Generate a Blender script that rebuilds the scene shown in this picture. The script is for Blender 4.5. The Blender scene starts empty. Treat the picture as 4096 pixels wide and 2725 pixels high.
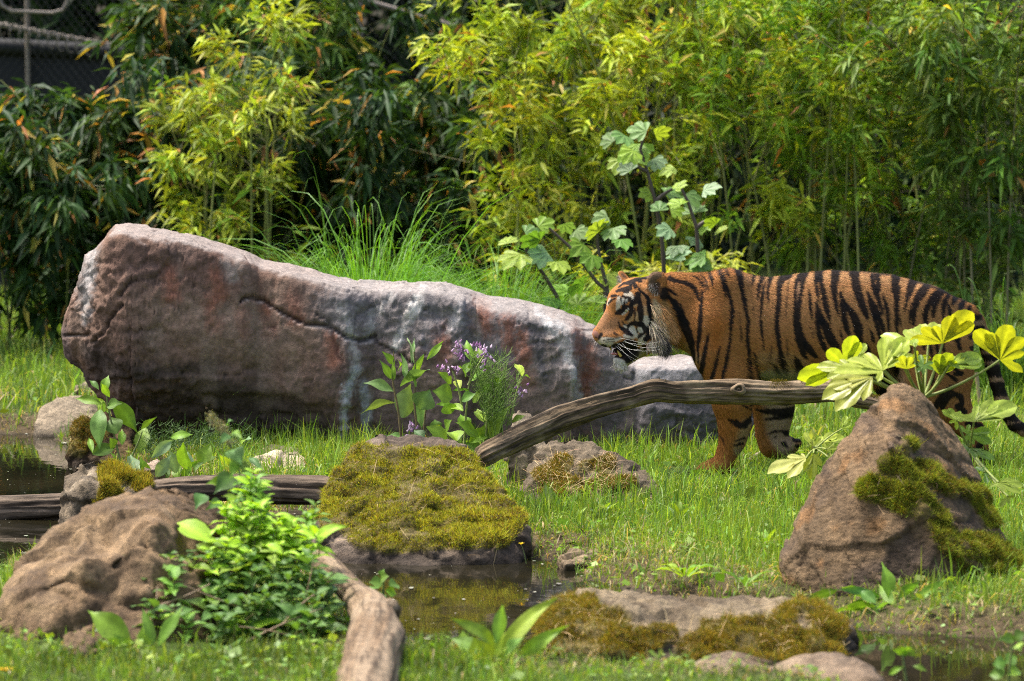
import bpy, bmesh, math, random
import numpy as np
from mathutils import Vector, Matrix

rng = np.random.default_rng(7)
random.seed(7)
SC = bpy.context.scene
COL = SC.collection
rad = math.radians

# ---------------------------------------------------------------- camera
CAM_H, PITCH, FPX = 1.6, rad(4.26), 15360.0
cam_data = bpy.data.cameras.new('camera')
cam = bpy.data.objects.new('camera', cam_data)
COL.objects.link(cam)
cam.location = (0, 0, CAM_H)
cam.rotation_euler = (rad(90) - PITCH, 0, 0)
cam_data.sensor_width = 36.0
cam_data.lens = 135.0
cam_data.clip_start = 0.5
cam_data.clip_end = 3000
cam_data.dof.use_dof = True
cam_data.dof.focus_distance = 13.95
cam_data.dof.aperture_fstop = 4.2
SC.camera = cam

# ---------------------------------------------------------------- light
SUN_ELEV, SUN_AZ = rad(64), rad(-70)      # azimuth from +Y towards +X: the sun stands high on the left
sun_dir = Vector((math.sin(SUN_AZ) * math.cos(SUN_ELEV), math.cos(SUN_AZ) * math.cos(SUN_ELEV), math.sin(SUN_ELEV)))
world = bpy.data.worlds.new('World')
SC.world = world
world.use_nodes = True
wn = world.node_tree.nodes
wl = world.node_tree.links
wn.clear()
sky = wn.new('ShaderNodeTexSky')
sky.sky_type = 'NISHITA'
sky.sun_disc = False
sky.sun_elevation = SUN_ELEV
sky.sun_rotation = SUN_AZ
sky.air_density = 1.0
sky.dust_density = 5.0
sky.ozone_density = 1.0
bg = wn.new('ShaderNodeBackground')
bg.inputs['Strength'].default_value = 0.15
wo = wn.new('ShaderNodeOutputWorld')
wl.new(sky.outputs[0], bg.inputs['Color'])
wl.new(bg.outputs[0], wo.inputs['Surface'])
sd = bpy.data.lights.new('sun', 'SUN')
sd.energy = 2.6
sd.angle = rad(10.0)
sd.color = (1.0, 0.97, 0.91)
so = bpy.data.objects.new('sun', sd)
COL.objects.link(so)
so.rotation_euler = sun_dir.to_track_quat('Z', 'Y').to_euler()
SC.view_settings.view_transform = 'Standard'
SC.view_settings.look = 'None'
SC.view_settings.exposure = 1.25
SC.view_settings.gamma = 1.0
SC.view_settings.use_curve_mapping = False
SC.cycles.use_denoising = False          # keeps the fine grain of fur, moss and stone
SC.cycles.pixel_filter_type = 'BLACKMAN_HARRIS'
SC.cycles.filter_width = 1.0
SC.cycles.max_bounces = 6
SC.cycles.diffuse_bounces = 2
SC.cycles.use_adaptive_sampling = False
SC.cycles.glossy_bounces = 3
SC.cycles.transmission_bounces = 4
SC.cycles.caustics_reflective = False
SC.cycles.caustics_refractive = False
SC.cycles.sample_clamp_indirect = 4.0
SC.cycles.blur_glossy = 1.0
SC.cycles.sample_clamp_direct = 5.0

# ---------------------------------------------------------------- pixel helpers (a pixel gives a direction, the distance is stated)
CP, SP = math.cos(PITCH), math.sin(PITCH)
def ray(px, py):
    a = (px - 2048.0) / FPX
    b = (1362.5 - py) / FPX
    return np.array([a, CP + b * SP, -SP + b * CP])
def P(px, py, Y):
    d = ray(px, py)
    return np.array([0, 0, CAM_H]) + d * (Y / d[1])
def G(px, py, z=0.0):
    d = ray(px, py)
    return np.array([0, 0, CAM_H]) + d * ((z - CAM_H) / d[2])
def proj(V):
    V = np.asarray(V, dtype=np.float64)
    dx, dy, dz = V[..., 0], V[..., 1], V[..., 2] - CAM_H
    dep = dy * CP - dz * SP
    up = dy * SP + dz * CP
    return 2048.0 + dx / dep * FPX, 1362.5 - up / dep * FPX
def mpp(Y):
    return Y / FPX           # metres per photo pixel at that distance

# ---------------------------------------------------------------- noise
def _hash(ix, iy, iz, seed):
    h = (ix.astype(np.uint32) * np.uint32(374761393) + iy.astype(np.uint32) * np.uint32(668265263)
         + iz.astype(np.uint32) * np.uint32(2246822519) + np.uint32(seed * 3266489917 & 0xffffffff))
    h = (h ^ (h >> np.uint32(13))) * np.uint32(1274126177)
    h = h ^ (h >> np.uint32(16))
    return (h & np.uint32(0xffffff)).astype(np.float32) / 16777215.0
def vnoise(Pn, seed=0):
    Pn = np.asarray(Pn, dtype=np.float32)
    f = np.floor(Pn)
    i = f.astype(np.int64)
    t = Pn - f
    t = t * t * (3 - 2 * t)
    r = 0
    for a in (0, 1):
        wa = t[:, 0] if a else 1 - t[:, 0]
        for b in (0, 1):
            wb = t[:, 1] if b else 1 - t[:, 1]
            for c in (0, 1):
                wc = t[:, 2] if c else 1 - t[:, 2]
                r = r + wa * wb * wc * _hash(i[:, 0] + a, i[:, 1] + b, i[:, 2] + c, seed)
    return r * 2 - 1
def fbm(Pn, freq, octv=4, seed=0, gain=0.5):
    Pn = np.asarray(Pn, dtype=np.float32)
    r, a = 0, 1.0
    for o in range(octv):
        r = r + a * vnoise(Pn * freq + 17.3 * o, seed + o)
        freq *= 2.03
        a *= gain
    return r
def worley(Pn, freq, seed=0):
    Q = np.asarray(Pn, dtype=np.float32) * freq
    i = np.floor(Q).astype(np.int64)
    f1 = np.full(len(Q), 9.0, np.float32)
    f2 = np.full(len(Q), 9.0, np.float32)
    cid = np.zeros(len(Q), np.float32)
    ctr = np.zeros((len(Q), 3), np.float32)
    for a in (-1, 0, 1):
        for b in (-1, 0, 1):
            for c in (-1, 0, 1):
                x, y, z = i[:, 0] + a, i[:, 1] + b, i[:, 2] + c
                fx, fy, fz = x + _hash(x, y, z, seed + 1), y + _hash(x, y, z, seed + 2), z + _hash(x, y, z, seed + 3)
                d = np.sqrt((fx - Q[:, 0]) ** 2 + (fy - Q[:, 1]) ** 2 + (fz - Q[:, 2]) ** 2)
                cl = d < f1
                ctr[cl] = np.stack([fx, fy, fz], 1)[cl]
                f2 = np.where(cl, f1, np.minimum(f2, d))
                cid = np.where(cl, _hash(x, y, z, seed + 4), cid)
                f1 = np.where(cl, d, f1)
    worley.delta = Q - ctr
    worley.ctr = ctr
    return f1, f2, cid
def facets(Pn, freq, seed=0):
    """chiselled relief: every cell is a flat piece with its own tilt"""
    f1, f2, cid = worley(Pn + 0.25 / freq * np.stack([fbm(Pn, freq * 1.2, 2, seed + 50), fbm(Pn, freq * 1.2, 2, seed + 51), fbm(Pn, freq * 1.2, 2, seed + 52)], 1), freq, seed)
    c = (worley.ctr * 64).astype(np.int64)
    t = np.stack([_hash(c[:, 0], c[:, 1], c[:, 2], seed + 60 + k) - 0.5 for k in range(3)], 1)
    return (t * worley.delta).sum(1) * 2.0 + (cid - 0.5) * 0.6, f2 - f1, cid
def crease(Pn, freq, seed=0, sharp=5.0):
    return (1 - np.abs(fbm(Pn, freq, 3, seed))) ** sharp
def sstep(a, b, x):
    t = np.clip((x - a) / (b - a), 0, 1)
    return t * t * (3 - 2 * t)

# ---------------------------------------------------------------- paint raster: strokes laid out on a flat side view
class Paint:
    def __init__(s, x0, y0, x1, y1, res, bg):
        s.x0, s.y0, s.res = x0, y0, res
        s.w, s.h = int((x1 - x0) / res) + 2, int((y1 - y0) / res) + 2
        s.a = np.zeros((s.h, s.w, len(bg)), np.float32) + np.array(bg, np.float32)
    def coverage(s, pts, soft, wob=0.0):
        pts = np.array(pts, np.float32)
        m = pts[:, 2].max() + soft * 2 + 4
        ix0 = max(int((pts[:, 0].min() - m - s.x0) / s.res), 0); ix1 = min(int((pts[:, 0].max() + m - s.x0) / s.res) + 1, s.w)
        iy0 = max(int((pts[:, 1].min() - m - s.y0) / s.res), 0); iy1 = min(int((pts[:, 1].max() + m - s.y0) / s.res) + 1, s.h)
        if ix1 <= ix0 or iy1 <= iy0:
            return None
        X, Y = np.meshgrid(s.x0 + np.arange(ix0, ix1) * s.res, s.y0 + np.arange(iy0, iy1) * s.res)
        X = X.astype(np.float32); Y = Y.astype(np.float32)
        best = np.full(X.shape, 1e9, np.float32)
        if len(pts) == 1:
            pts = np.vstack([pts, pts + [[0.1, 0, 0]]])
        for (ax, ay, aw), (bx, by, bw) in zip(pts[:-1], pts[1:]):
            dx, dy = bx - ax, by - ay
            L = dx * dx + dy * dy + 1e-6
            t = np.clip(((X - ax) * dx + (Y - ay) * dy) / L, 0, 1)
            d = np.hypot(X - ax - t * dx, Y - ay - t * dy) - 0.5 * (aw + t * (bw - aw))
            best = np.minimum(best, d)
        if wob:
            q = np.stack([X.ravel() / 9.0, Y.ravel() / 9.0, np.zeros(X.size)], 1)
            best = best + wob * vnoise(q, 5).reshape(X.shape) + wob * .6 * vnoise(q * 2.7, 9).reshape(X.shape)
        return (iy0, iy1, ix0, ix1), 1 - sstep(-soft, soft, best)
    def stroke(s, pts, val, soft=2.0, alpha=1.0, wob=0.0):
        r = s.coverage(pts, soft, wob)
        if r is None:
            return
        (a, b, c, d), k = r
        k = (k * alpha)[..., None]
        s.a[a:b, c:d] = s.a[a:b, c:d] * (1 - k) + np.array(val, np.float32) * k
    def sample(s, x, y):
        u = np.clip((np.asarray(x) - s.x0) / s.res, 0, s.w - 1.001)
        v = np.clip((np.asarray(y) - s.y0) / s.res, 0, s.h - 1.001)
        i, j = u.astype(int), v.astype(int)
        fu, fv = (u - i)[..., None], (v - j)[..., None]
        return (s.a[j, i] * (1 - fu) * (1 - fv) + s.a[j, i + 1] * fu * (1 - fv) + s.a[j + 1, i] * (1 - fu) * fv + s.a[j + 1, i + 1] * fu * fv)

# ---------------------------------------------------------------- objects
def tag(o, label=None, cat=None, group=None, kind=None):
    if label: o['label'] = label
    if cat: o['category'] = cat
    if group: o['group'] = group
    if kind: o['kind'] = kind
    return o
def empty(name, loc, label, cat, group=None):
    o = bpy.data.objects.new(name, None)
    COL.objects.link(o)
    o.location = [float(c) for c in loc]
    o.empty_display_size = 0.1
    tag(o, label, cat, group)
    return o
def mesh_data(name, V, F, colors=None, smooth=True, normals=None):
    V = np.asarray(V, np.float32)
    me = bpy.data.meshes.new(name)
    if isinstance(F, np.ndarray):
        F = F.astype(np.int32)
        n, k = F.shape
        me.vertices.add(len(V))
        me.vertices.foreach_set('co', V.ravel())
        me.loops.add(n * k)
        me.loops.foreach_set('vertex_index', F.ravel())
        me.polygons.add(n)
        me.polygons.foreach_set('loop_start', np.arange(0, n * k, k, dtype=np.int32))
        me.polygons.foreach_set('loop_total', np.full(n, k, np.int32))
        me.update(calc_edges=True)
    else:
        me.from_pydata([tuple(map(float, v)) for v in V], [], F)
        me.update()
    if smooth:
        me.polygons.foreach_set('use_smooth', np.ones(len(me.polygons), bool))
    if colors is not None:
        at = me.color_attributes.new('Col', 'FLOAT_COLOR', 'POINT')
        c = np.ones((len(V), 4), np.float32)
        c[:, :colors.shape[1]] = colors
        at.data.foreach_set('color', c.ravel())
    if normals is not None:
        me.normals_split_custom_set_from_vertices(np.asarray(normals, np.float32))
    return me
def obj(name, me, mat=None, parent=None):
    o = bpy.data.objects.new(name, me)
    COL.objects.link(o)
    if mat is not None and not me.materials:
        me.materials.append(mat)
    if parent is not None:
        o.parent = parent
    return o
def part(name, V, F, mat, parent=None, colors=None, smooth=True, normals=None, origin=None):
    """mesh object; world-space vertices are stored relative to the parent (or to origin)"""
    V = np.asarray(V, np.float64)
    base = np.zeros(3)
    if parent is not None:
        b, q = np.zeros(3), parent
        while q is not None:
            b = b + np.array(q.location); q = q.parent
        base = b
    loc = np.zeros(3)
    if origin is not None:
        loc = np.asarray(origin, float) - base
    o = obj(name, mesh_data(name, V - base - loc, F, colors, smooth, normals), mat, parent)
    if origin is not None:
        o.location = loc
    return o
def vnormals(V, F):
    N = np.zeros_like(V)
    a, b, c = V[F[:, 0]], V[F[:, 1]], V[F[:, 2]]
    fn = np.cross(b - a, c - a)
    if F.shape[1] == 4:
        fn = fn + np.cross(V[F[:, 2]] - a, V[F[:, 3]] - a)
    for k in range(F.shape[1]):
        np.add.at(N, F[:, k], fn)
    return N / (np.linalg.norm(N, axis=1, keepdims=True) + 1e-12)
def norm(a):
    a = np.asarray(a, float)
    return a / (np.linalg.norm(a, axis=-1, keepdims=True) + 1e-12)
def lerp(a, b, t):
    return a + (b - a) * t
def jitter_col(base, n, amt=0.15, hue=0.06):
    c = np.array(base, np.float32)[None] * (1 + amt * rng.normal(size=(n, 1)))
    c = c * (1 + hue * rng.normal(size=(n, 3)))
    return np.clip(c, 0.002, 0.95).astype(np.float32)

# ---------------------------------------------------------------- materials
def nodes(name):
    m = bpy.data.materials.new(name)
    m.use_nodes = True
    nt = m.node_tree
    nt.nodes.clear()
    out = nt.nodes.new('ShaderNodeOutputMaterial')
    return m, nt, out
def nnode(nt, typ, **kw):
    n = nt.nodes.new(typ)
    for k, v in kw.items():
        if k in n.inputs:
            n.inputs[k].default_value = v
        else:
            setattr(n, k, v)
    return n
def noise_tex(nt, scale, detail=4, rough=0.55, coord='Object', stretch=None):
    tc = nt.nodes.new('ShaderNodeTexCoord')
    src = tc.outputs[coord]
    if stretch:
        mp = nt.nodes.new('ShaderNodeMapping')
        mp.inputs['Scale'].default_value = stretch
        nt.links.new(src, mp.inputs['Vector'])
        src = mp.outputs['Vector']
    n = nt.nodes.new('ShaderNodeTexNoise')
    n.inputs['Scale'].default_value = scale
    n.inputs['Detail'].default_value = detail
    n.inputs['Roughness'].default_value = rough
    nt.links.new(src, n.inputs['Vector'])
    return n
def col_attr(nt):
    a = nt.nodes.new('ShaderNodeAttribute')
    a.attribute_name = 'Col'
    return a.outputs['Color']
def mulvar(nt, col, fac, lo, hi):
    """col * map(fac, 0.25..0.75 -> lo..hi)"""
    mr = nnode(nt, 'ShaderNodeMapRange')
    mr.inputs['From Min'].default_value = 0.28
    mr.inputs['From Max'].default_value = 0.72
    mr.inputs['To Min'].default_value = lo
    mr.inputs['To Max'].default_value = hi
    nt.links.new(fac, mr.inputs['Value'])
    vm = nnode(nt, 'ShaderNodeVectorMath', operation='SCALE')
    nt.links.new(col, vm.inputs[0])
    nt.links.new(mr.outputs[0], vm.inputs['Scale'])
    return vm.outputs[0]
def leaf_mat(name, transl=0.4, rough=0.42, spec=0.4, tint=(1.25, 1.15, 0.45), grain=60.0, vein=False):
    m, nt, out = nodes(name)
    c = col_attr(nt)
    n = noise_tex(nt, grain, 3)
    c2 = mulvar(nt, c, n.outputs[0], 0.82, 1.18)
    pb = nnode(nt, 'ShaderNodeBsdfPrincipled', Roughness=rough)
    pb.inputs['Specular IOR Level'].default_value = spec
    nt.links.new(c2, pb.inputs['Base Color'])
    tr = nnode(nt, 'ShaderNodeBsdfTranslucent')
    vm = nnode(nt, 'ShaderNodeVectorMath', operation='MULTIPLY')
    vm.inputs[1].default_value = tint
    nt.links.new(c2, vm.inputs[0])
    nt.links.new(vm.outputs[0], tr.inputs['Color'])
    mx = nnode(nt, 'ShaderNodeMixShader')
    mx.inputs[0].default_value = transl
    nt.links.new(pb.outputs[0], mx.inputs[1])
    nt.links.new(tr.outputs[0], mx.inputs[2])
    if vein:
        n2 = noise_tex(nt, 45.0, 3)
        bp = nnode(nt, 'ShaderNodeBump', Strength=0.25, Distance=0.004)
        nt.links.new(n2.outputs[0], bp.inputs['Height'])
        nt.links.new(bp.outputs[0], pb.inputs['Normal'])
    nt.links.new(mx.outputs[0], out.inputs['Surface'])
    return m
def rock_mat(name, rough=0.85, grain=55.0, bump=0.5, dist=0.012, lo=0.7, hi=1.3, stretch=None, spec=0.25, fine=260.0):
    m, nt, out = nodes(name)
    c = col_attr(nt)
    n1 = noise_tex(nt, grain * .25, 5, 0.6, stretch=stretch)
    n2 = noise_tex(nt, grain, 6, 0.65, stretch=stretch)
    n3 = noise_tex(nt, fine, 3, 0.6)
    c2 = mulvar(nt, c, n1.outputs[0], 0.82, 1.2)
    c2 = mulvar(nt, c2, n2.outputs[0], lo, hi)
    c2 = mulvar(nt, c2, n3.outputs[0], 0.84, 1.16)
    pb = nnode(nt, 'ShaderNodeBsdfPrincipled', Roughness=rough)
    pb.inputs['Specular IOR Level'].default_value = spec
    nt.links.new(c2, pb.inputs['Base Color'])
    ad = nnode(nt, 'ShaderNodeMath', operation='MULTIPLY_ADD')
    ad.inputs[1].default_value = 0.35
    nt.links.new(n3.outputs[0], ad.inputs[0])
    nt.links.new(n2.outputs[0], ad.inputs[2])
    bp = nnode(nt, 'ShaderNodeBump', Strength=bump, Distance=dist)
    nt.links.new(ad.outputs[0], bp.inputs['Height'])
    nt.links.new(bp.outputs[0], pb.inputs['Normal'])
    nt.links.new(pb.outputs[0], out.inputs['Surface'])
    return m
def plain_mat(name, rough=0.6, spec=0.3, metal=0.0, color=None):
    m, nt, out = nodes(name)
    pb = nnode(nt, 'ShaderNodeBsdfPrincipled', Roughness=rough, Metallic=metal)
    pb.inputs['Specular IOR Level'].default_value = spec
    if color:
        n = noise_tex(nt, 40, 4)
        rgb = nnode(nt, 'ShaderNodeRGB')
        rgb.outputs[0].default_value = (*color, 1)
        c = mulvar(nt, rgb.outputs[0], n.outputs[0], 0.75, 1.2)
    else:
        c = col_attr(nt)
    nt.links.new(c, pb.inputs['Base Color'])
    nt.links.new(pb.outputs[0], out.inputs['Surface'])
    return m
M = {}
M['rock'] = rock_mat('stone', grain=60.0, bump=0.9, dist=0.010, lo=0.58, hi=1.42)
M['boulder'] = rock_mat('boulder_stone', grain=55.0, bump=0.7, dist=0.008, lo=0.7, hi=1.3)
M['strata'] = rock_mat('layered_stone', grain=48.0, stretch=(1.0, 1.0, 2.0), bump=1.0, dist=0.012, lo=0.55, hi=1.45)
M['wood'] = rock_mat('weathered_wood', grain=60.0, bump=0.7, dist=0.005, lo=0.65, hi=1.35, fine=300.0, stretch=(0.35, 1.0, 1.6))
M['moss'] = leaf_mat('moss', transl=0.3, rough=0.8, spec=0.1, tint=(1.2, 1.1, 0.4))
M['grass'] = leaf_mat('grass', transl=0.42, rough=0.45, spec=0.35, tint=(1.2, 1.15, 0.4), grain=14.0)
M['bamboo'] = leaf_mat('bamboo_leaf', transl=0.34, rough=0.5, spec=0.22, tint=(1.3, 1.2, 0.4), grain=8.0)
M['leaf'] = leaf_mat('broad_leaf', transl=0.38, rough=0.5, spec=0.28, tint=(1.25, 1.2, 0.4), grain=45.0, vein=True)
M['fatsia'] = leaf_mat('fatsia_leaf', transl=0.45, rough=0.35, spec=0.45, tint=(1.15, 1.1, 0.25), grain=40.0, vein=True)
M['stem'] = plain_mat('stem', rough=0.5, spec=0.3)
M['petal'] = leaf_mat('petal', transl=0.35, rough=0.5, spec=0.2, tint=(1.1, 1.0, 1.1))
M['dry'] = plain_mat('dry_stalk', rough=0.8, spec=0.1)
M['fur'] = plain_mat('fur', rough=0.7, spec=0.12)
M['skin'] = plain_mat('fur_base', rough=0.75, spec=0.12)
M['eye'] = plain_mat('eye', rough=0.08, spec=0.6)
M['whisker'] = plain_mat('whisker', rough=0.4, spec=0.4, color=(0.75, 0.72, 0.65))
M['wet'] = plain_mat('wet_flesh', rough=0.25, spec=0.5)
M['metal'] = plain_mat('galvanised_metal', rough=0.45, spec=0.5, metal=0.1, color=(0.22, 0.18, 0.14))
M['darkpanel'] = plain_mat('dark_panel', rough=0.6, spec=0.3, color=(0.012, 0.012, 0.014))
# ================================================================ ground, pond
WATER_Z = -0.05
pond_px = [(-500, 1735), (200, 1740), (300, 1790), (430, 1880), (700, 2010), (1080, 2075), (1260, 2050), (1330, 2200), (1500, 2235),
           (2080, 2225), (2170, 2240), (2260, 2262), (2330, 2300), (2450, 2345), (2640, 2390), (3000, 2425), (3300, 2450), (3430, 2520), (3700, 2545),
           (4096, 2560), (4600, 2590), (4600, 2900), (3700, 2860), (3480, 2760), (3300, 2740), (2500, 2695), (2250, 2665),
           (1900, 2625), (1680, 2635), (1600, 2560), (1450, 2430), (1300, 2300), (1000, 2250), (400, 2220), (110, 2190), (30, 2300), (-500, 2400)]
POND = np.array([G(x, y, WATER_Z)[:2] for x, y in pond_px])
def pond_sd(X, Y):
    """signed distance, positive inside the pond"""
    X = np.asarray(X, np.float64); Y = np.asarray(Y, np.float64)
    d = np.full(X.shape, 1e9)
    ins = np.zeros(X.shape, bool)
    n = len(POND)
    for i in range(n):
        (ax, ay), (bx, by) = POND[i], POND[(i + 1) % n]
        dx, dy = bx - ax, by - ay
        t = np.clip(((X - ax) * dx + (Y - ay) * dy) / (dx * dx + dy * dy), 0, 1)
        d = np.minimum(d, np.hypot(X - ax - t * dx, Y - ay - t * dy))
        c = ((ay > Y) != (by > Y)) & (X < (bx - ax) * (Y - ay) / (by - ay + 1e-12) + ax)
        ins ^= c
    s = np.where(ins, d, -d)
    q = np.stack([X, Y, np.zeros_like(X)], -1).reshape(-1, 3)
    return s + (0.035 * fbm(q, 5.0, 3, 31)).reshape(X.shape)
def ground_z(X, Y):
    X = np.asarray(X, np.float64); Y = np.asarray(Y, np.float64)
    sh = X.shape
    q = np.stack([X.ravel(), Y.ravel(), np.zeros(X.size)], 1)
    near = ((np.abs(q[:, 0]) < 6) & (q[:, 1] > 6) & (q[:, 1] < 27))
    z = 0.02 * fbm(q, 0.9, 3, 3)
    if near.any():
        s = np.full(len(q), -9.0)
        s[near] = pond_sd(q[near, 0], q[near, 1])
        out = WATER_Z + 0.06 * sstep(0, 0.22, -s) + z * sstep(0.05, 0.5, -s)
        inn = WATER_Z - np.clip(s * 0.55, 0, 0.28)
        z = np.where(s > 0, inn, out)
        z = z + 0.008 * fbm(q, 9.0, 2, 4) * (s < 0.02)
    # the ground rises gently far behind the thicket
    z = z + 0.25 * sstep(26, 45, q[:, 1])
    return z.reshape(sh)
def axis(lo, hi, step, far_lo, far_hi):
    a = list(np.arange(lo, hi + 1e-6, step))
    s, x = step, lo
    left = []
    while x > far_lo:
        s *= 1.35; x -= s; left.append(x)
    s, x = step, hi
    right = []
    while x < far_hi:
        s *= 1.35; x += s; right.append(x)
    return np.array(left[::-1] + a + right)
gx = axis(-3.4, 3.4, 0.035, -900, 900)
gy = axis(8.6, 18.0, 0.035, -700, 1600)
GX, GY = np.meshgrid(gx, gy)
GZ = ground_z(GX, GY)
nx, ny = len(gx), len(gy)
idx = np.arange(nx * ny).reshape(ny, nx)
GF = np.stack([idx[:-1, :-1], idx[:-1, 1:], idx[1:, 1:], idx[1:, :-1]], -1).reshape(-1, 4)
GV = np.stack([GX, GY, GZ], -1).reshape(-1, 3)
s_all = np.where((np.abs(GV[:, 0]) < 6) & (GV[:, 1] > 6) & (GV[:, 1] < 27), pond_sd(GV[:, 0], GV[:, 1]), -9)
soil = np.array([0.085, 0.062, 0.035]); turf = np.array([0.06, 0.085, 0.02]); mud = np.array([0.045, 0.038, 0.026])
k = sstep(0.05, 0.35, -s_all + 0.12 * fbm(GV, 2.2, 3, 8))[:, None]
gc = soil * (1 - k) + turf * k
k2 = sstep(-0.06, 0.03, s_all)[:, None]
gc = gc * (1 - k2) + mud * k2
gc = gc * (1 + 0.3 * fbm(GV, 6, 3, 12))[:, None]
M['ground'] = rock_mat('soil', grain=30, bump=0.8, dist=0.02, lo=0.6, hi=1.4, rough=0.95, spec=0.1)
ground = part('ground', GV, GF, M['ground'], colors=np.clip(gc, 0.004, 1))
tag(ground, 'grassy earth bank around the pond, soil showing at the shore', 'ground', kind='structure')

m, nt, out = nodes('pond_water')
pb = nnode(nt, 'ShaderNodeBsdfPrincipled', Roughness=0.012, IOR=1.33)
nz = noise_tex(nt, 2.2, 4)
rp = nnode(nt, 'ShaderNodeValToRGB')
rp.color_ramp.elements[0].position = 0.3
rp.color_ramp.elements[0].color = (0.006, 0.006, 0.0035, 1)
rp.color_ramp.elements[1].position = 0.7
rp.color_ramp.elements[1].color = (0.020, 0.0165, 0.008, 1)
nt.links.new(nz.outputs[0], rp.inputs[0])
nt.links.new(rp.outputs[0], pb.inputs['Base Color'])
nb = noise_tex(nt, 14.0, 2)
bp = nnode(nt, 'ShaderNodeBump', Strength=0.05, Distance=0.01)
nt.links.new(nb.outputs[0], bp.inputs['Height'])
nt.links.new(bp.outputs[0], pb.inputs['Normal'])
nt.links.new(pb.outputs[0], out.inputs['Surface'])
M['water'] = m
lo, hi = POND.min(0) - 0.3, POND.max(0) + 0.3
wx, wy = np.meshgrid(np.linspace(lo[0], hi[0], 20), np.linspace(lo[1], hi[1], 20))
wi = np.arange(400).reshape(20, 20)
WF = np.stack([wi[:-1, :-1], wi[:-1, 1:], wi[1:, 1:], wi[1:, :-1]], -1).reshape(-1, 4)
water = part('pond_water', np.stack([wx, wy, np.full_like(wx, WATER_Z)], -1).reshape(-1, 3), WF, M['water'])
tag(water, 'still murky brown pond water winding between the rocks', 'water', kind='structure')

# specks and seed fluff drifting on the water, one uncountable film
n = 5200
x = rng.uniform(lo[0], hi[0], n); y = rng.uniform(max(lo[1], 9.4), hi[1], n)
s = pond_sd(x, y)
dens = 0.5 + 0.5 * fbm(np.stack([x, y, 0 * x], 1), 3.0, 3, 55)
keep = (s > 0.0) & (rng.random(n) < 0.18 + 0.75 * np.clip(dens - 0.35, 0, 1) + 0.5 * (s < 0.12))
x, y = x[keep], y[keep]
n = len(x)
r = 0.0016 * np.exp(rng.normal(0, 0.55, n))
big = rng.random(n) < 0.06
r[big] *= 3.5
ang = rng.uniform(0, 6.28, n)
V = np.zeros((n, 5, 3)); 
for kk in range(5):
    rr = r * rng.uniform(0.6, 1.3, n)
    V[:, kk, 0] = x + rr * 1.5 * np.cos(ang + kk * 1.2566)
    V[:, kk, 1] = y + rr * 2.4 * np.sin(ang + kk * 1.2566)
    V[:, kk, 2] = WATER_Z + 0.003
Fp = np.arange(n * 5).reshape(n, 5)
cc = jitter_col((0.42, 0.40, 0.30), n, 0.35)
cc[rng.random(n) < 0.4] *= 0.35
film = part('floating_specks', V.reshape(-1, 3), Fp, M['dry'], colors=np.repeat(cc, 5, 0), smooth=False)
tag(film, 'pale specks and seed fluff floating on the pond', 'specks', kind='stuff')

# ---------------------------------------------------------------- grass
def blades(pos, height, width, lean, color, curve=0.5, tipcol=None):
    """tapered bent blades as one triangle soup: 5 vertices, 3 triangles each"""
    n = len(pos)
    az = rng.uniform(0, 2 * np.pi, n)
    side = np.stack([np.cos(az), np.sin(az), np.zeros(n)], 1)
    la = rng.uniform(0, 2 * np.pi, n)
    bend = np.stack([np.cos(la), np.sin(la), np.zeros(n)], 1) * lean[:, None]
    up = np.array([0, 0, 1.0])
    h = height[:, None]
    w = width[:, None] * 0.5
    mid = pos + up * h * 0.55 + bend * h * (0.55 * (1 - curve))
    hb = np.clip(1 - 0.45 * np.linalg.norm(bend, axis=1, keepdims=True) ** 2, 0.25, 1)
    tip = pos + up * h * hb + bend * h
    V = np.stack([pos - side * w, pos + side * w, mid - side * w * 0.8, mid + side * w * 0.8, tip], 1).reshape(-1, 3)
    b = (np.arange(n) * 5)[:, None]
    F = np.concatenate([b + [[0, 1, 3]], b + [[0, 3, 2]], b + [[2, 3, 4]]], 1).reshape(-1, 3)
    c = np.repeat(color[:, None], 5, 1)
    c[:, :2] *= 0.75
    if tipcol is not None:
        c[:, 4] = tipcol
    return V, F, c.reshape(-1, 3)
EXCL = []        # (x, y, r) circles where nothing grows (filled by rocks before the grass is made)
def scatter(n, y0, y1, xpad=0.42, xr=None):
    y = np.sqrt(rng.uniform(y0 * y0, y1 * y1, n))
    if xr is None:
        x = rng.uniform(-1, 1, n) * (y * 0.1345 + xpad)
    else:
        x = rng.uniform(xr[0], xr[1], n)
    return x, y
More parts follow.
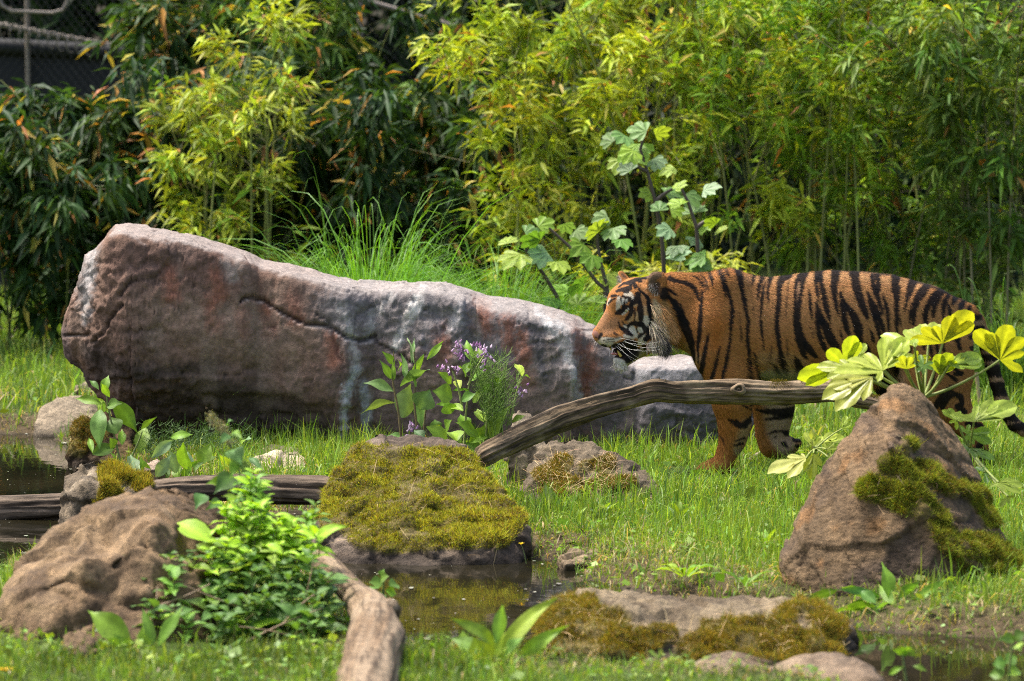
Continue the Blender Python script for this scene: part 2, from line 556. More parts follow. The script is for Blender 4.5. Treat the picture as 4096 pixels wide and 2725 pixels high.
def make_grass():
    sets = []
    for (cnt, y0, y1, hm, wm) in ((34000, 9.35, 10.9, 0.044, 0.0038), (68000, 10.9, 13.2, 0.044, 0.0036), (98000, 13.2, 16.2, 0.050, 0.0040),
                                  (52000, 16.2, 24.5, 0.085, 0.0060)):
        x, y = scatter(cnt, y0, y1)
        s = pond_sd(x, y)
        q = np.stack([x, y, 0 * x], 1)
        patch = fbm(q, 1.6, 3, 61)
        keep = s < 0.02 - 0.05 * rng.random(cnt)
        keep &= rng.random(cnt) < 0.7 + 0.3 * sstep(0.02, 0.3, -s + 0.1 * patch)
        if y0 < 10:
            keep &= ~((y > 10.17 + 0.05 * patch) & (x < -0.2)) | (rng.random(cnt) < 0.12)
        for (ex, ey, er) in EXCL:
            keep &= (x - ex) ** 2 + (y - ey) ** 2 > er * er
        x, y, s, patch = x[keep], y[keep], s[keep], patch[keep]
        n = len(x)
        pos = np.stack([x, y, ground_z(x, y) - 0.004], 1)
        h = hm * np.exp(rng.normal(0, 0.48, n)) * (1 + 0.45 * fbm(np.stack([x, y, 0 * x], 1), 7.0, 2, 64)) * (0.7 + 0.3 * sstep(0.05, 0.5, -s)) * (1 + 0.3 * patch)
        h = np.clip(h, 0.012, 0.17)
        if y0 < 10:                      # thin, low growth on the near strip
            h = np.clip(h * np.where(x > -0.05, 0.5, 0.78), 0.012, 0.065)
        pw = G(2850, 1892, 0.0)
        h *= 0.22 + 0.78 * sstep(0.12, 0.32, np.hypot((x - pw[0] + 0.03), np.where(y < pw[1], (y - pw[1]) * 0.45, (y - pw[1]) * 1.0)))
        w = wm * np.exp(rng.normal(0, 0.3, n))
        lean = np.abs(rng.normal(0.35, 0.38, n))
        col = jitter_col((0.20, 0.33, 0.040), n, 0.22, 0.08)
        t = rng.random(n)
        far = (y0 > 16)
        yel = t < 0.22 + 0.25 * np.clip(patch, 0, 1)
        col[yel] = jitter_col((0.32, 0.41, 0.06), yel.sum(), 0.2, 0.06)
        dry = (rng.random(n) < 0.06 + 0.3 * sstep(0.45, 0.02, -s) * (y0 > 10) + 0.25 * sstep(0.3, 0.8, fbm(np.stack([x, y, 0 * x], 1), 2.4, 2, 66)))
        col[dry] = jitter_col((0.42, 0.33, 0.15), dry.sum(), 0.25, 0.06)
        lean[dry] += rng.uniform(0.3, 1.2, dry.sum())
        h[dry] *= 0.8
        blue = rng.random(n) < (0.3 if far else 0.12)
        col[blue] = jitter_col((0.13, 0.23, 0.045), blue.sum(), 0.2, 0.08)
        if y0 < 10:
            col = col * np.clip(0.78 + 0.35 * fbm(pos, 6, 2, 68), 0.4, 1.2)[:, None]
        sets.append(blades(pos, h, w, lean, col))
    # straw and bent old blades matted along the shore
    x, y = scatter(26000, 9.6, 17.0)
    s = pond_sd(x, y)
    k = (s < 0.015) & (s > -0.42) & (rng.random(len(x)) < 0.75)
    x, y = x[k], y[k]; n = len(x)
    col = jitter_col((0.34, 0.25, 0.11), n, 0.35, 0.08)
    gr_ = rng.random(n) < 0.45
    col[gr_] = jitter_col((0.20, 0.30, 0.035), gr_.sum(), 0.3, 0.08)
    sets.append(blades(np.stack([x, y, ground_z(x, y) + 0.004], 1), rng.uniform(0.025, 0.065, n), np.full(n, 0.003), rng.uniform(0.9, 2.0, n), col))
    V, F, C, off = [], [], [], 0
    for v, f, c in sets:
        V.append(v); F.append(f + off); C.append(c); off += len(v)
    o = part('meadow_grass', np.vstack(V), np.vstack(F), M['grass'], colors=np.vstack(C), smooth=False)
    tag(o, 'short bright green meadow grass covering the banks', 'grass', kind='stuff')
    # clover, sorrel and other small leaves creeping through the grass
    sets = []
    for (cnt, y0, y1, L0, hz) in ((5200, 9.35, 10.9, 0.020, 0.030), (6500, 10.9, 13.4, 0.022, 0.03), (3800, 13.4, 16.5, 0.026, 0.035), (1800, 16.5, 22, 0.03, 0.04)):
        x, y = scatter(cnt, y0, y1)
        s = pond_sd(x, y)
        pt = fbm(np.stack([x, y, 0 * x], 1), 3.5, 2, 67)
        kp = (s < -0.01) & (pt > -0.1)
        x, y = x[kp], y[kp]; n = len(x)
        b = np.stack([x, y, ground_z(x, y) + hz * rng.random(n)], 1)
        d = norm(np.stack([rng.normal(size=n), rng.normal(size=n), rng.uniform(-0.1, 0.9, n)], 1))
        L = (L0 * np.exp(rng.normal(0, 0.35, n)))[:, None]
        sd = norm(np.cross(d, np.array([0, 0, 1.0]) + 0.5 * rng.normal(size=(n, 3)))) * L * rng.uniform(0.22, 0.42, n)[:, None]
        V = np.stack([b, b + d * L * .45 - sd, b + d * L - [0, 0, 0.003], b + d * L * .45 + sd], 1).reshape(-1, 3)
        c = jitter_col((0.19, 0.31, 0.04), n, 0.25, 0.1)
        sets.append((V, np.arange(4 * n).reshape(n, 4), np.repeat(c, 4, 0)))
    V, F, C, off = [], [], [], 0
    for v, f, c in sets:
        V.append(v); F.append(f + off); C.append(c); off += len(v)
    o = part('ground_cover', np.vstack(V), np.vstack(F), M['grass'], colors=np.vstack(C), smooth=False)
    tag(o, 'small clover and sorrel leaves creeping through the grass', 'ground cover', kind='stuff')
# ================================================================ rocks
def remesh_hull(pts, voxel, smooth_it=2, smooth_f=0.5):
    bm = bmesh.new()
    for p in pts:
        bm.verts.new([float(c) for c in p])
    r = bmesh.ops.convex_hull(bm, input=bm.verts)
    for v in [v for v in bm.verts if not v.link_faces]:
        bm.verts.remove(v)
    me = bpy.data.meshes.new('tmp')
    bm.to_mesh(me); bm.free()
    return remesh_mesh(me, voxel, smooth_it, smooth_f)
def remesh_mesh(me, voxel, smooth_it=2, smooth_f=0.5):
    o = bpy.data.objects.new('tmp', me)
    COL.objects.link(o)
    md = o.modifiers.new('r', 'REMESH'); md.mode = 'VOXEL'; md.voxel_size = voxel
    if smooth_it:
        ms = o.modifiers.new('s', 'SMOOTH'); ms.iterations = smooth_it; ms.factor = smooth_f
    dg = bpy.context.evaluated_depsgraph_get()
    ev = o.evaluated_get(dg)
    m2 = ev.to_mesh()
    V = np.zeros(len(m2.vertices) * 3, np.float32); m2.vertices.foreach_get('co', V)
    L = np.zeros(len(m2.loops), np.int32); m2.loops.foreach_get('vertex_index', L)
    ev.to_mesh_clear()
    bpy.data.objects.remove(o); bpy.data.meshes.remove(me)
    return V.reshape(-1, 3).astype(np.float64), L.reshape(-1, 4)
def smooth_verts(V, F, it=1, f=0.5):
    E = np.concatenate([F[:, [0, 1]], F[:, [1, 2]], F[:, [2, 3]], F[:, [3, 0]]])
    for _ in range(it):
        S = np.zeros_like(V); c = np.zeros(len(V))
        np.add.at(S, E[:, 0], V[E[:, 1]]); np.add.at(c, E[:, 0], 1)
        V = V + f * (S / np.maximum(c, 1)[:, None] - V)
    return V
class Mask:
    """where moss grows, stroked over the photo's outline of one rock"""
    def __init__(s, strokes, bbox, soft=14):
        s.p = Paint(bbox[0], bbox[1], bbox[2], bbox[3], 4.0, (0.0,))
        for st in strokes:
            s.p.stroke(st, (1.0,), soft=soft)
    def __call__(s, V):
        x, y = proj(V)
        return s.p.sample(x, y)[:, 0]
def tri_sample(V, F, n, weights=None):
    """n random points on a quad mesh: positions, face index, bary"""
    T = np.concatenate([F[:, [0, 1, 2]], F[:, [0, 2, 3]]]) if F.shape[1] == 4 else F
    a, b, c = V[T[:, 0]], V[T[:, 1]], V[T[:, 2]]
    A = np.linalg.norm(np.cross(b - a, c - a), axis=1)
    if weights is not None:
        A = A * weights[T].mean(1)
    cum = np.cumsum(A)
    i = np.searchsorted(cum, rng.random(n) * cum[-1])
    i = np.clip(i, 0, len(T) - 1)
    u, v = rng.random(n), rng.random(n)
    fl = u + v > 1
    u[fl], v[fl] = 1 - u[fl], 1 - v[fl]
    return T[i], np.stack([1 - u - v, u, v], 1)
def bary(A, T, B):
    return (A[T] * B[..., None]).sum(1)
def tufts(pos, nrm, length, width, col, spread=0.8, updir=0.4):
    """one slim triangle per strand"""
    n = len(pos)
    d = norm(nrm + spread * rng.normal(size=(n, 3)) + np.array([0, 0, updir]))
    s = norm(np.cross(d, rng.normal(size=(n, 3)))) * width[:, None] * 0.5
    tip = pos + d * length[:, None]
    V = np.stack([pos - s, pos + s, tip], 1).reshape(-1, 3)
    F = np.arange(3 * n).reshape(n, 3)
    c = np.repeat(col[:, None], 3, 1)
    c[:, :2] *= 0.6
    return V, F, c.reshape(-1, 3)
def moss_part(parent, V, F, N, w, n, tone=(0.26, 0.225, 0.022), L=0.012, wid=0.0022):
    T, B = tri_sample(V, F, n, w ** 1.5 + 1e-6)
    pos = bary(V, T, B); nr = norm(bary(N, T, B)); ww = bary(w[:, None], T, B)[:, 0]
    k = rng.random(n) < sstep(0.25, 0.6, ww + 0.25 * fbm(pos, 22, 3, 71))
    pos, nr = pos[k], nr[k]
    n = len(pos)
    cl = fbm(pos, 18, 3, 77)
    ln = L * np.exp(rng.normal(0, 0.35, n)) * (1 + 0.5 * cl)
    col = jitter_col(np.array(tone) * 2.1, n, 0.25, 0.08)
    col *= (1 + 0.35 * cl)[:, None]
    br = rng.random(n) < 0.16 + 0.2 * np.clip(fbm(pos, 9, 2, 79), 0, 1)
    col[br] = jitter_col((0.26, 0.155, 0.03), br.sum(), 0.25, 0.06)
    gr = rng.random(n) < 0.18
    col[gr] = jitter_col((0.16, 0.21, 0.022), gr.sum(), 0.25, 0.06)
    v, f, c = tufts(pos - nr * 0.002, nr, ln, np.full(n, wid) * rng.uniform(0.6, 1.5, n), np.clip(col, 0.003, 1), 0.75, 0.35)
    o = part('moss', v, f, M['moss'], parent, colors=c, smooth=False)
    o['kind'] = 'stuff'
    # a few dry stalks lying in the moss
    return o
def straw_part(parent, V, F, N, w, n, L=0.045, wid=0.0012, name='dry_stalks'):
    T, B = tri_sample(V, F, n, w + 1e-6)
    pos = bary(V, T, B) + norm(bary(N, T, B)) * 0.006
    nr = norm(bary(N, T, B))
    d = rng.normal(size=(n, 3))
    d = norm(d - (d * nr).sum(1, keepdims=True) * nr * 0.85)
    s = norm(np.cross(d, nr)) * wid * 0.5
    l = L * np.exp(rng.normal(0, 0.5, n))[:, None]
    mid = pos + d * l * 0.5 + nr * 0.006
    tip = pos + d * l
    Vv = np.stack([pos - s, pos + s, mid + s, mid - s, tip], 1).reshape(-1, 3)
    b = (np.arange(n) * 5)[:, None]
    Ff = np.concatenate([b + [[0, 1, 2]], b + [[0, 2, 3]], b + [[3, 2, 4]]], 1).reshape(-1, 3)
    c = np.repeat(jitter_col((0.42, 0.30, 0.15), n, 0.3, 0.06), 5, 0)
    o = part(name, Vv, Ff, M['dry'], parent, colors=c, smooth=False)
    o['kind'] = 'stuff'
    return o
def rock(name, label, pts, tones, voxel=0.012, amp=(0.02, 0.008, 0.004), freq=(4, 14, 45), chips=0.0, chipf=16.0, strata=None,
         zbase=-0.25, smooth_it=3, mat='rock', moss=None, moss_n=0, moss_tone=(0.17, 0.155, 0.018), moss_L=0.012, straw=0, cat='rock', group=None, seed=1, lumps=None,
         facet=(0.022, 7.0), creases=(0.012, 5.0), stain=0.0):
    W = [P(*p) for p in pts]
    W += [np.array([w[0], w[1] + 0.02, zbase]) for w in W]
    V, F = remesh_hull(W, voxel, smooth_it)
    N = vnormals(V, F)
    d = amp[0] * fbm(V, freq[0], 3, seed) + 0.35 * amp[1] * fbm(V, freq[1], 3, seed + 5)
    if lumps:
        d = d + lumps[0] * np.abs(fbm(V, lumps[1], 2, seed + 9)) - lumps[0] * 0.3
    fa, fe, fid = facets(V, facet[1], seed + 2)
    d = d + facet[0] * fa
    d = d + facet[0] * 0.0
    fa2, fe2, fid2 = facets(V, facet[1] * 3.1, seed + 4)
    d = d + (facet[0] * 0.25 + 0.0015) * fa2
    if creases:
        d = d - creases[0] * crease(V, creases[1], seed + 6) * sstep(-0.4, 0.4, fbm(V, creases[1] * 0.6, 2, seed + 7))
    layer = None
    if strata:
        dirv, fr, am = strata
        t = V @ norm(dirv) * fr + 0.6 * fbm(V, 5, 3, seed + 3)
        lay = np.floor(t); fr_ = t - lay
        hsh = _hash(lay.astype(np.int64), 0 * lay.astype(np.int64), 0 * lay.astype(np.int64), seed)
        d = d + am * (hsh - 0.5) * 2 - am * 0.8 * np.exp(-((fr_ - 0.5) / 0.06) ** 2) * (fbm(V, 7, 2, seed + 4) > 0)
        layer = (0.80 + 0.4 * hsh) * (1 - 0.45 * np.exp(-((fr_ - 0.5) / 0.07) ** 2) * sstep(-0.2, 0.3, fbm(V, 7, 2, seed + 4)))
    V = V + N * d[:, None]
    V = V + N * (0.8 * amp[2] * fbm(V, freq[2], 3, seed + 11))[:, None]
    V = V.astype(np.float64)
    N = vnormals(V, F)
    # colour: slow mix of the stone's own tones, darker in the damp foot
    k1 = sstep(-0.5, 0.5, fbm(V, 3.2, 4, seed + 20))[:, None]
    k2 = sstep(-0.1, 0.7, fbm(V, 7.5, 4, seed + 23))[:, None]
    k3 = sstep(0.25, 0.7, fbm(V, 11, 3, seed + 27))[:, None]
    t = [np.array(c) for c in tones]
    c = t[0] * (1 - k1) + t[1] * k1
    c = c * (1 - 0.75 * k2) + t[2] * 0.75 * k2
    if len(t) > 3:
        c = c * (1 - 0.7 * k3) + t[3] * 0.7 * k3
    c = c * (0.82 + 0.36 * fid2)[:, None] * (1 - 0.30 * sstep(0.75, 0.95, crease(V, 7.0, seed + 61)))[:, None]
    wetl = sstep(WATER_Z + 0.05, WATER_Z + 0.005, V[:, 2] + 0.02 * fbm(V, 9, 2, 2))[:, None]
    c = c * (1 - 0.55 * wetl)
    c = c * 0.78 * np.array([1.04, 1.0, 0.86])
    if layer is not None:
        c = c * layer[:, None]
    w = None
    if moss is not None:
        w = moss(V)
        w = w * sstep(-0.35, 0.1, N[:, 2] + 0.3 * np.abs(N[:, 1]) + 0.25 * fbm(V, 10, 3, seed + 31))
        w = np.clip(w - 0.5 * sstep(0.25, 0.55, fbm(V, 9, 3, seed + 37)), 0, 1)
        kk = (sstep(0.2, 0.6, w) * 0.8)[:, None]
        c = c * (1 - kk) + np.array([0.12, 0.095, 0.018]) * kk
        V = V + N * (0.009 * sstep(0.2, 0.7, w) * (1 + 1.8 * fbm(V, 17, 3, 3)))[:, None]
    org = np.array([V[:, 0].mean(), V[:, 1].mean(), max(V[:, 2].min(), -0.06)])
    if moss is not None or straw:
        root = empty(name, org, label, cat, group)
        part('stone', V, F, M[mat], root, colors=np.clip(c, 0.004, 0.9))
        if moss is not None and moss_n:
            moss_part(root, V, F, N, w, moss_n, moss_tone, moss_L)
        if straw:
            ws = np.clip(w if w is not None else np.ones(len(V)), 0.02, 1) * (N[:, 2] + N[:, 1] * -0.3 > 0)
            straw_part(root, V, F, N, ws, straw)
        return root, V, F, N
    o = part(name, V, F, M[mat], colors=np.clip(c, 0.004, 0.9), origin=org)
    tag(o, label, cat, group)
    return o, V, F, N

GREY = [(0.16, 0.13, 0.10), (0.21, 0.17, 0.13), (0.10, 0.08, 0.065), (0.26, 0.22, 0.17)]
BROWN = [(0.175, 0.115, 0.068), (0.25, 0.172, 0.105), (0.085, 0.055, 0.034), (0.31, 0.215, 0.135)]
REDG = [(0.155, 0.105, 0.062), (0.22, 0.145, 0.085), (0.085, 0.062, 0.052), (0.28, 0.15, 0.065)]

def make_rocks():
    # moss covered block in the middle
    rock('mossy_rock', 'broad block of dark stone with its sloping top wholly covered in yellow green moss',
         [(1430, 1768, 13.1), (1560, 1752, 13.15), (1860, 1790, 13.12), (1925, 1850, 13.0), (1330, 1890, 12.9), (1282, 1990, 12.75), (1262, 2090, 12.62),
          (1285, 2150, 12.5), (1500, 2185, 12.42), (1700, 2190, 12.40), (1950, 2170, 12.42), (2105, 2100, 12.55), (2040, 1990, 12.75),
          (1262, 2290, 12.5), (1420, 2300, 12.38), (1700, 2290, 12.33), (2060, 2270, 12.4), (2115, 2190, 12.5)],
         [(0.11, 0.082, 0.066), (0.15, 0.115, 0.092), (0.06, 0.046, 0.038), (0.21, 0.165, 0.14)], voxel=0.010, amp=(0.018, 0.010, 0.004), chips=0.012, chipf=13,
         moss=Mask([[(1450, 1840, 120), (1880, 1860, 120)], [(1420, 1940, 200), (1950, 1960, 190)], [(1360, 2060, 160), (2020, 2060, 180)],
                    [(1420, 2130, 120), (1560, 2170, 90), (1720, 2140, 120), (2000, 2140, 100)], [(1320, 2000, 90), (1310, 2080, 90)]], (1200, 1700, 2200, 2320), 24),
         moss_n=150000, moss_tone=(0.225, 0.218, 0.022), moss_L=0.011, straw=120, seed=3, smooth_it=2)
    # pyramid rock on the right
    rock('pointed_rock', 'tall pointed pyramid of brown slaty rock with moss down its right flank',
         [(3600, 1548, 11.85), (3665, 1562, 11.9), (3450, 1652, 11.75), (3375, 1745, 11.7), (3290, 1862, 11.72), (3205, 2040, 11.7), (3122, 2225, 11.65),
          (3150, 2290, 11.55), (3350, 2370, 11.42), (3650, 2425, 11.35), (3560, 1790, 11.52), (3500, 1900, 11.5), (3800, 1715, 11.98), (3900, 1890, 11.95),
          (3975, 2050, 11.9), (4060, 2190, 11.85), (4098, 2290, 11.75), (4060, 2370, 11.6), (3830, 2410, 11.38), (3760, 2140, 11.4), (3900, 2200, 11.45)],
         REDG, voxel=0.009, amp=(0.004, 0.004, 0.002), facet=(0.014, 4.5), creases=None, strata=((0.62, -0.25, 0.72), 23.0, 0.0085),
         mat='strata', moss=Mask([[(3640, 1780, 60), (3560, 1850, 100), (3720, 1900, 90), (3800, 1960, 60)], [(3480, 1950, 110), (3640, 2000, 130), (3740, 2080, 110), (3800, 2190, 70)],
                                  [(3860, 1950, 70), (3930, 2010, 80), (3960, 2080, 70)], [(3820, 2180, 100), (3960, 2200, 130), (4040, 2270, 110), (3960, 2310, 90)],
                                  [(3850, 2260, 60), (3900, 2320, 60)]], (3100, 1500, 4150, 2450), 16),
         moss_n=110000, moss_tone=(0.13, 0.145, 0.016), moss_L=0.012, straw=60, seed=11, smooth_it=0)
    # long low rock at the near shore
    rock('low_mossy_rock', 'long low pale topped rock with moss hanging over its water side',
         [(2105, 2485, 10.65), (2180, 2405, 10.78), (2270, 2360, 10.86), (2400, 2358, 10.92), (2520, 2395, 10.92), (2640, 2410, 10.92), (2900, 2392, 10.97),
          (3150, 2402, 10.97), (3280, 2440, 10.92), (3390, 2530, 10.78), (3420, 2600, 10.6), (3300, 2660, 10.4), (2600, 2650, 10.33), (2200, 2610, 10.4),
          (2230, 2450, 10.58), (2620, 2465, 10.54), (3000, 2450, 10.58), (3280, 2485, 10.58)],
         [(0.165, 0.125, 0.082), (0.23, 0.18, 0.122), (0.085, 0.062, 0.042), (0.27, 0.215, 0.15)], voxel=0.010, amp=(0.028, 0.012, 0.005), chips=0.010, chipf=11,
         moss=Mask([[(2180, 2480, 110), (2330, 2440, 120), (2360, 2520, 130), (2480, 2480, 80)], [(2200, 2570, 110), (2550, 2580, 130), (2680, 2540, 60)],
                    [(2860, 2540, 110), (3100, 2500, 90), (3200, 2430, 50)], [(2750, 2600, 100), (3050, 2580, 140), (3320, 2600, 130)], [(3250, 2460, 70), (3330, 2520, 110)]], (2000, 2300, 3500, 2720), 18),
         moss_n=90000, moss_tone=(0.155, 0.115, 0.016), moss_L=0.013, straw=220, seed=21)
    rock('smooth_stone', 'smooth lumpy grey brown stone lying in the grass below the low mossy rock',
         [(2740, 2700, 9.98), (2850, 2612, 10.05), (2950, 2592, 10.06), (3080, 2620, 10.06), (3250, 2640, 10.05), (3400, 2622, 10.05), (3500, 2650, 9.98), (3520, 2720, 9.86), (3450, 2790, 9.7), (2800, 2790, 9.68)],
         [(0.20, 0.145, 0.105), (0.27, 0.20, 0.15), (0.11, 0.08, 0.06), (0.30, 0.23, 0.17)], voxel=0.010, amp=(0.03, 0.008, 0.002), freq=(6, 14, 40), facet=(0.004, 8.0), smooth_it=5, seed=29)
    rock('brown_rock', 'big rounded brown rock with deep folds rising from the near bank',
         [(-35, 2420, 10.6), (15, 2330, 10.7), (80, 2220, 10.8), (200, 2112, 10.9), (330, 2040, 10.95), (480, 1976, 11.0), (620, 1922, 11.05), (730, 1945, 11.05),
          (900, 2030, 11.1), (1010, 2200, 11.0), (1010, 2500, 10.65), (700, 2610, 10.35), (300, 2600, 10.33), (40, 2580, 10.4), (-35, 2540, 10.5),
          (330, 2230, 10.5), (600, 2130, 10.58), (140, 2330, 10.5)],
         BROWN, voxel=0.011, amp=(0.018, 0.012, 0.004), freq=(4.5, 12, 40), facet=(0.030, 5.0), creases=(0.05, 3.0), smooth_it=3, seed=41)
    rock('foot_stone', 'small round brown stone at the foot of the big brown rock',
         [(240, 2590, 10.15), (260, 2545, 10.2), (320, 2522, 10.22), (390, 2540, 10.2), (410, 2590, 10.15), (330, 2620, 10.08)], BROWN, voxel=0.008, amp=(0.008, 0.004, 0.002), smooth_it=6, zbase=-0.05, seed=43)
    rock('capped_rock', 'upright grey stone wearing a cap of yellow moss beside the dark log',
         [(233, 1990, 13.2), (240, 1905, 13.25), (300, 1850, 13.3), (380, 1817, 13.35), (450, 1838, 13.35), (560, 1890, 13.3), (612, 1950, 13.25), (605, 2070, 13.1), (400, 2110, 13.0), (250, 2100, 13.05), (340, 1930, 13.05)],
         [(0.19, 0.15, 0.11), (0.25, 0.20, 0.15), (0.11, 0.085, 0.06), (0.29, 0.24, 0.185)], voxel=0.009, amp=(0.018, 0.010, 0.004), chips=0.006, strata=((0.8, 0, 0.5), 22, 0.004),
         moss=Mask([[(420, 1890, 70), (530, 1900, 90), (580, 1945, 70)], [(430, 1950, 70), (400, 2000, 50), (460, 1990, 60)]], (200, 1780, 680, 2130), 14),
         moss_n=34000, moss_tone=(0.185, 0.155, 0.018), moss_L=0.014, seed=51)
    rock('pale_stone', 'smooth pale rounded stone at the far waterline left of the boulder',
         [(138, 1690, 16.6), (165, 1622, 16.7), (230, 1582, 16.75), (330, 1570, 16.8), (395, 1610, 16.8), (410, 1730, 16.6), (270, 1748, 16.5), (145, 1742, 16.55)],
         [(0.29, 0.235, 0.18), (0.33, 0.275, 0.215), (0.23, 0.185, 0.14)], voxel=0.010, amp=(0.010, 0.004, 0.001), facet=(0.004, 6.0), creases=None, smooth_it=10, seed=61)
    rock('bank_stone', 'flat grey brown stone in the grass behind the pale rounded stone',
         [(300, 1540, 17.8), (350, 1522, 17.9), (400, 1530, 17.9), (410, 1556, 17.7), (330, 1562, 17.65)], GREY, voxel=0.012, amp=(0.01, 0.005, 0.002), zbase=-0.05, seed=63)
    rock('edge_stone', 'small pale stone on the far grass bank at the pond edge',
         [(-30, 1570, 17.6), (0, 1556, 17.7), (45, 1562, 17.7), (50, 1580, 17.6), (0, 1590, 17.5)], GREY, voxel=0.012, amp=(0.01, 0.005, 0.002), zbase=-0.05, seed=65)
    rock('rotten_stump', 'dark crumbly mossy stump at the water below the boulder',
         [(283, 1810, 15.4), (298, 1725, 15.5), (345, 1668, 15.6), (430, 1636, 15.65), (530, 1680, 15.6), (530, 1850, 15.4), (300, 1860, 15.35)],
         [(0.10, 0.06, 0.03), (0.14, 0.09, 0.045), (0.05, 0.035, 0.02), (0.16, 0.11, 0.05)], voxel=0.009, amp=(0.025, 0.02, 0.012), freq=(6, 22, 50),
         moss=Mask([[(330, 1700, 70), (310, 1800, 60), (400, 1720, 80)]], (200, 1600, 600, 1900), 20), moss_n=12000, moss_tone=(0.11, 0.075, 0.014), cat='stump', seed=71)
    rock('white_stone', 'pale cream stone in the grass at the foot of the boulder',
         [(985, 1895, 14.5), (1012, 1842, 14.6), (1080, 1806, 14.65), (1195, 1794, 14.7), (1232, 1832, 14.65), (1228, 1905, 14.5), (1100, 1918, 14.45)],
         [(0.55, 0.46, 0.35), (0.62, 0.54, 0.43), (0.44, 0.35, 0.26)], voxel=0.008, amp=(0.012, 0.008, 0.003), chips=0.005, seed=81)
    rock('flat_stone', 'flat grey stone half hidden behind the pale cream stone',
         [(1000, 1820, 15.0), (1030, 1795, 15.05), (1120, 1782, 15.1), (1190, 1788, 15.1), (1200, 1815, 15.0), (1100, 1830, 14.95)], GREY, voxel=0.009, amp=(0.008, 0.005, 0.002), seed=83, zbase=-0.1)
    rock('pinkish_stone', 'small pinkish stone between the broad leaves below the boulder',
         [(575, 1880, 14.5), (590, 1845, 14.55), (630, 1830, 14.6), (665, 1845, 14.6), (670, 1885, 14.5)], [(0.34, 0.25, 0.2), (0.4, 0.31, 0.26), (0.25, 0.18, 0.14)], voxel=0.008, amp=(0.008, 0.004, 0.002), zbase=-0.05, seed=85)
    rock('leaning_slab', 'tilted grey stone slab under the driftwood log, dry moss on its face',
         [(2085, 1960, 13.75), (2120, 1850, 13.85), (2200, 1765, 13.92), (2290, 1742, 13.97), (2380, 1775, 13.97), (2500, 1830, 13.93), (2600, 1905, 13.87), (2670, 1985, 13.75), (2620, 2025, 13.6), (2300, 2030, 13.52), (2100, 2020, 13.6)],
         [(0.115, 0.088, 0.062), (0.155, 0.122, 0.088), (0.065, 0.05, 0.036), (0.19, 0.15, 0.11)], voxel=0.009, amp=(0.016, 0.009, 0.004), chips=0.008, chipf=10,
         moss=Mask([[(2160, 1900, 60), (2260, 1860, 80), (2240, 1930, 70)], [(2330, 1880, 60), (2430, 1850, 60), (2420, 1920, 80), (2520, 1940, 60)], [(2180, 1960, 60), (2350, 1960, 80)]], (2050, 1700, 2700, 2060), 14),
         moss_n=30000, moss_tone=(0.15, 0.105, 0.018), moss_L=0.012, straw=420, seed=91)
    rock('upright_stone', 'pale grey wedge of stone behind the flowering plants, under the log',
         [(2020, 1740, 14.0), (2060, 1650, 14.1), (2110, 1622, 14.15), (2165, 1665, 14.15), (2200, 1720, 14.1), (2180, 1800, 13.95)], [(0.23, 0.185, 0.14), (0.27, 0.22, 0.17), (0.16, 0.125, 0.095)], voxel=0.008, amp=(0.010, 0.006, 0.003), seed=95)
    rock('shore_wood', 'small pale piece of wood at the grassy pond edge',  # piece of pale wood, shaped with the stone builder
         [(2245, 2240, 12.3), (2290, 2212, 12.35), (2350, 2216, 12.4), (2390, 2200, 12.45), (2395, 2215, 12.4), (2340, 2250, 12.25), (2262, 2262, 12.2)], [(0.24, 0.175, 0.11), (0.30, 0.225, 0.15), (0.15, 0.11, 0.07)], voxel=0.006, amp=(0.006, 0.004, 0.002), zbase=-0.08, seed=97)
    rock('mud_clod', 'grey clod of mud and roots under the dandelion leaves',
         [(3420, 2500, 11.15), (3500, 2475, 11.2), (3650, 2470, 11.22), (3700, 2500, 11.15), (3600, 2530, 11.05)], [(0.16, 0.12, 0.08), (0.2, 0.15, 0.1), (0.1, 0.07, 0.05)], voxel=0.008, amp=(0.012, 0.008, 0.004), zbase=-0.1, seed=99, cat='clod')

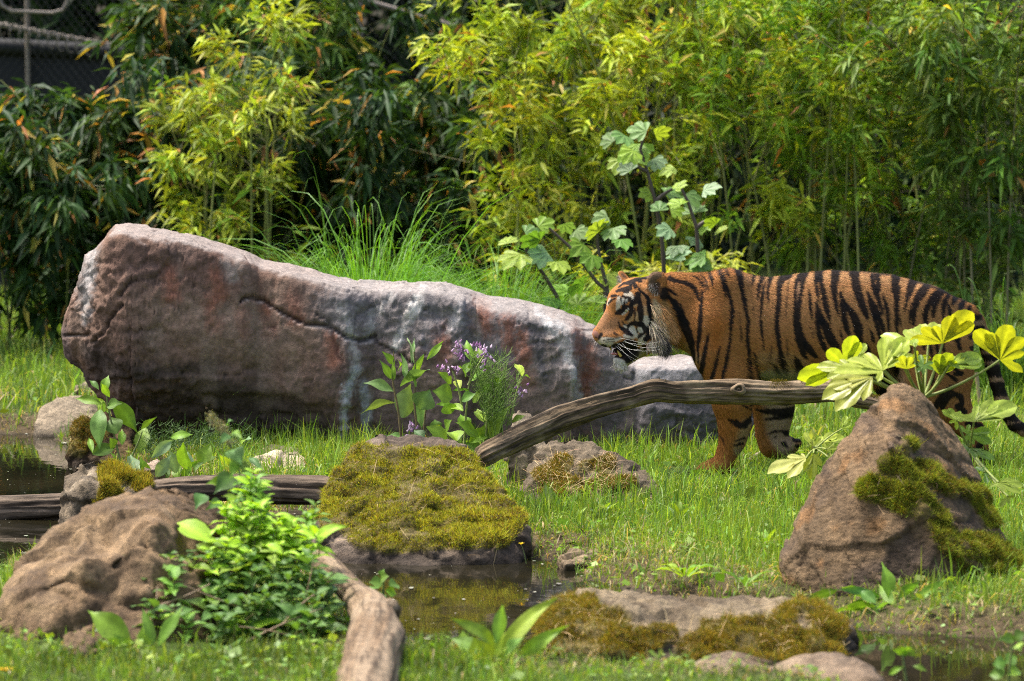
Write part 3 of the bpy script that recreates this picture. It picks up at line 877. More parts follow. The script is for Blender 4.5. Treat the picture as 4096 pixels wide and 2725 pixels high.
# ---------------------------------------------------------------- the long boulder
def make_boulder():
    tx = [220, 244, 301, 341, 415, 448, 502, 636, 770, 903, 977, 1037, 1171, 1305, 1406, 1499, 1618, 1758, 1841, 1936, 2095, 2255, 2382, 2440, 2500, 2547, 2650, 2764, 2900, 3000, 3060, 3085]
    ty = [1319, 1252, 1138, 1021, 947, 907, 897, 917, 940, 977, 1000, 1034, 1064, 1104, 1128, 1135, 1130, 1130, 1153, 1185, 1210, 1248, 1296, 1345, 1410, 1428, 1420, 1417, 1440, 1500, 1600, 1700]
    bx = [220, 237, 301, 348, 401, 440, 480, 560, 3050, 3085]
    by = [1330, 1426, 1493, 1560, 1627, 1700, 1790, 1850, 1880, 1720]
    nU, nV = 640, 215
    U = np.linspace(221, 3084, nU)
    T = np.interp(U, tx, ty); Bm = np.interp(U, bx, by)
    Yc = np.interp(U, [220, 450, 1000, 1800, 2400, 3085], [15.82, 15.8, 15.82, 15.75, 15.7, 15.7])
    D = np.interp(U, [220, 235, 280, 380, 520, 1000, 1700, 2300, 2800, 3040, 3085], [0.02, 0.09, 0.18, 0.28, 0.36, 0.38, 0.36, 0.33, 0.33, 0.28, 0.03])
    # section control: (y offset in units of D, height fraction)
    und = np.interp(U, [220, 600, 1100, 1500, 2000, 3085], [0.5, 1.35, 0.85, 0.3, 0.14, 0.10])
    V = np.zeros((nU, nV, 3))
    for i, u in enumerate(U):
        zt = P(u, T[i], Yc[i])[2]
        zb = min(P(u, Bm[i], Yc[i] - D[i] * 0.5)[2], zt - 0.01)
        if u > 540: zb = -0.12
        h = zt - zb
        un = und[i]
        edge = np.interp(u, [220, 450, 600, 1000, 1500, 1900, 2300, 2500, 2800], [0.93, .965, 0.97, 0.968, 0.965, 0.95, 0.935, 0.95, 0.955])
        cy = np.array([-1 + un, -1 + un * 0.75, -1 + un * 0.36, -1 + un * 0.08, -0.99, -0.95, -0.90, -0.83, -0.40, 0.0, 0.4, 0.8, 1.0, 1.0])
        cz = np.array([0.0, 0.10, 0.26, 0.42, 0.62, 0.80, edge - 0.015, edge + 0.012, 0.998, 1.0, 0.93, 0.78, 0.5, 0.0])
        s = np.concatenate([[0], np.cumsum(np.hypot(np.diff(cy) * D[i], np.diff(cz) * h))]); s /= s[-1]
        # two thirds of the rows on the front and top
        q = np.linspace(0, 1, nV)
        yy = np.interp(q, s, cy); zz = np.interp(q, s, cz)
        ker = np.ones(3) / 3
        yy = np.convolve(np.pad(yy, 1, 'edge'), ker, 'valid'); zz = np.convolve(np.pad(zz, 1, 'edge'), ker, 'valid')
        V[i, :, 1] = Yc[i] + yy * D[i] + np.interp(u, [220, 300, 430, 980, 1040, 1390, 1500, 1640, 1850, 1900, 2290, 2340, 2540, 2600, 3085], [0.0, 0.03, -0.05, -0.02, 0.02, -0.05, 0.03, -0.02, -0.07, 0.01, -0.06, 0.02, 0.0, -0.05, 0.0]) * np.clip((1.0 - yy) * 0.5, 0, 1)
        V[i, :, 2] = zb + zz * h
        V[i, :, 0] = P(u, T[i], Yc[i] - 0.3)[0] if False else (u - 2048.0) / FPX * (Yc[i] - 0.2)
    idx = np.arange(nU * nV).reshape(nU, nV)
    F = np.stack([idx[:-1, :-1], idx[1:, :-1], idx[1:, 1:], idx[:-1, 1:]], -1).reshape(-1, 4)
    # close the ends and the foot
    F = np.vstack([F, np.stack([idx[:-1, -1], idx[1:, -1], idx[1:, 0], idx[:-1, 0]], -1)])
    V = V.reshape(-1, 3)
    N = vnormals(V, F)
    S = Paint(100, 800, 3200, 1950, 3.0, (0.0,))            # cracks and ledges, depth in metres
    def crack(pts, w=7, d=0.02, soft=4):
        S.stroke([(x, y, w + 1) for x, y in pts], (d * 0.9,), soft=soft + 2.5, wob=3.0)
    z6 = lambda u, v: (100 + u * .6695, 850 + v * .6695)
    z7 = lambda u, v: (1300 + u * .6364, 1000 + v * .6364)
    crack([z6(565, 500), z6(600, 450), z6(640, 410), z6(700, 400), z6(780, 405)], 8, 0.018)
    crack([z6(410, 770), z6(470, 720), z6(500, 650), z6(530, 600), z6(580, 550)], 9, 0.022)
    crack([z6(190, 745), z6(260, 735), z6(370, 735)], 7, 0.02)
    crack([z6(1290, 530), z6(1330, 505), z6(1380, 505), z6(1450, 545), z6(1540, 600), z6(1620, 640), z6(1680, 668), z6(1770, 672), z6(1830, 690), z6(1900, 735), z6(1960, 755), z6(2030, 770), z6(2091, 740)], 10, 0.028)
    crack([z6(1740, 610), z6(1800, 640), z6(1840, 690)], 7, 0.018)
    crack([z6(1830, 700), z6(1850, 780), z6(1870, 850), z6(1910, 920)], 5, 0.014)
    crack([z6(1500, 680), z6(1420, 690), z6(1350, 745), z6(1270, 750)], 4, 0.010)
    crack([z6(905, 190), z6(912, 270)], 4, 0.010); crack([z6(845, 175), z6(905, 205), z6(980, 215)], 5, 0.012)
    crack([z6(1310, 240), z6(1350, 320), z6(1365, 420), z6(1385, 490)], 4, 0.008)
    crack([z6(520, 995), z6(620, 1000), z6(700, 965), z6(900, 960), z6(1100, 965), z6(1270, 975), z6(1340, 940), z6(1400, 920)], 6, 0.014)
    crack([z6(1380, 780), z6(1340, 850), z6(1300, 890)], 4, 0.008)
    crack([z7(0, 430), z7(40, 450), z7(60, 560), z7(120, 700), z7(130, 750)], 5, 0.012)
    crack([z7(130, 555), z7(230, 570), z7(310, 545), z7(330, 590), z7(400, 620), z7(480, 660), z7(560, 720)], 8, 0.02)
    crack([z7(320, 350), z7(200, 410), z7(190, 480)], 5, 0.012); crack([z7(0, 230), z7(130, 265), z7(260, 270), z7(280, 310)], 5, 0.010)
    crack([z7(880, 330), z7(870, 420), z7(840, 540), z7(820, 600)], 4, 0.010); crack([z7(640, 770), z7(720, 790), z7(800, 850)], 5, 0.012)
    crack([z7(1280, 400), z7(1300, 520), z7(1340, 620)], 4, 0.008); crack([z7(1880, 800), z7(1940, 820), z7(1940, 760)], 5, 0.014)
    crack([z7(190, 720), z7(250, 690), z7(330, 690)], 4, 0.008); crack([z7(100, 800), z7(60, 960), z7(0, 1160)], 4, 0.006)
    px, py = proj(V)
    front = sstep(0.2, -0.4, N[:, 1])
    dep = S.sample(px, py)[:, 0] * sstep(0.3, -0.1, N[:, 1])
    d = 0.008 * fbm(V, 1.6, 2, 5) + 0.004 * fbm(V, 8, 3, 6)
    fa, fe, fid = facets(V * np.array([1, 1, 1.2]), 3.2, 8)
    d += 0.012 * fa * sstep(0.0, 0.10, fe)
    topk = 1 - 0.5 * sstep(0.3, 0.8, N[:, 2])
    f1, f2, cid = worley(V * np.array([1, 1, 1.7]), 13, 4)
    chipm = sstep(-0.25, 0.35, fbm(V, 2.0, 3, 44))
    d += (0.009 * (cid - 0.5) * chipm) * topk
    f1, f2, cid2 = worley(V * np.array([1, 1, 2.2]) + 3.1, 30, 14)
    d += 0.0035 * (cid2 - 0.5) * (0.4 + 0.6 * chipm) * topk
    # layered ledges low on the left
    lay = sstep(0.42, 0.25, V[:, 2]) * sstep(0.4, -0.6, V[:, 0] - -0.3)
    d += lay * 0.009 * fbm(V * np.array([.16, .5, 1.0]), 24, 3, 8)
    fa, fe, fid = facets(V * np.array([1, 1, 1.5]), 18.0, 18)
    d += (0.010 * fa * (0.35 + 0.65 * chipm) + 0.0022 * fbm(V, 34, 3, 9)) * topk
    d -= dep
    taper = sstep(0, 12, np.minimum(np.repeat(np.arange(nU), nV), nU - 1 - np.repeat(np.arange(nU), nV)))
    V = V + N * (d * (0.25 + 0.75 * taper))[:, None]
    N = vnormals(V, F)
    # stone colours, with overhang shade and top brightness painted in
    C = Paint(100, 800, 3200, 1950, 3.0, (0.155, 0.095, 0.070))
    st = C.stroke
    redc, greyc, bluec, pale, dark, tan = (0.20, 0.080, 0.050), (0.150, 0.142, 0.150), (0.13, 0.135, 0.155), (0.33, 0.32, 0.315), (0.038, 0.030, 0.028), (0.20, 0.135, 0.10)
    st([(1400, 1250, 300), (1750, 1250, 330), (2100, 1350, 320), (2500, 1550, 330), (2900, 1600, 350)], greyc, 90, 0.85, 30)
    st([(1450, 1500, 300), (1700, 1650, 300), (2300, 1650, 260)], (0.115, 0.088, 0.083), 90, 0.75, 30)
    st([(500, 1050, 160), (900, 1060, 190), (1000, 1150, 160)], (0.135, 0.078, 0.060), 60, 0.8, 25)
    st([(650, 1250, 200), (950, 1330, 230), (1200, 1350, 180)], tan, 80, 0.8, 25)
    for a in (z6(1150, 420), z6(1450, 620), z6(860, 420), z6(1600, 560), z6(1120, 600), z6(1300, 650), z7(1000, 420), z7(1150, 520), z7(1240, 600), z7(950, 400), z7(1560, 560), z7(1660, 700), z7(1620, 850), z7(1250, 740), z7(730, 560), z7(40, 620)):
        st([(a[0], a[1] - 40, 50), (a[0] + 10, a[1] + 50, 60)], redc, 30, 0.8, 18)
    st([(540, 1640, 170), (800, 1590, 210), (1000, 1620, 200), (1250, 1720, 200)], dark, 70, 0.78, 30)  # dark strokes: real stain plus the overhang's shade, painted in
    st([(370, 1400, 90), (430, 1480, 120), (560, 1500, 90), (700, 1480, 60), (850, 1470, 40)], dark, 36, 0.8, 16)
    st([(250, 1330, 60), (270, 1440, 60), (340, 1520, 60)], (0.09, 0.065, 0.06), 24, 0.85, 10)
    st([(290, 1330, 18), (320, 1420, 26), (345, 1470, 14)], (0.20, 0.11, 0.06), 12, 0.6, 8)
    st([(385, 960, 30), (355, 1080, 46), (340, 1180, 50), (345, 1280, 22)], (0.30, 0.30, 0.31), 20, 0.75, 12)
    for pts, c, al in (([z7(620, 250), z7(570, 370), z7(510, 480), z7(450, 600)], pale, 0.8), ([z7(580, 300), z7(530, 420)], (0.5, 0.49, 0.48), .5), ([z7(100, 360), z7(160, 520), z7(180, 640), z7(190, 760)], (0.36, 0.34, 0.33), .55),
                       ([z7(190, 750), z7(140, 880), z7(120, 1040), z7(110, 1260)], (0.30, 0.31, 0.345), .8), ([z7(240, 840), z7(260, 960), z7(250, 1160), z7(245, 1260)], (0.27, 0.28, 0.31), .7),
                       ([z7(1330, 380), z7(1400, 460), z7(1460, 560), z7(1520, 640), z7(1570, 800), z7(1590, 960)], (0.34, 0.345, 0.36), .75), ([z7(1450, 450), z7(1520, 520), z7(1545, 620)], (0.3, 0.32, 0.34), .6),
                       ([z7(1310, 470), z7(1350, 620), z7(1370, 760), z7(1400, 900)], (0.10, 0.095, 0.105), .75), ([z7(640, 280), z7(700, 420), z7(720, 520)], (0.13, 0.125, 0.14), .65), ([z7(520, 480), z7(600, 560), z7(660, 640)], (0.16, 0.15, 0.17), .5),
                       ([z7(930, 380), z7(960, 520), z7(950, 640)], (0.33, 0.29, 0.26), .45), ([z7(850, 340), z7(830, 430), z7(780, 500)], (0.33, 0.32, 0.33), .5), ([z7(420, 300), z7(300, 420), z7(260, 560)], (0.35, 0.34, 0.34), .5)):
        st([(x, y, 26 + 14 * (i % 2)) for i, (x, y) in enumerate(pts)], tuple(np.array(c) * (1.15 if c[0] > 0.2 else 0.8)), 16, min(1, al * 1.2), 12)
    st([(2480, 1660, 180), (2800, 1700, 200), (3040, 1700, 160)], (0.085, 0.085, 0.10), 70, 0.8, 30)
    st([(2560, 1500, 80), (2780, 1490, 90), (2900, 1500, 80)], (0.24, 0.24, 0.26), 40, 0.8, 16)
    st([z6(1200, 300) + (40,), z6(1240, 380) + (50,), z6(1280, 260) + (30,)], (0.36, 0.32, 0.30), 18, 0.45, 14)
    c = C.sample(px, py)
    k = sstep(-0.1, 0.7, fbm(V, 6, 4, 70))[:, None]
    c = c * (1 - 0.35 * k) + np.array([0.080, 0.062, 0.058]) * 0.35 * k
    k = sstep(0.2, 0.7, fbm(V * np.array([1, 1, .45]), 9, 4, 73))[:, None]
    c = c * (1 - 0.35 * k) + np.array([0.25, 0.185, 0.145]) * 0.35 * k
    c = c * (1 + 0.35 * (cid2 - 0.5) * chipm)[:, None]
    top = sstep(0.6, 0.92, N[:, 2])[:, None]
    c = c * (1 - 0.6 * top) + np.array([0.28, 0.255, 0.245]) * 0.6 * top       # upper side painted paler, standing for light from above
    kc = sstep(0.004, 0.016, dep)[:, None]
    c = c * (1 - 0.55 * kc)
    c = c * np.array([1.03, 1.0, 0.93])
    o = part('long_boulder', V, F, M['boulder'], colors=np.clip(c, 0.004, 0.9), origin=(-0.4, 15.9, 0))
    tag(o, 'huge long boulder of reddish and grey weathered rock, high at one end and sloping low', 'boulder')
# ================================================================ tiger
TY = 14.75                      # the plane of the tiger's spine
TS = P(3000, 1500, TY)[1] / FPX * 1.003      # metres per photo pixel there
def tx_(px): return (px - 2048.0) * TS
def tz_(py):
    return P(3000, py, TY)[2]
def surface_nets(D, org, h):
    s = D < 0
    nx, ny, nz = D.shape
    acc = np.zeros((nx - 1, ny - 1, nz - 1, 3), np.float32)
    cnt = np.zeros((nx - 1, ny - 1, nz - 1), np.float32)
    def edge(ax, o1, o2):
        # edges along axis ax at the cell corner offsets (o1, o2) of the other two axes
        sl0 = [None] * 3; sl1 = [None] * 3
        oth = [a for a in range(3) if a != ax]
        sl0[ax] = slice(0, D.shape[ax] - 1); sl1[ax] = slice(1, D.shape[ax])
        for a, o in zip(oth, (o1, o2)):
            sl0[a] = slice(o, D.shape[a] - 1 + o); sl1[a] = sl0[a]
        a0, a1 = D[tuple(sl0)], D[tuple(sl1)]
        m = (a0 < 0) != (a1 < 0)
        t = np.where(m, a0 / np.where(m, a0 - a1, 1), 0)
        acc[..., ax] += np.where(m, t, 0)
        acc[..., oth[0]] += m * o1
        acc[..., oth[1]] += m * o2
        cnt[...] += m
    for ax in range(3):
        for o1 in (0, 1):
            for o2 in (0, 1):
                edge(ax, o1, o2)
    act = cnt > 0
    vid = np.full(act.shape, -1, np.int64)
    vid[act] = np.arange(act.sum())
    I = np.argwhere(act).astype(np.float32)
    V = (I + acc[act] / cnt[act][:, None]) * h + np.asarray(org)
    F = []
    for ax in range(3):
        b, c = [(1, 2), (2, 0), (0, 1)][ax]
        sl0 = [slice(1, -1)] * 3; sl1 = [slice(1, -1)] * 3
        sl0[ax] = slice(0, D.shape[ax] - 1); sl1[ax] = slice(1, D.shape[ax])
        m0, m1 = s[tuple(sl0)], s[tuple(sl1)]
        for flip in (False, True):
            m = (m0 & ~m1) if not flip else (~m0 & m1)
            ij = np.argwhere(m)
            if not len(ij): continue
            base = ij.copy()
            base[:, b] += 1; base[:, c] += 1
            def cell(db, dc):
                q = base.copy(); q[:, b] += db; q[:, c] += dc
                return vid[q[:, 0], q[:, 1], q[:, 2]]
            quad = np.stack([cell(-1, -1), cell(0, -1), cell(0, 0), cell(-1, 0)], 1)
            if flip: quad = quad[:, ::-1]
            F.append(quad)
    return V.astype(np.float64), np.vstack(F)

def build_tiger_field():
    h = 0.0056
    X0, X1 = tx_(2350), tx_(4230)
    Z0, Z1 = tz_(1960), tz_(1060)
    Y0, Y1 = -0.27, 0.27
    xs = np.arange(X0, X1, h, dtype=np.float32); ys = np.arange(Y0, Y1, h, dtype=np.float32); zs = np.arange(Z0, Z1, h, dtype=np.float32)
    D = np.full((len(xs), len(ys), len(zs)), 0.2, np.float32)
    def region(lo, hi, pad):
        i0 = max(int((lo[0] - pad - X0) / h), 0); i1 = min(int((hi[0] + pad - X0) / h) + 2, len(xs))
        j0 = max(int((lo[1] - pad - Y0) / h), 0); j1 = min(int((hi[1] + pad - Y0) / h) + 2, len(ys))
        k0 = max(int((lo[2] - pad - Z0) / h), 0); k1 = min(int((hi[2] + pad - Z0) / h) + 2, len(zs))
        return (slice(i0, i1), slice(j0, j1), slice(k0, k1))
    def smin(sl, d, k):
        a = D[sl]
        hh = np.clip(0.5 + 0.5 * (a - d) / k, 0, 1)
        D[sl] = a * (1 - hh) + d * hh - k * hh * (1 - hh)
    def smaxsub(sl, d, k):
        a = D[sl]; d = -d
        hh = np.clip(0.5 - 0.5 * (a - d) / k, 0, 1)
        D[sl] = a * (1 - hh) + d * hh + k * hh * (1 - hh)
    # trunk: loft along the spine  (px, top, bottom, half width px)
    tr = np.array([(2600, 1130, 1330, 70), (2640, 1105, 1352, 88), (2683, 1089, 1372, 100), (2763, 1093, 1418, 118), (2827, 1093, 1462, 138), (2865, 1082, 1488, 150), (2900, 1079, 1503, 160), (2948, 1081, 1513, 168),
                   (3004, 1101, 1518, 174), (3069, 1111, 1520, 180), (3149, 1103, 1520, 186), (3246, 1089, 1518, 192), (3326, 1083, 1512, 194), (3447, 1089, 1490, 186),
                   (3567, 1101, 1455, 172), (3648, 1121, 1440, 160), (3728, 1149, 1430, 148), (3809, 1184, 1415, 120), (3850, 1210, 1400, 96), (3890, 1242, 1360, 55)], float)
    xk = tx_(tr[:, 0]); zt = np.array([tz_(v) for v in tr[:, 1]]); zb = np.array([tz_(v) for v in tr[:, 2]]); yw = tr[:, 3] * TS
    sl = region((xk[0], -0.25, zb.min()), (xk[-1], 0.25, zt.max()), 0.06)
    XX, YY, ZZ = np.meshgrid(xs[sl[0]], ys[sl[1]], zs[sl[2]], indexing='ij')
    xc = np.clip(XX, xk[0], xk[-1])
    ztt, zbb, yy = np.interp(xc, xk, zt), np.interp(xc, xk, zb), np.interp(xc, xk, yw)
    zc, rz = (ztt + zbb) / 2, (ztt - zbb) / 2
    # broader low down (belly), narrow at the spine
    v = (ZZ - zc) / rz
    vc = np.clip(v, -1, 1)
    wy = yy * (1.0 - 0.14 * vc - 0.05 * vc * vc)
    q = (np.abs(v) ** 2.25 + np.abs(YY / wy) ** 2.25) ** (1 / 2.25)
    d = (q - 1) * np.minimum(rz, wy) * 0.9
    d = np.hypot(np.maximum(d, 0), XX - xc) + np.minimum(d, 0)
    smin(sl, d.astype(np.float32), 0.002)
    def cone(a, b, ra, rb, k=0.03, lat=1.0, sub=False):
        """a, b = (px, y_px, py); radii in px; lat = lateral scale"""
        A = np.array([tx_(a[0]), a[1] * TS, tz_(a[2])]); Bq = np.array([tx_(b[0]), b[1] * TS, tz_(b[2])])
        ra, rb = ra * TS, rb * TS
        rm = max(ra, rb) * max(1, lat)
        lo, hi = np.minimum(A, Bq) - rm, np.maximum(A, Bq) + rm
        sl = region(lo, hi, k + 0.01)
        X, Y, Z = np.meshgrid(xs[sl[0]], ys[sl[1]], zs[sl[2]], indexing='ij')
        ax, ay, az = X - A[0], (Y - A[1]) / lat, Z - A[2]
        bx, by, bz = Bq[0] - A[0], (Bq[1] - A[1]) / lat, Bq[2] - A[2]
        L = bx * bx + by * by + bz * bz + 1e-9
        t = np.clip((ax * bx + ay * by + az * bz) / L, 0, 1)
        d = np.sqrt((ax - t * bx) ** 2 + (ay - t * by) ** 2 + (az - t * bz) ** 2) - (ra + (rb - ra) * t)
        d = d * min(1, lat)
        (smaxsub if sub else smin)(sl, d.astype(np.float32), k)
    def chain(pts, y, k=0.03, lat=1.0):
        for a, b in zip(pts[:-1], pts[1:]):
            ya = a[3] if len(a) > 3 else y
            yb = b[3] if len(b) > 3 else y
            cone((a[0], ya, a[1]), (b[0], yb, b[1]), a[2], b[2], k, lat)
    # shoulders and near fore leg
    chain([(2900, 1150, 60), (2880, 1300, 88), (2868, 1420, 95)], -100, 0.05, 0.75)
    chain([(2890, 1400, 100, -100), (2918, 1500, 96, -104), (2925, 1600, 78, -98), (2934, 1690, 62, -92), (2926, 1752, 50, -88), (2904, 1805, 38, -86), (2888, 1848, 37, -86)], -95, 0.02, 0.86)
    chain([(2884, 1852, 36, -86), (2840, 1866, 30, -88), (2812, 1870, 26, -88)], -88, 0.02, 1.35)
    for dy, dx in ((-122, 18), (-100, 0), (-76, 2), (-56, 16)):
        cone((2830 + dx, dy, 1866), (2795 + dx, dy, 1874), 15, 14, 0.006)
    # far shoulder and the lifted far fore leg
    chain([(2920, 1150, 60), (2930, 1300, 88), (2960, 1420, 95)], 95, 0.05, 0.75)
    chain([(3020, 1420, 98), (3096, 1560, 88), (3101, 1640, 80), (3098, 1700, 68), (3094, 1750, 58), (3098, 1785, 50)], 92, 0.02, 0.85)
    chain([(3100, 1790, 50), (3135, 1800, 40), (3170, 1792, 34)], 92, 0.02, 1.2)
    for dy in (62, 80, 100, 120):
        cone((3168, dy, 1795), (3203, dy, 1778), 16, 13, 0.006)
    # haunches
    chain([(3700, 1260, 110), (3735, 1380, 122), (3760, 1480, 106), (3768, 1560, 90)], -88, 0.05, 0.72)
    chain([(3700, 1400, 100), (3690, 1520, 90), (3720, 1580, 84)], -92, 0.04, 0.72)
    chain([(3768, 1545, 90), (3800, 1620, 70), (3850, 1680, 52), (3885, 1720, 42)], -95, 0.02, 0.8)
    chain([(3890, 1715, 40), (3905, 1780, 36), (3898, 1860, 36), (3880, 1905, 36)], -95, 0.015, 0.9)
    chain([(3880, 1905, 34), (3830, 1915, 30), (3800, 1920, 26)], -95, 0.02, 1.35)
    chain([(3660, 1280, 105), (3620, 1400, 110), (3598, 1490, 92), (3596, 1540, 80)], 92, 0.05, 0.72)
    chain([(3600, 1540, 80), (3640, 1620, 62), (3690, 1700, 45), (3700, 1740, 40), (3690, 1800, 36), (3680, 1880, 36)], 95, 0.02, 0.8)
    chain([(3680, 1885, 34), (3630, 1895, 30), (3600, 1900, 26)], 95, 0.02, 1.35)
    cone((3864, 0, 1368), (3858, 0, 1392), 22, 20, 0.012)
    # tail
    tl = [(3830, 1235, 40), (3872, 1252, 34), (3905, 1285, 29), (3928, 1340, 27), (3948, 1400, 26), (3968, 1468, 26), (3985, 1530, 26), (4003, 1595, 26), (4025, 1650, 25), (4055, 1695, 24), (4095, 1718, 23), (4140, 1722, 22), (4180, 1708, 20), (4205, 1690, 15)]
    for i, (a, b) in enumerate(zip(tl[:-1], tl[1:])):
        cone((a[0], -4 * i, a[1]), (b[0], -4 * (i + 1), b[1]), a[2], b[2], 0.012)
    # ------------------------------------------------ head, turned a little towards the viewer
    yaw = rad(14)
    cyw, syw = math.cos(yaw), math.sin(yaw)
    pv = 2660.0
    def hp(px, y, py):
        dx = (px - pv) * 1.03
        return (pv + dx * cyw - y * syw, y * cyw + dx * syw * 1.0, py)
    def hc(a, b, ra, rb, k=0.02, lat=1.0, sub=False):
        cone(hp(*a), hp(*b), ra, rb, k, lat, sub)
    def both(a, b, ra, rb, k=0.02, lat=1.0):
        hc(a, b, ra, rb, k, lat); hc((a[0], -a[1], a[2]), (b[0], -b[1], b[2]), ra, rb, k, lat)
    hc((2590, 0, 1205), (2555, 0, 1203), 98, 93, 0.03, 0.95)              # skull
    hc((2640, 0, 1235), (2560, 0, 1250), 120, 100, 0.03, 0.85)            # back of head into neck
    hc((2515, 0, 1198), (2492, 0, 1200), 78, 64, 0.03, 0.95)              # forehead
    hc((2484, 0, 1224), (2404, 0, 1330), 48, 33, 0.02, 0.80)              # bridge of the nose
    hc((2500, 0, 1290), (2428, 0, 1338), 72, 42, 0.02, 0.85)              # muzzle
    hc((2396, 0, 1336), (2392, 0, 1330), 24, 22, 0.012, 0.95)             # nose
    both((2500, -34, 1345), (2428, -24, 1350), 44, 36, 0.012, 0.9)        # whisker pads
    both((2560, -58, 1262), (2598, -62, 1335), 54, 66, 0.03, 0.8)         # cheeks
    both((2512, -52, 1218), (2530, -62, 1240), 28, 26, 0.02, 0.8)         # cheekbone, below the eye
    both((2480, -38, 1196), (2515, -58, 1196), 22, 20, 0.02, 0.8)         # brow
    hc((2600, 0, 1350), (2560, 0, 1378), 62, 46, 0.02, 0.95)              # hinge of the jaw
    hc((2566, 0, 1388), (2490, 0, 1440), 34, 27, 0.010, 1.05)             # lower jaw
    hc((2484, 0, 1442), (2476, 0, 1440), 28, 26, 0.012, 1.0)              # chin
    hc((2508, 0, 1398), (2452, 0, 1404), 13, 15, 0.006, 2.0, True)        # open mouth
    hc((2512, 0, 1396), (2462, 0, 1402), 15, 14, 0.004, 0.9)              # dark inside of the mouth
    # nostril hollow and eye hollow
    hc((2401, -22, 1345), (2412, -26, 1340), 7, 6, 0.005, 1.0, True)
    # ears: near one swivelled back, far one seen edge on
    cone((2630, -96, 1165), (2622, -100, 1122), 36, 41, 0.012, 0.42)
    cone((2640, -96, 1180), (2655, -92, 1190), 30, 24, 0.015, 0.6)
    cone((2618, -118, 1128), (2612, -122, 1160), 20, 16, 0.008, 0.6, True)
    cone((2515, 66, 1160), (2482, 86, 1096), 26, 8, 0.014, 0.8)
    cone((2520, 74, 1140), (2490, 84, 1102), 16, 9, 0.012, 0.6)
    return surface_nets(D, (X0, Y0, Z0), h), (xs, ys, zs, D, h, (X0, Y0, Z0))

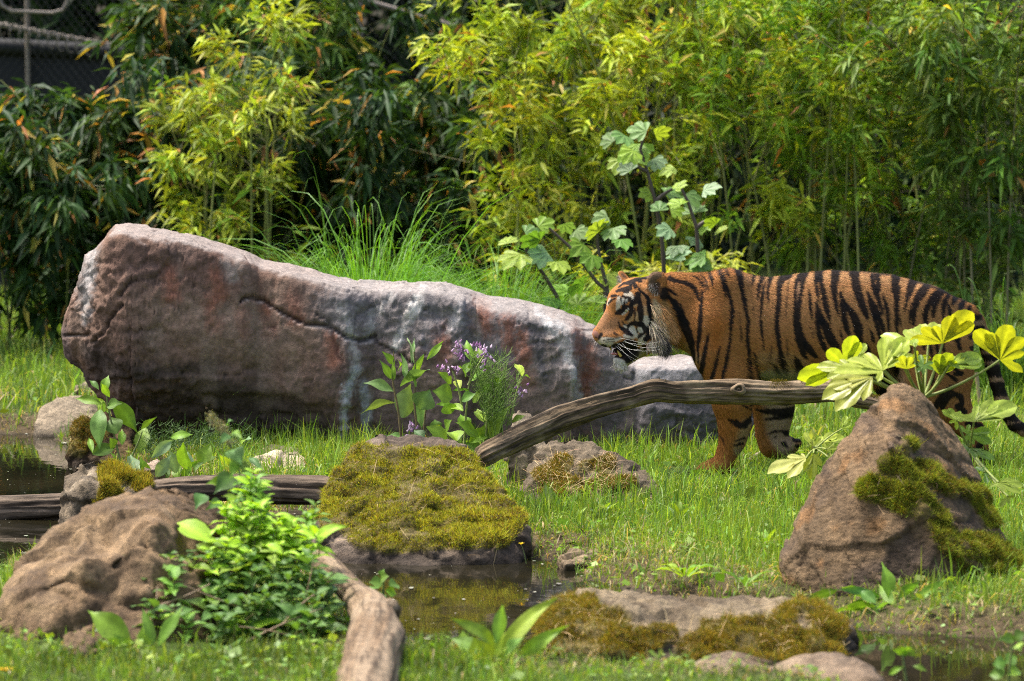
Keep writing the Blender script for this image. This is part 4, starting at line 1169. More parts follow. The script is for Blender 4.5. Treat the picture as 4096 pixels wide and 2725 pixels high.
def tiger_paint():
    PT = Paint(2340, 1050, 4240, 1960, 1.0, (0.42, 0.172, 0.050))
    st = PT.stroke
    K = (0.012, 0.010, 0.010)
    W = (0.64, 0.54, 0.40)
    CR = (0.52, 0.36, 0.19)
    # ground colour of the coat
    st([(3150, 1180, 260), (3500, 1220, 300), (3750, 1300, 260)], (0.46, 0.225, 0.085), 90, 0.75, 0)
    st([(2960, 1150, 80), (3050, 1250, 160)], (0.45, 0.215, 0.08), 60, 0.5, 0)
    st([(3000, 1115, 30), (3400, 1100, 40), (3700, 1140, 40)], (0.54, 0.31, 0.14), 26, 0.6, 0)
    st([(2870, 1300, 60), (2865, 1380, 40)], (0.42, 0.135, 0.022), 30, 0.8, 0)
    st([(2860, 1500, 120), (2900, 1700, 90), (2850, 1860, 90)], (0.40, 0.15, 0.035), 40, 0.8, 0)
    st([(2740, 1390, 30), (2790, 1440, 40)], (0.48, 0.30, 0.15), 20, 0.7, 0)
    st([(3060, 1510, 40), (3100, 1500, 50), (3200, 1525, 60), (3450, 1510, 50)], (0.50, 0.42, 0.31), 18, 0.9, 8)
    st([(3060, 1440, 60), (3200, 1460, 70)], (0.47, 0.29, 0.14), 30, 0.6, 8)
    st([(3120, 1630, 130), (3120, 1750, 120), (3150, 1800, 90)], (0.47, 0.33, 0.20), 30, 0.85, 6)
    st([(3030, 1640, 20), (3050, 1740, 30), (3090, 1810, 36)], (0.40, 0.17, 0.045), 12, 0.9, 2)
    st([(2990, 1700, 36), (2975, 1750, 44), (2950, 1790, 30)], (0.46, 0.31, 0.16), 16, 0.8, 4)
    st([(2960, 1810, 40)], (0.45, 0.35, 0.25), 14, 0.7, 4)
    st([(3800, 1500, 200), (3800, 1700, 160), (3900, 1850, 120)], (0.33, 0.145, 0.055), 60, 0.8, 0)
    st([(3560, 1450, 80), (3580, 1560, 110), (3660, 1700, 100)], (0.36, 0.24, 0.14), 30, 0.8, 0)
    st([(3905, 1300, 70), (3960, 1450, 80), (4000, 1600, 80), (4080, 1710, 80), (4200, 1710, 80)], (0.38, 0.24, 0.14), 8, 0.9, 0)
    def tr(scale, ox, oy, lst, col=K, soft=2.6, wob=2.0, alpha=0.97, wid=1.32):
        for s in lst:
            st([(ox + u * scale, oy + v * scale, w * scale * wid + 1.2) for u, v, w in s], col, soft, alpha, wob)
    A = [[(0, 480, 40), (40, 590, 60), (70, 680, 70), (110, 780, 80), (160, 880, 85), (195, 980, 70), (215, 1080, 50), (235, 1180, 34), (240, 1230, 20)],
         [(70, 520, 20), (90, 600, 35), (110, 700, 45), (150, 780, 60)],
         [(-60, 200, 60), (0, 230, 40), (40, 240, 34), (120, 250, 40), (190, 280, 40), (250, 330, 42), (285, 400, 30), (305, 480, 8)],
         [(-60, 350, 30), (0, 400, 30), (40, 420, 10)],
         [(240, 170, 12), (300, 205, 30), (345, 260, 28), (375, 320, 18), (378, 375, 6)], [(320, 150, 10), (365, 190, 22), (395, 250, 22), (412, 330, 8)],
         [(435, 130, 30), (455, 200, 34), (472, 270, 20), (478, 325, 6)],
         [(335, 300, 8), (340, 380, 24), (330, 520, 30), (325, 650, 40), (315, 780, 42), (305, 900, 40), (295, 1000, 38), (290, 1090, 28), (295, 1180, 18), (290, 1300, 8)],
         [(545, 80, 35), (590, 160, 50), (610, 230, 55), (625, 300, 55), (630, 380, 20), (635, 440, 6)],
         [(640, 290, 25), (670, 370, 35), (700, 470, 35), (720, 560, 36), (725, 620, 40), (712, 720, 38), (705, 820, 30), (700, 920, 24), (690, 1010, 25), (672, 1100, 34), (655, 1200, 38), (630, 1320, 38), (605, 1430, 30), (598, 1520, 22)],
         [(635, 80, 32), (660, 140, 24), (682, 195, 5)],
         [(780, 80, 60), (815, 170, 65), (830, 260, 58), (845, 360, 45), (865, 450, 45), (885, 560, 42), (905, 650, 38), (922, 740, 32), (918, 830, 34), (912, 930, 34), (925, 1060, 36), (945, 1200, 36), (958, 1330, 32), (965, 1500, 24)],
         [(990, 170, 36), (980, 240, 20), (968, 300, 4)], [(1090, 190, 50), (1065, 280, 40), (1050, 370, 28), (1038, 490, 6)],
         [(1140, 240, 8), (1110, 330, 30), (1095, 430, 35), (1085, 560, 30), (1075, 680, 28), (1080, 780, 28), (1095, 900, 28), (1110, 1000, 14), (1120, 1100, 8)],
         [(1200, 180, 50), (1180, 280, 30), (1165, 380, 24), (1165, 450, 20), (1175, 510, 4)],
         [(1440, 150, 60), (1350, 195, 70), (1315, 270, 65), (1305, 370, 48), (1308, 470, 45), (1295, 570, 55), (1285, 680, 45), (1280, 800, 45), (1290, 900, 48), (1305, 1000, 45), (1320, 1100, 45), (1340, 1180, 60), (1360, 1280, 70), (1385, 1380, 40), (1400, 1420, 8)],
         [(1260, 1300, 30), (1290, 1380, 60), (1330, 1470, 80), (1380, 1540, 60)],
         [(1640, 110, 70), (1580, 200, 95), (1560, 280, 100), (1545, 400, 85), (1540, 520, 75), (1530, 650, 72), (1530, 760, 75), (1550, 860, 85), (1580, 980, 100), (1600, 1060, 85), (1620, 1150, 60), (1660, 1210, 18)],
         [(1640, 1020, 60), (1690, 1090, 70), (1740, 1150, 50), (1800, 1210, 16)], [(1510, 1180, 12), (1540, 1260, 70), (1570, 1350, 80), (1620, 1440, 60)],
         [(1682, 330, 6), (1692, 430, 24), (1700, 560, 28), (1712, 660, 16), (1720, 710, 4)],
         [(990, 1130, 12), (1015, 1180, 20), (1030, 1300, 28), (1055, 1420, 30), (1070, 1500, 20)],
         [(425, 880, 6), (410, 970, 26), (385, 1080, 36), (365, 1200, 46), (345, 1310, 52), (325, 1410, 40), (335, 1440, 20)],
         [(570, 1050, 5), (545, 1130, 22), (525, 1230, 30), (505, 1330, 36), (475, 1430, 40), (455, 1520, 36)]]
    tr(.3188, 2700, 1050, A)
    A2 = [[(1440, 200, 10), (1420, 300, 14), (1405, 450, 16), (1392, 600, 14), (1388, 710, 5)], [(1405, 960, 8), (1412, 1060, 22), (1420, 1180, 14)], [(805, 630, 8), (820, 740, 10), (832, 850, 14), (836, 950, 16), (832, 1000, 4)],
          [(1215, 1050, 12), (1208, 1180, 20), (1195, 1280, 10)], [(250, 930, 6), (245, 1100, 10), (250, 1250, 10)], [(985, 560, 8), (988, 660, 10)], [(1730, 880, 14), (1732, 940, 10)], [(1700, 820, 14), (1705, 850, 8)]]
    tr(.3188, 2700, 1050, A2, (0.05, 0.028, 0.016), 2.5, 2.5, 0.8)
    tr(.3188, 2700, 1050, [[(1560, 250, 8), (1545, 350, 26), (1532, 480, 8)]], (0.40, 0.22, 0.11), 3, 2, 0.8)
    Bs = [[(240, 100, 90), (225, 190, 80)], [(200, 200, 40), (210, 320, 40), (225, 420, 28), (245, 520, 6)], [(255, 180, 50), (275, 290, 48), (295, 400, 55), (320, 520, 60), (345, 620, 50), (365, 700, 30), (380, 760, 5)],
          [(110, 340, 6), (122, 440, 26), (130, 560, 28), (140, 660, 14), (148, 720, 3)], [(205, 490, 16), (225, 590, 50), (240, 680, 80), (280, 740, 60)],
          [(225, 740, 50), (230, 850, 48), (255, 950, 55), (295, 1040, 50), (330, 1110, 36)], [(275, 720, 70), (320, 800, 80), (355, 900, 90), (400, 990, 90), (460, 1060, 70)],
          [(445, 90, 92), (438, 200, 85), (425, 300, 65), (430, 400, 55), (445, 490, 45), (465, 580, 36), (485, 670, 6)], [(500, 330, 6), (520, 430, 40), (545, 530, 70), (550, 620, 55), (555, 720, 58), (580, 810, 55), (610, 890, 40)],
          [(580, 540, 50), (640, 610, 60), (690, 700, 75), (725, 800, 90), (740, 900, 85), (745, 1000, 60)], [(690, 120, 85), (690, 220, 80), (710, 310, 85), (735, 410, 80), (775, 510, 70), (815, 610, 62), (840, 690, 40), (850, 740, 5)],
          [(620, 130, 24), (632, 185, 10)], [(850, 370, 20), (880, 470, 50), (925, 580, 80), (970, 660, 90)], [(935, 660, 50), (955, 760, 40), (985, 850, 40), (1010, 960, 30)], [(990, 690, 50), (1030, 780, 55), (1050, 860, 40)],
          [(905, 170, 50), (915, 270, 45), (945, 370, 60), (980, 450, 50), (1010, 540, 40), (1040, 620, 25), (1060, 665, 4)], [(970, 170, 50), (980, 270, 50), (975, 350, 50)], [(1040, 380, 8), (1055, 460, 30), (1085, 560, 45), (1100, 660, 38), (1108, 760, 32), (1118, 860, 20)],
          [(1200, 170, 95), (1190, 270, 75), (1195, 360, 75), (1215, 440, 60), (1212, 560, 42), (1213, 680, 40), (1215, 790, 36), (1218, 880, 20)], [(1250, 310, 15), (1240, 380, 30)], [(1245, 600, 5), (1255, 700, 12), (1268, 810, 5)],
          [(1420, 220, 85), (1385, 330, 75), (1355, 420, 50), (1330, 520, 30), (1310, 630, 5)], [(1580, 300, 80), (1520, 390, 90), (1470, 470, 80), (1440, 560, 60), (1425, 650, 48), (1425, 770, 35)], [(1400, 500, 6), (1382, 600, 20), (1375, 700, 20), (1378, 770, 8)],
          [(1690, 370, 30), (1640, 470, 55), (1595, 570, 60), (1575, 660, 60), (1575, 740, 50), (1590, 860, 30)], [(1780, 340, 80), (1725, 430, 75), (1700, 520, 65), (1680, 600, 50), (1670, 680, 30)], [(1860, 390, 45), (1820, 490, 48), (1805, 580, 40), (1798, 680, 30), (1800, 760, 12)],
          [(1860, 530, 16), (1880, 600, 40), (1890, 690, 40), (1900, 790, 24)], [(1950, 420, 70), (1925, 500, 40), (1910, 555, 6)], [(2060, 480, 60), (2020, 550, 55), (2000, 610, 30)], [(2130, 560, 40), (2090, 650, 40), (2060, 720, 20)],
          [(1540, 960, 40), (1555, 1080, 24)], [(1590, 950, 30), (1640, 1090, 44), (1660, 1190, 16)], [(1690, 960, 20), (1720, 1090, 34), (1740, 1180, 16)], [(1790, 1000, 30), (1800, 1110, 25)], [(1940, 860, 40), (1980, 980, 50), (2010, 1080, 40)],
          [(1205, 1230, 40), (1215, 1400, 40)], [(1385, 1060, 40), (1380, 1120, 30)], [(1690, 1370, 16), (1660, 1520, 36)], [(1840, 1260, 20), (1960, 1330, 50), (2000, 1390, 30)], [(870, 830, 8), (905, 900, 30), (920, 990, 30)], [(500, 850, 16), (520, 920, 22), (530, 960, 8)],
          [(820, 1000, 20), (850, 1080, 50), (880, 1160, 50)], [(640, 1010, 30), (720, 1100, 60)]]
    tr(.3189, 3200, 1050, Bs)
    tr(.3189, 3200, 1050, [[(1150, 150, 20), (1300, 160, 26), (1450, 225, 28), (1600, 285, 26), (1740, 335, 26), (1860, 380, 20), (2000, 450, 16)], [(500, 100, 14), (700, 105, 18), (900, 130, 16), (1100, 150, 16)]], (0.03, 0.02, 0.016), 4, 3, 0.85)
    Dh = [[(760, 970, 40), (840, 850, 50), (900, 790, 40), (970, 760, 16)], [(830, 960, 40), (880, 880, 40), (930, 840, 40), (990, 860, 40), (1015, 930, 26)], [(980, 960, 60), (1030, 1010, 40)], [(940, 660, 20), (1000, 660, 40)], [(870, 660, 16), (960, 720, 24)],
          [(1060, 1110, 40), (1180, 1130, 40)], [(1080, 1220, 40), (1200, 1240, 40)], [(1100, 1360, 60), (1220, 1380, 60)], [(250, 700, 70), (330, 740, 120), (360, 860, 60)], [(270, 840, 60), (400, 880, 60)],
          [(1170, 1310, 60), (1190, 1480, 50)]]
    tr(.4465, 3400, 1200, Dh)
    tail = [(1085, 160, 44, .3), (1110, 260, 40, .3), (1165, 330, 36, .3), (1180, 430, 40, .25), (1240, 520, 50, .25), (1270, 640, 90, .3), (1315, 775, 60, .3), (1335, 840, 46, .3), (1375, 970, 50, .35), (1430, 1060, 60, .5), (1510, 1140, 60, 1.0), (1600, 1170, 50, 6.0), (1690, 1160, 40, 6.0), (1760, 1130, 50, 6)]
    for (u, v, w, sl) in tail:
        L = 80 / math.hypot(1, sl)
        if sl < 5:
            pts = [(u - L, v + sl * L * 0.3 - 5, w), (u + L, v - sl * L * 0.3 + 5, w)]
        else:
            pts = [(u - 8, v - 80, w), (u + 8, v + 80, w)]
        tr(.4465, 3400, 1200, [pts])
    Lg = [[(930, 300, 16), (1000, 330, 30), (1070, 370, 30)], [(1120, 250, 30), (1080, 320, 16)], [(700, 540, 14), (780, 580, 70), (880, 640, 90), (960, 650, 90), (1030, 580, 80), (1100, 490, 50)], [(500, 770, 6), (560, 830, 14), (610, 900, 14), (630, 970, 8)],
          [(820, 920, 12), (890, 890, 34), (970, 860, 30)], [(780, 990, 16), (860, 975, 40), (940, 950, 40)], [(1180, 390, 20), (1300, 410, 60), (1500, 420, 100), (1850, 430, 140)], [(1290, 560, 12), (1400, 540, 40), (1600, 510, 60), (1850, 490, 70)],
          [(1380, 800, 16), (1480, 760, 40), (1600, 750, 30), (1700, 790, 80), (1790, 830, 50)], [(1480, 860, 16), (1530, 830, 16)], [(1650, 960, 60), (1700, 1010, 40)], [(1850, 900, 60), (1980, 900, 80)], [(1860, 1010, 50), (1980, 1010, 60)]]
    tr(.236, 2750, 1550, Lg, K, 3.0, 2.5)
    tr(.236, 2750, 1550, [[(60, 1440, 60), (180, 1440, 40)], [(270, 1450, 40)]], (0.5, 0.36, 0.22), 4, 0, .6)
    # ------------------------------------------------ the face
    f = lambda lst, col, soft=1.3, al=0.97, wob=0.7, wid=1.0: tr(.2679, 2340, 1060, lst, col, soft, wob, al, wid)
    f([[(300, 750, 120), (250, 900, 160), (330, 950, 200), (450, 850, 150)]], (0.335, 0.165, 0.075), 12, 0.9)
    f([[(880, 260, 120), (900, 400, 120)], [(850, 500, 120), (870, 650, 100)]], (0.42, 0.20, 0.075), 10, 0.8)
    f([[(510, 490, 60), (500, 580, 74), (490, 670, 50)], [(572, 515, 50), (550, 580, 24)], [(622, 520, 30), (600, 560, 16)], [(370, 510, 40), (340, 580, 30)], [(600, 430, 50), (660, 440, 90), (710, 490, 60)]], W, 2.2)
    f([[(780, 720, 60), (770, 830, 70)], [(700, 700, 50), (690, 800, 60), (650, 850, 40)], [(760, 590, 60), (740, 610, 30)], [(890, 650, 90), (900, 760, 100)]], (0.50, 0.30, 0.14), 3)
    f([[(910, 810, 110), (920, 910, 110), (930, 1000, 60)], [(700, 950, 90), (740, 1010, 90), (780, 1060, 60)], [(830, 970, 90)], [(600, 910, 60), (640, 940, 50)], [(860, 1080, 110), (830, 1160, 90), (900, 1150, 60)], [(600, 1060, 60), (720, 1080, 50)]], (0.58, 0.50, 0.37), 3)
    f([[(240, 1110, 70), (330, 1120, 80), (450, 1120, 60), (520, 1090, 40)], [(200, 1160, 60), (300, 1180, 90), (400, 1175, 60)]], W, 3)
    f([[(440, 1420, 120), (500, 1460, 140), (590, 1490, 120), (640, 1470, 60)]], (0.60, 0.55, 0.47), 4)
    f([[(270, 1125, 10), (400, 1108, 14), (520, 1080, 14)], [(320, 1150, 8), (440, 1140, 10)], [(440, 1015, 40), (480, 1045, 30)], [(260, 1075, 12), (330, 1070, 8)]], (0.03, 0.018, 0.012), 1.6, 0.9)
    blk = [[(470, 720, 40), (520, 700, 76), (565, 680, 50)], [(560, 650, 26), (580, 610, 26), (620, 605, 20), (650, 620, 16)], [(600, 655, 86)],
           [(700, 540, 30), (690, 600, 50), (700, 680, 50), (670, 750, 50), (630, 800, 40), (600, 825, 14)], [(790, 440, 70), (780, 520, 90), (720, 560, 60), (700, 600, 40)], [(820, 560, 50), (825, 650, 75), (835, 750, 65), (835, 850, 45), (840, 900, 60)],
           [(745, 650, 12), (748, 740, 16), (740, 830, 10)], [(940, 480, 40), (955, 560, 60), (965, 660, 55), (980, 760, 45), (1000, 850, 50), (1000, 920, 100), (990, 1000, 120), (960, 1060, 80), (910, 1110, 60)], [(820, 380, 20), (880, 430, 30), (930, 480, 40)],
           [(660, 900, 50), (720, 870, 50), (800, 880, 60), (870, 910, 60), (890, 970, 60), (860, 1020, 50), (820, 1060, 40), (790, 1090, 16)], [(660, 900, 40), (660, 960, 50), (700, 1010, 50), (710, 1030, 30)], [(540, 940, 40), (600, 980, 60), (660, 1010, 70), (700, 1040, 40)],
           [(500, 850, 12), (520, 920, 24), (560, 960, 30)], [(550, 830, 8), (580, 880, 14), (630, 910, 10)], [(770, 940, 18), (780, 1000, 25)],
           [(400, 460, 30), (460, 455, 30), (500, 460, 12)], [(350, 570, 18), (400, 520, 26), (450, 500, 16)], [(470, 390, 30), (540, 370, 40), (600, 360, 50), (660, 345, 60), (690, 300, 26)], [(590, 400, 30), (640, 390, 40)],
           [(500, 330, 14), (580, 270, 26), (680, 265, 60), (750, 220, 40), (830, 200, 30), (920, 190, 30)], [(730, 280, 40), (745, 330, 40)], [(800, 230, 40), (840, 240, 30)], [(770, 300, 16), (820, 380, 30)],
           [(560, 460, 24), (600, 480, 30), (660, 500, 46), (690, 540, 30)], [(600, 500, 12), (590, 560, 14), (560, 600, 12)], [(530, 480, 12), (545, 560, 14)], [(640, 545, 16), (590, 580, 14)],
           [(250, 1210, 44), (310, 1215, 36)], [(420, 1195, 24), (560, 1165, 36), (640, 1150, 80), (720, 1180, 90)], [(400, 1355, 34), (520, 1335, 80), (620, 1350, 110), (700, 1330, 90), (730, 1260, 100)], [(640, 1420, 70), (680, 1400, 60)], [(400, 1270, 90), (600, 1270, 120), (720, 1230, 100)],
           [(1190, 380, 80), (1195, 460, 110), (1200, 510, 70)], [(1260, 480, 40), (1330, 570, 60), (1400, 680, 60), (1450, 800, 70)]]
    f([[(660, 1440, 110), (780, 1360, 130), (880, 1290, 120)]], (0.40, 0.33, 0.24), 4, 0.9)
    f(blk, K, 1.2, wid=1.32)
    f([[(690, 1400, 90), (760, 1330, 100), (800, 1270, 60)], [(880, 1200, 60), (900, 1260, 50)]], K, 3, 0.9)
    f([[(550, 745, 20), (600, 712, 20), (645, 655, 16)], [(565, 520, 34), (550, 575, 18)], [(622, 515, 24), (606, 555, 12)], [(700, 950, 80), (730, 1000, 60)], [(820, 965, 70), (835, 985, 60)]], (0.60, 0.54, 0.44), 1.3)
    f([[(140, 1005, 60), (165, 1030, 80), (195, 1060, 60)]], (0.36, 0.17, 0.125), 2)
    f([[(245, 1030, 50), (220, 1070, 50), (205, 1100, 30)], [(150, 1075, 10), (180, 1085, 10)]], (0.010, 0.008, 0.008), 1.5)
    f([[(960, 140, 120), (1080, 130, 140), (1000, 230, 110), (1000, 340, 100), (1080, 420, 80)]], (0.15, 0.10, 0.065), 4, 0.9)
    f([[(1080, 300, 100), (1100, 380, 60)]], (0.05, 0.035, 0.028), 5, 0.9)
    f([[(500, 200, 60), (520, 240, 60)]], (0.5, 0.44, 0.38), 3, 0.8)
    f([[(560, 150, 40), (600, 190, 40)], [(525, 95, 16)]], (0.10, 0.06, 0.04), 3, 0.8)
    f([[(1045, 540, 60), (1060, 700, 80), (1100, 850, 100), (1180, 1000, 110), (1250, 1100, 100)]], (0.50, 0.37, 0.22), 8, 0.85)
    f([[(1180, 600, 120), (1260, 800, 150), (1320, 1000, 120)]], (0.43, 0.24, 0.10), 8, 0.85)
    f(blk[7:8], K, 1.2, wid=1.3)
    return PT

def make_tiger():
    (V, F), (xs, ys, zs, D, h, org) = build_tiger_field()
    V = smooth_verts(V, F, 2, 0.5)
    N = vnormals(V, F)
    PT = tiger_paint()
    root = empty('tiger', (tx_(3200), TY, 0.0), 'orange tiger with black stripes walking past the boulder, mouth open', 'tiger')
    inv = 1.0 / TS
    zpy = np.array([tz_(1000), tz_(2000)])
    def pxy(p):                      # body side view, in photo-pixel units; the near flank stands about 0.15 m in front of the spine
        near = np.clip(-p[:, 1], -0.02, 0.17)
        px = 2048 + p[:, 0] * inv * (1 + near / TY)
        py = 1000 + (p[:, 2] - zpy[0]) / (zpy[1] - zpy[0]) * 1000
        py = py + near / TY * (py - 218)
        return px, py
    px, py = pxy(V)
    c = PT.sample(px, py) * 0.86
    # pale underside and inner legs
    un = sstep(-0.55, -0.9, N[:, 2]) * (px > 2760) * (py < 1600)
    c = c * (1 - 0.7 * un[:, None]) + np.array([0.42, 0.35, 0.26]) * 0.7 * un[:, None]
    Vw = V + np.array([0, TY, 0])
    body = part('body', Vw, F, M['skin'], root, colors=np.clip(c, 0.004, 0.9))
    # fur: slim triangles shaded with the skin's own normal
    n = 300000
    T, B = tri_sample(V, F, n)
    pos = bary(V, T, B); nr = norm(bary(N, T, B))
    px, py = pxy(pos)
    un = sstep(-0.55, -0.9, nr[:, 2]) * (px > 2760) * (py < 1600)
    # lie of the coat
    flow = np.zeros((n, 3)); flow[:, 0] = 1.0; flow[:, 2] = -0.55
    head = px < 2650
    flow[head] = np.stack([np.full(head.sum(), 1.0), -0.1 * np.sign(pos[head, 1]), np.interp(py[head], [1100, 1250, 1450], [0.35, -0.3, -1.1])], 1)
    leg = (py > 1560) & (px < 3900)
    flow[leg] = (0.15, 0, -1.0)
    tl = px > 3890
    flow[tl] = (0.45, 0, -1.0)
    flow = flow + 0.22 * rng.normal(size=(n, 3)) + 0.25 * np.stack([fbm(pos, 14, 2, 91), fbm(pos, 14, 2, 92), fbm(pos, 14, 2, 93)], 1)
    t = flow - (flow * nr).sum(1, keepdims=True) * nr
    d = norm(norm(t) + nr * rng.uniform(0.10, 0.42, n)[:, None])
    L = np.full(n, 0.014)
    L[head] = np.interp(px[head], [2400, 2480, 2560, 2650], [0.0035, 0.0045, 0.006, 0.014])
    ch = (px > 2605) & (px < 2720) & (py > 1230)
    L[ch] = 0.020
    bel = (py > 1430) & (py < 1560) & (px > 2980) & (px < 3600)
    L[bel] = 0.028
    L[leg] = 0.010
    L[(px > 2700) & (px < 2900) & (py < 1200)] = 0.020
    L *= np.exp(rng.normal(0, 0.25, n))
    qx, qy = pxy(pos + d * (0.6 * L)[:, None])
    col = PT.sample(qx, qy) * 0.86
    col = col * (1 - 0.7 * un[:, None]) + np.array([0.42, 0.35, 0.26]) * 0.7 * un[:, None]
    eyez = np.hypot(px - 2502, py - 1235) < 13
    mouth = (px > 2425) & (px < 2545) & (py > 1386) & (py < 1425)
    nose = (px < 2408) & (py > 1322) & (py < 1358)
    ok = ~(eyez | nose | mouth)
    pos, nr, d, L, col, px, py = pos[ok], nr[ok], d[ok], L[ok], col[ok], px[ok], py[ok]
    n = len(pos)
    col = col * np.exp(rng.normal(0, 0.20, n))[:, None] * (1 + 0.06 * rng.normal(size=(n, 3)))
    tip = pos + d * L[:, None]
    side = norm(np.cross(d, nr)) * (np.interp(L, [0.005, 0.03], [0.0011, 0.0016]))[:, None] * 0.5
    FV = np.stack([pos - side, pos + side, tip], 1).reshape(-1, 3) + np.array([0, TY, 0])
    bn = norm(nr * 1.0 + 0.35 * d + 0.12 * rng.normal(size=(n, 3)))
    cc = np.repeat(np.clip(col, 0.004, 0.9)[:, None], 3, 1)
    cc[:, 2] *= 1.12
    FF = np.arange(3 * n).reshape(n, 3)
    tri_ = FV.reshape(n, 3, 3); gn = np.cross(tri_[:, 1] - tri_[:, 0], tri_[:, 2] - tri_[:, 0])
    fl = (gn * bn).sum(1) < 0
    FF[fl] = FF[fl][:, ::-1]
    fur = part('fur', FV, FF, M['fur'], root, colors=cc.reshape(-1, 3), smooth=True, normals=np.repeat(bn, 3, 0))
    fur['kind'] = 'stuff'
    # cheek ruff and throat hair: long locks
    locks = []
    def lock(n, a, b, ydir, L0, L1, dirv, colr, spread=0.25, w=0.0016, droop=0.5):
        """n hairs rooted between photo points a and b of the side view"""
        k = rng.random(n)
        ax = tx_(lerp(a[0], b[0], k) + rng.normal(0, 7, n)); az = np.array([tz_(1000)]) + (lerp(a[1], b[1], k) + rng.normal(0, 7, n) - 1000) / 1000 * (zpy[1] - zpy[0])
        ay = np.full(n, -0.02) if ydir == 0 else np.zeros(n)
        # root on the near cheek: march inwards through the field
        ii = np.clip(((ax - org[0]) / h).astype(int), 0, len(xs) - 1); kk = np.clip(((az - org[2]) / h).astype(int), 0, len(zs) - 1)
        prof = D[ii, :, kk] < 0
        hit = prof.any(1)
        ay = np.where(hit, ys[prof.argmax(1)] if ydir <= 0 else ys[len(ys) - 1 - prof[:, ::-1].argmax(1)], 0)
        root_ = np.stack([ax, ay, az], 1)[hit]
        m = len(root_)
        d0 = norm(np.array(dirv)[None] * np.array([1, 1 if ydir <= 0 else -1, 1]) + spread * rng.normal(size=(m, 3)))
        L = rng.uniform(L0, L1, m)[:, None]
        p1 = root_ + d0 * L * 0.5
        p2 = p1 + norm(d0 + np.array([0.0, 0, -droop])) * L * 0.5
        s = norm(np.cross(d0, np.array([0, 1.0, 0]) + 0.4 * rng.normal(size=(m, 3)))) * w * 0.5
        Vv = np.stack([root_ - s, root_ + s, p1 + s * .9, p1 - s * .9, p2], 1).reshape(-1, 3)
        bb = (np.arange(m) * 5)[:, None]
        Ff = np.concatenate([bb + [[0, 1, 2]], bb + [[0, 2, 3]], bb + [[3, 2, 4]]], 1).reshape(-1, 3)
        cl = jitter_col(colr, m, 0.22, 0.05)
        nn = norm(np.array([0.2, -1 if ydir <= 0 else 1, 0.45]) + 0.25 * rng.normal(size=(m, 3)))
        g_ = np.cross(Vv.reshape(m, 5, 3)[:, 1] - Vv.reshape(m, 5, 3)[:, 0], Vv.reshape(m, 5, 3)[:, 2] - Vv.reshape(m, 5, 3)[:, 0])
        flp = np.repeat((g_ * nn).sum(1) < 0, 3)
        Ff[flp] = Ff[flp][:, ::-1]
        locks.append((Vv, Ff, np.repeat(cl, 5, 0), np.repeat(nn, 5, 0)))
    for side in (-1, 1):
        lock(1500, (2612, 1210), (2645, 1320), side, 0.03, 0.055, (0.75, -0.35, -0.8), (0.56, 0.40, 0.22))
        lock(1900, (2630, 1215), (2672, 1320), side, 0.035, 0.065, (0.75, -0.4, -0.75), (0.46, 0.235, 0.085))
        lock(900, (2600, 1280), (2628, 1355), side, 0.035, 0.065, (0.6, -0.3, -0.85), (0.56, 0.45, 0.30))
        lock(520, (2606, 1290), (2650, 1360), side, 0.04, 0.075, (0.55, -0.3, -0.9), (0.05, 0.04, 0.035))
        lock(600, (2590, 1355), (2660, 1365), side, 0.025, 0.06, (0.4, -0.15, -1.0), (0.50, 0.41, 0.29), 0.2)
        lock(300, (2620, 1350), (2655, 1368), side, 0.035, 0.075, (0.35, -0.1, -1.0), (0.06, 0.055, 0.05), 0.2)
        lock(500, (2450, 1445), (2500, 1462), side, 0.012, 0.028, (-0.15, -0.2, -1.0), (0.66, 0.57, 0.44), 0.3)
        lock(300, (2640, 1370), (2700, 1380), side, 0.02, 0.05, (0.4, -0.1, -1.0), (0.44, 0.26, 0.12), 0.3)
    lock(130, (2600, 1130), (2616, 1165), -1, 0.012, 0.026, (-0.3, -0.8, -0.3), (0.30, 0.25, 0.19), 0.4)
    lock(200, (2472, 1115), (2486, 1130), 1, 0.012, 0.026, (-0.9, 0.0, 0.1), (0.6, 0.55, 0.48), 0.3)
    off = 0; LV, LF, LC, LN = [], [], [], []
    for v, f, cl, nn in locks:
        LV.append(v); LF.append(f + off); LC.append(cl); LN.append(nn); off += len(v)
    ruff = part('cheek_ruff', np.vstack(LV) + np.array([0, TY, 0]), np.vstack(LF), M['fur'], root, colors=np.vstack(LC), normals=np.vstack(LN))
    ruff['label'] = 'long pale and orange cheek hair with black locks'
    ruff['kind'] = 'stuff'
    # near-side surface depth at a side-view point
    def skin_y(px_, py_, far=False):
        i = int((tx_(px_) - org[0]) / h); k = int((tz_(py_) - org[2]) / h)
        col_ = D[i, :, k] < 0
        if not col_.any(): return 0.0
        return ys[len(ys) - 1 - col_[::-1].argmax()] if far else ys[col_.argmax()]
    # eye
    def ball(c, r, colf, name, mat, nseg=18, sc=(1, 1, 1)):
        th, ph = np.meshgrid(np.linspace(0, np.pi, nseg), np.linspace(0, 2 * np.pi, nseg * 2, endpoint=False), indexing='ij')
        Vv = np.stack([np.sin(th) * np.cos(ph), np.sin(th) * np.sin(ph), np.cos(th)], -1).reshape(-1, 3)
        m = nseg * 2
        ii = np.arange(nseg * m).reshape(nseg, m)
        Ff = np.stack([ii[:-1], ii[1:], np.roll(ii[1:], -1, 1), np.roll(ii[:-1], -1, 1)], -1).reshape(-1, 4)
        cl = colf(Vv)
        return part(name, np.asarray(c) + np.array([0, TY, 0]) + Vv * r * np.array(sc), Ff, mat, root, colors=cl)
    gaze = norm([-0.75, -0.62, 0.0])
    def eyecol(v):
        a = v @ gaze
        cl = np.tile(np.array([0.02, 0.015, 0.012]), (len(v), 1))
        iris = a > 0.62
        cl[iris] = (0.38, 0.34, 0.16)
        cl[a > 0.90] = (0.005, 0.005, 0.005)
        return cl
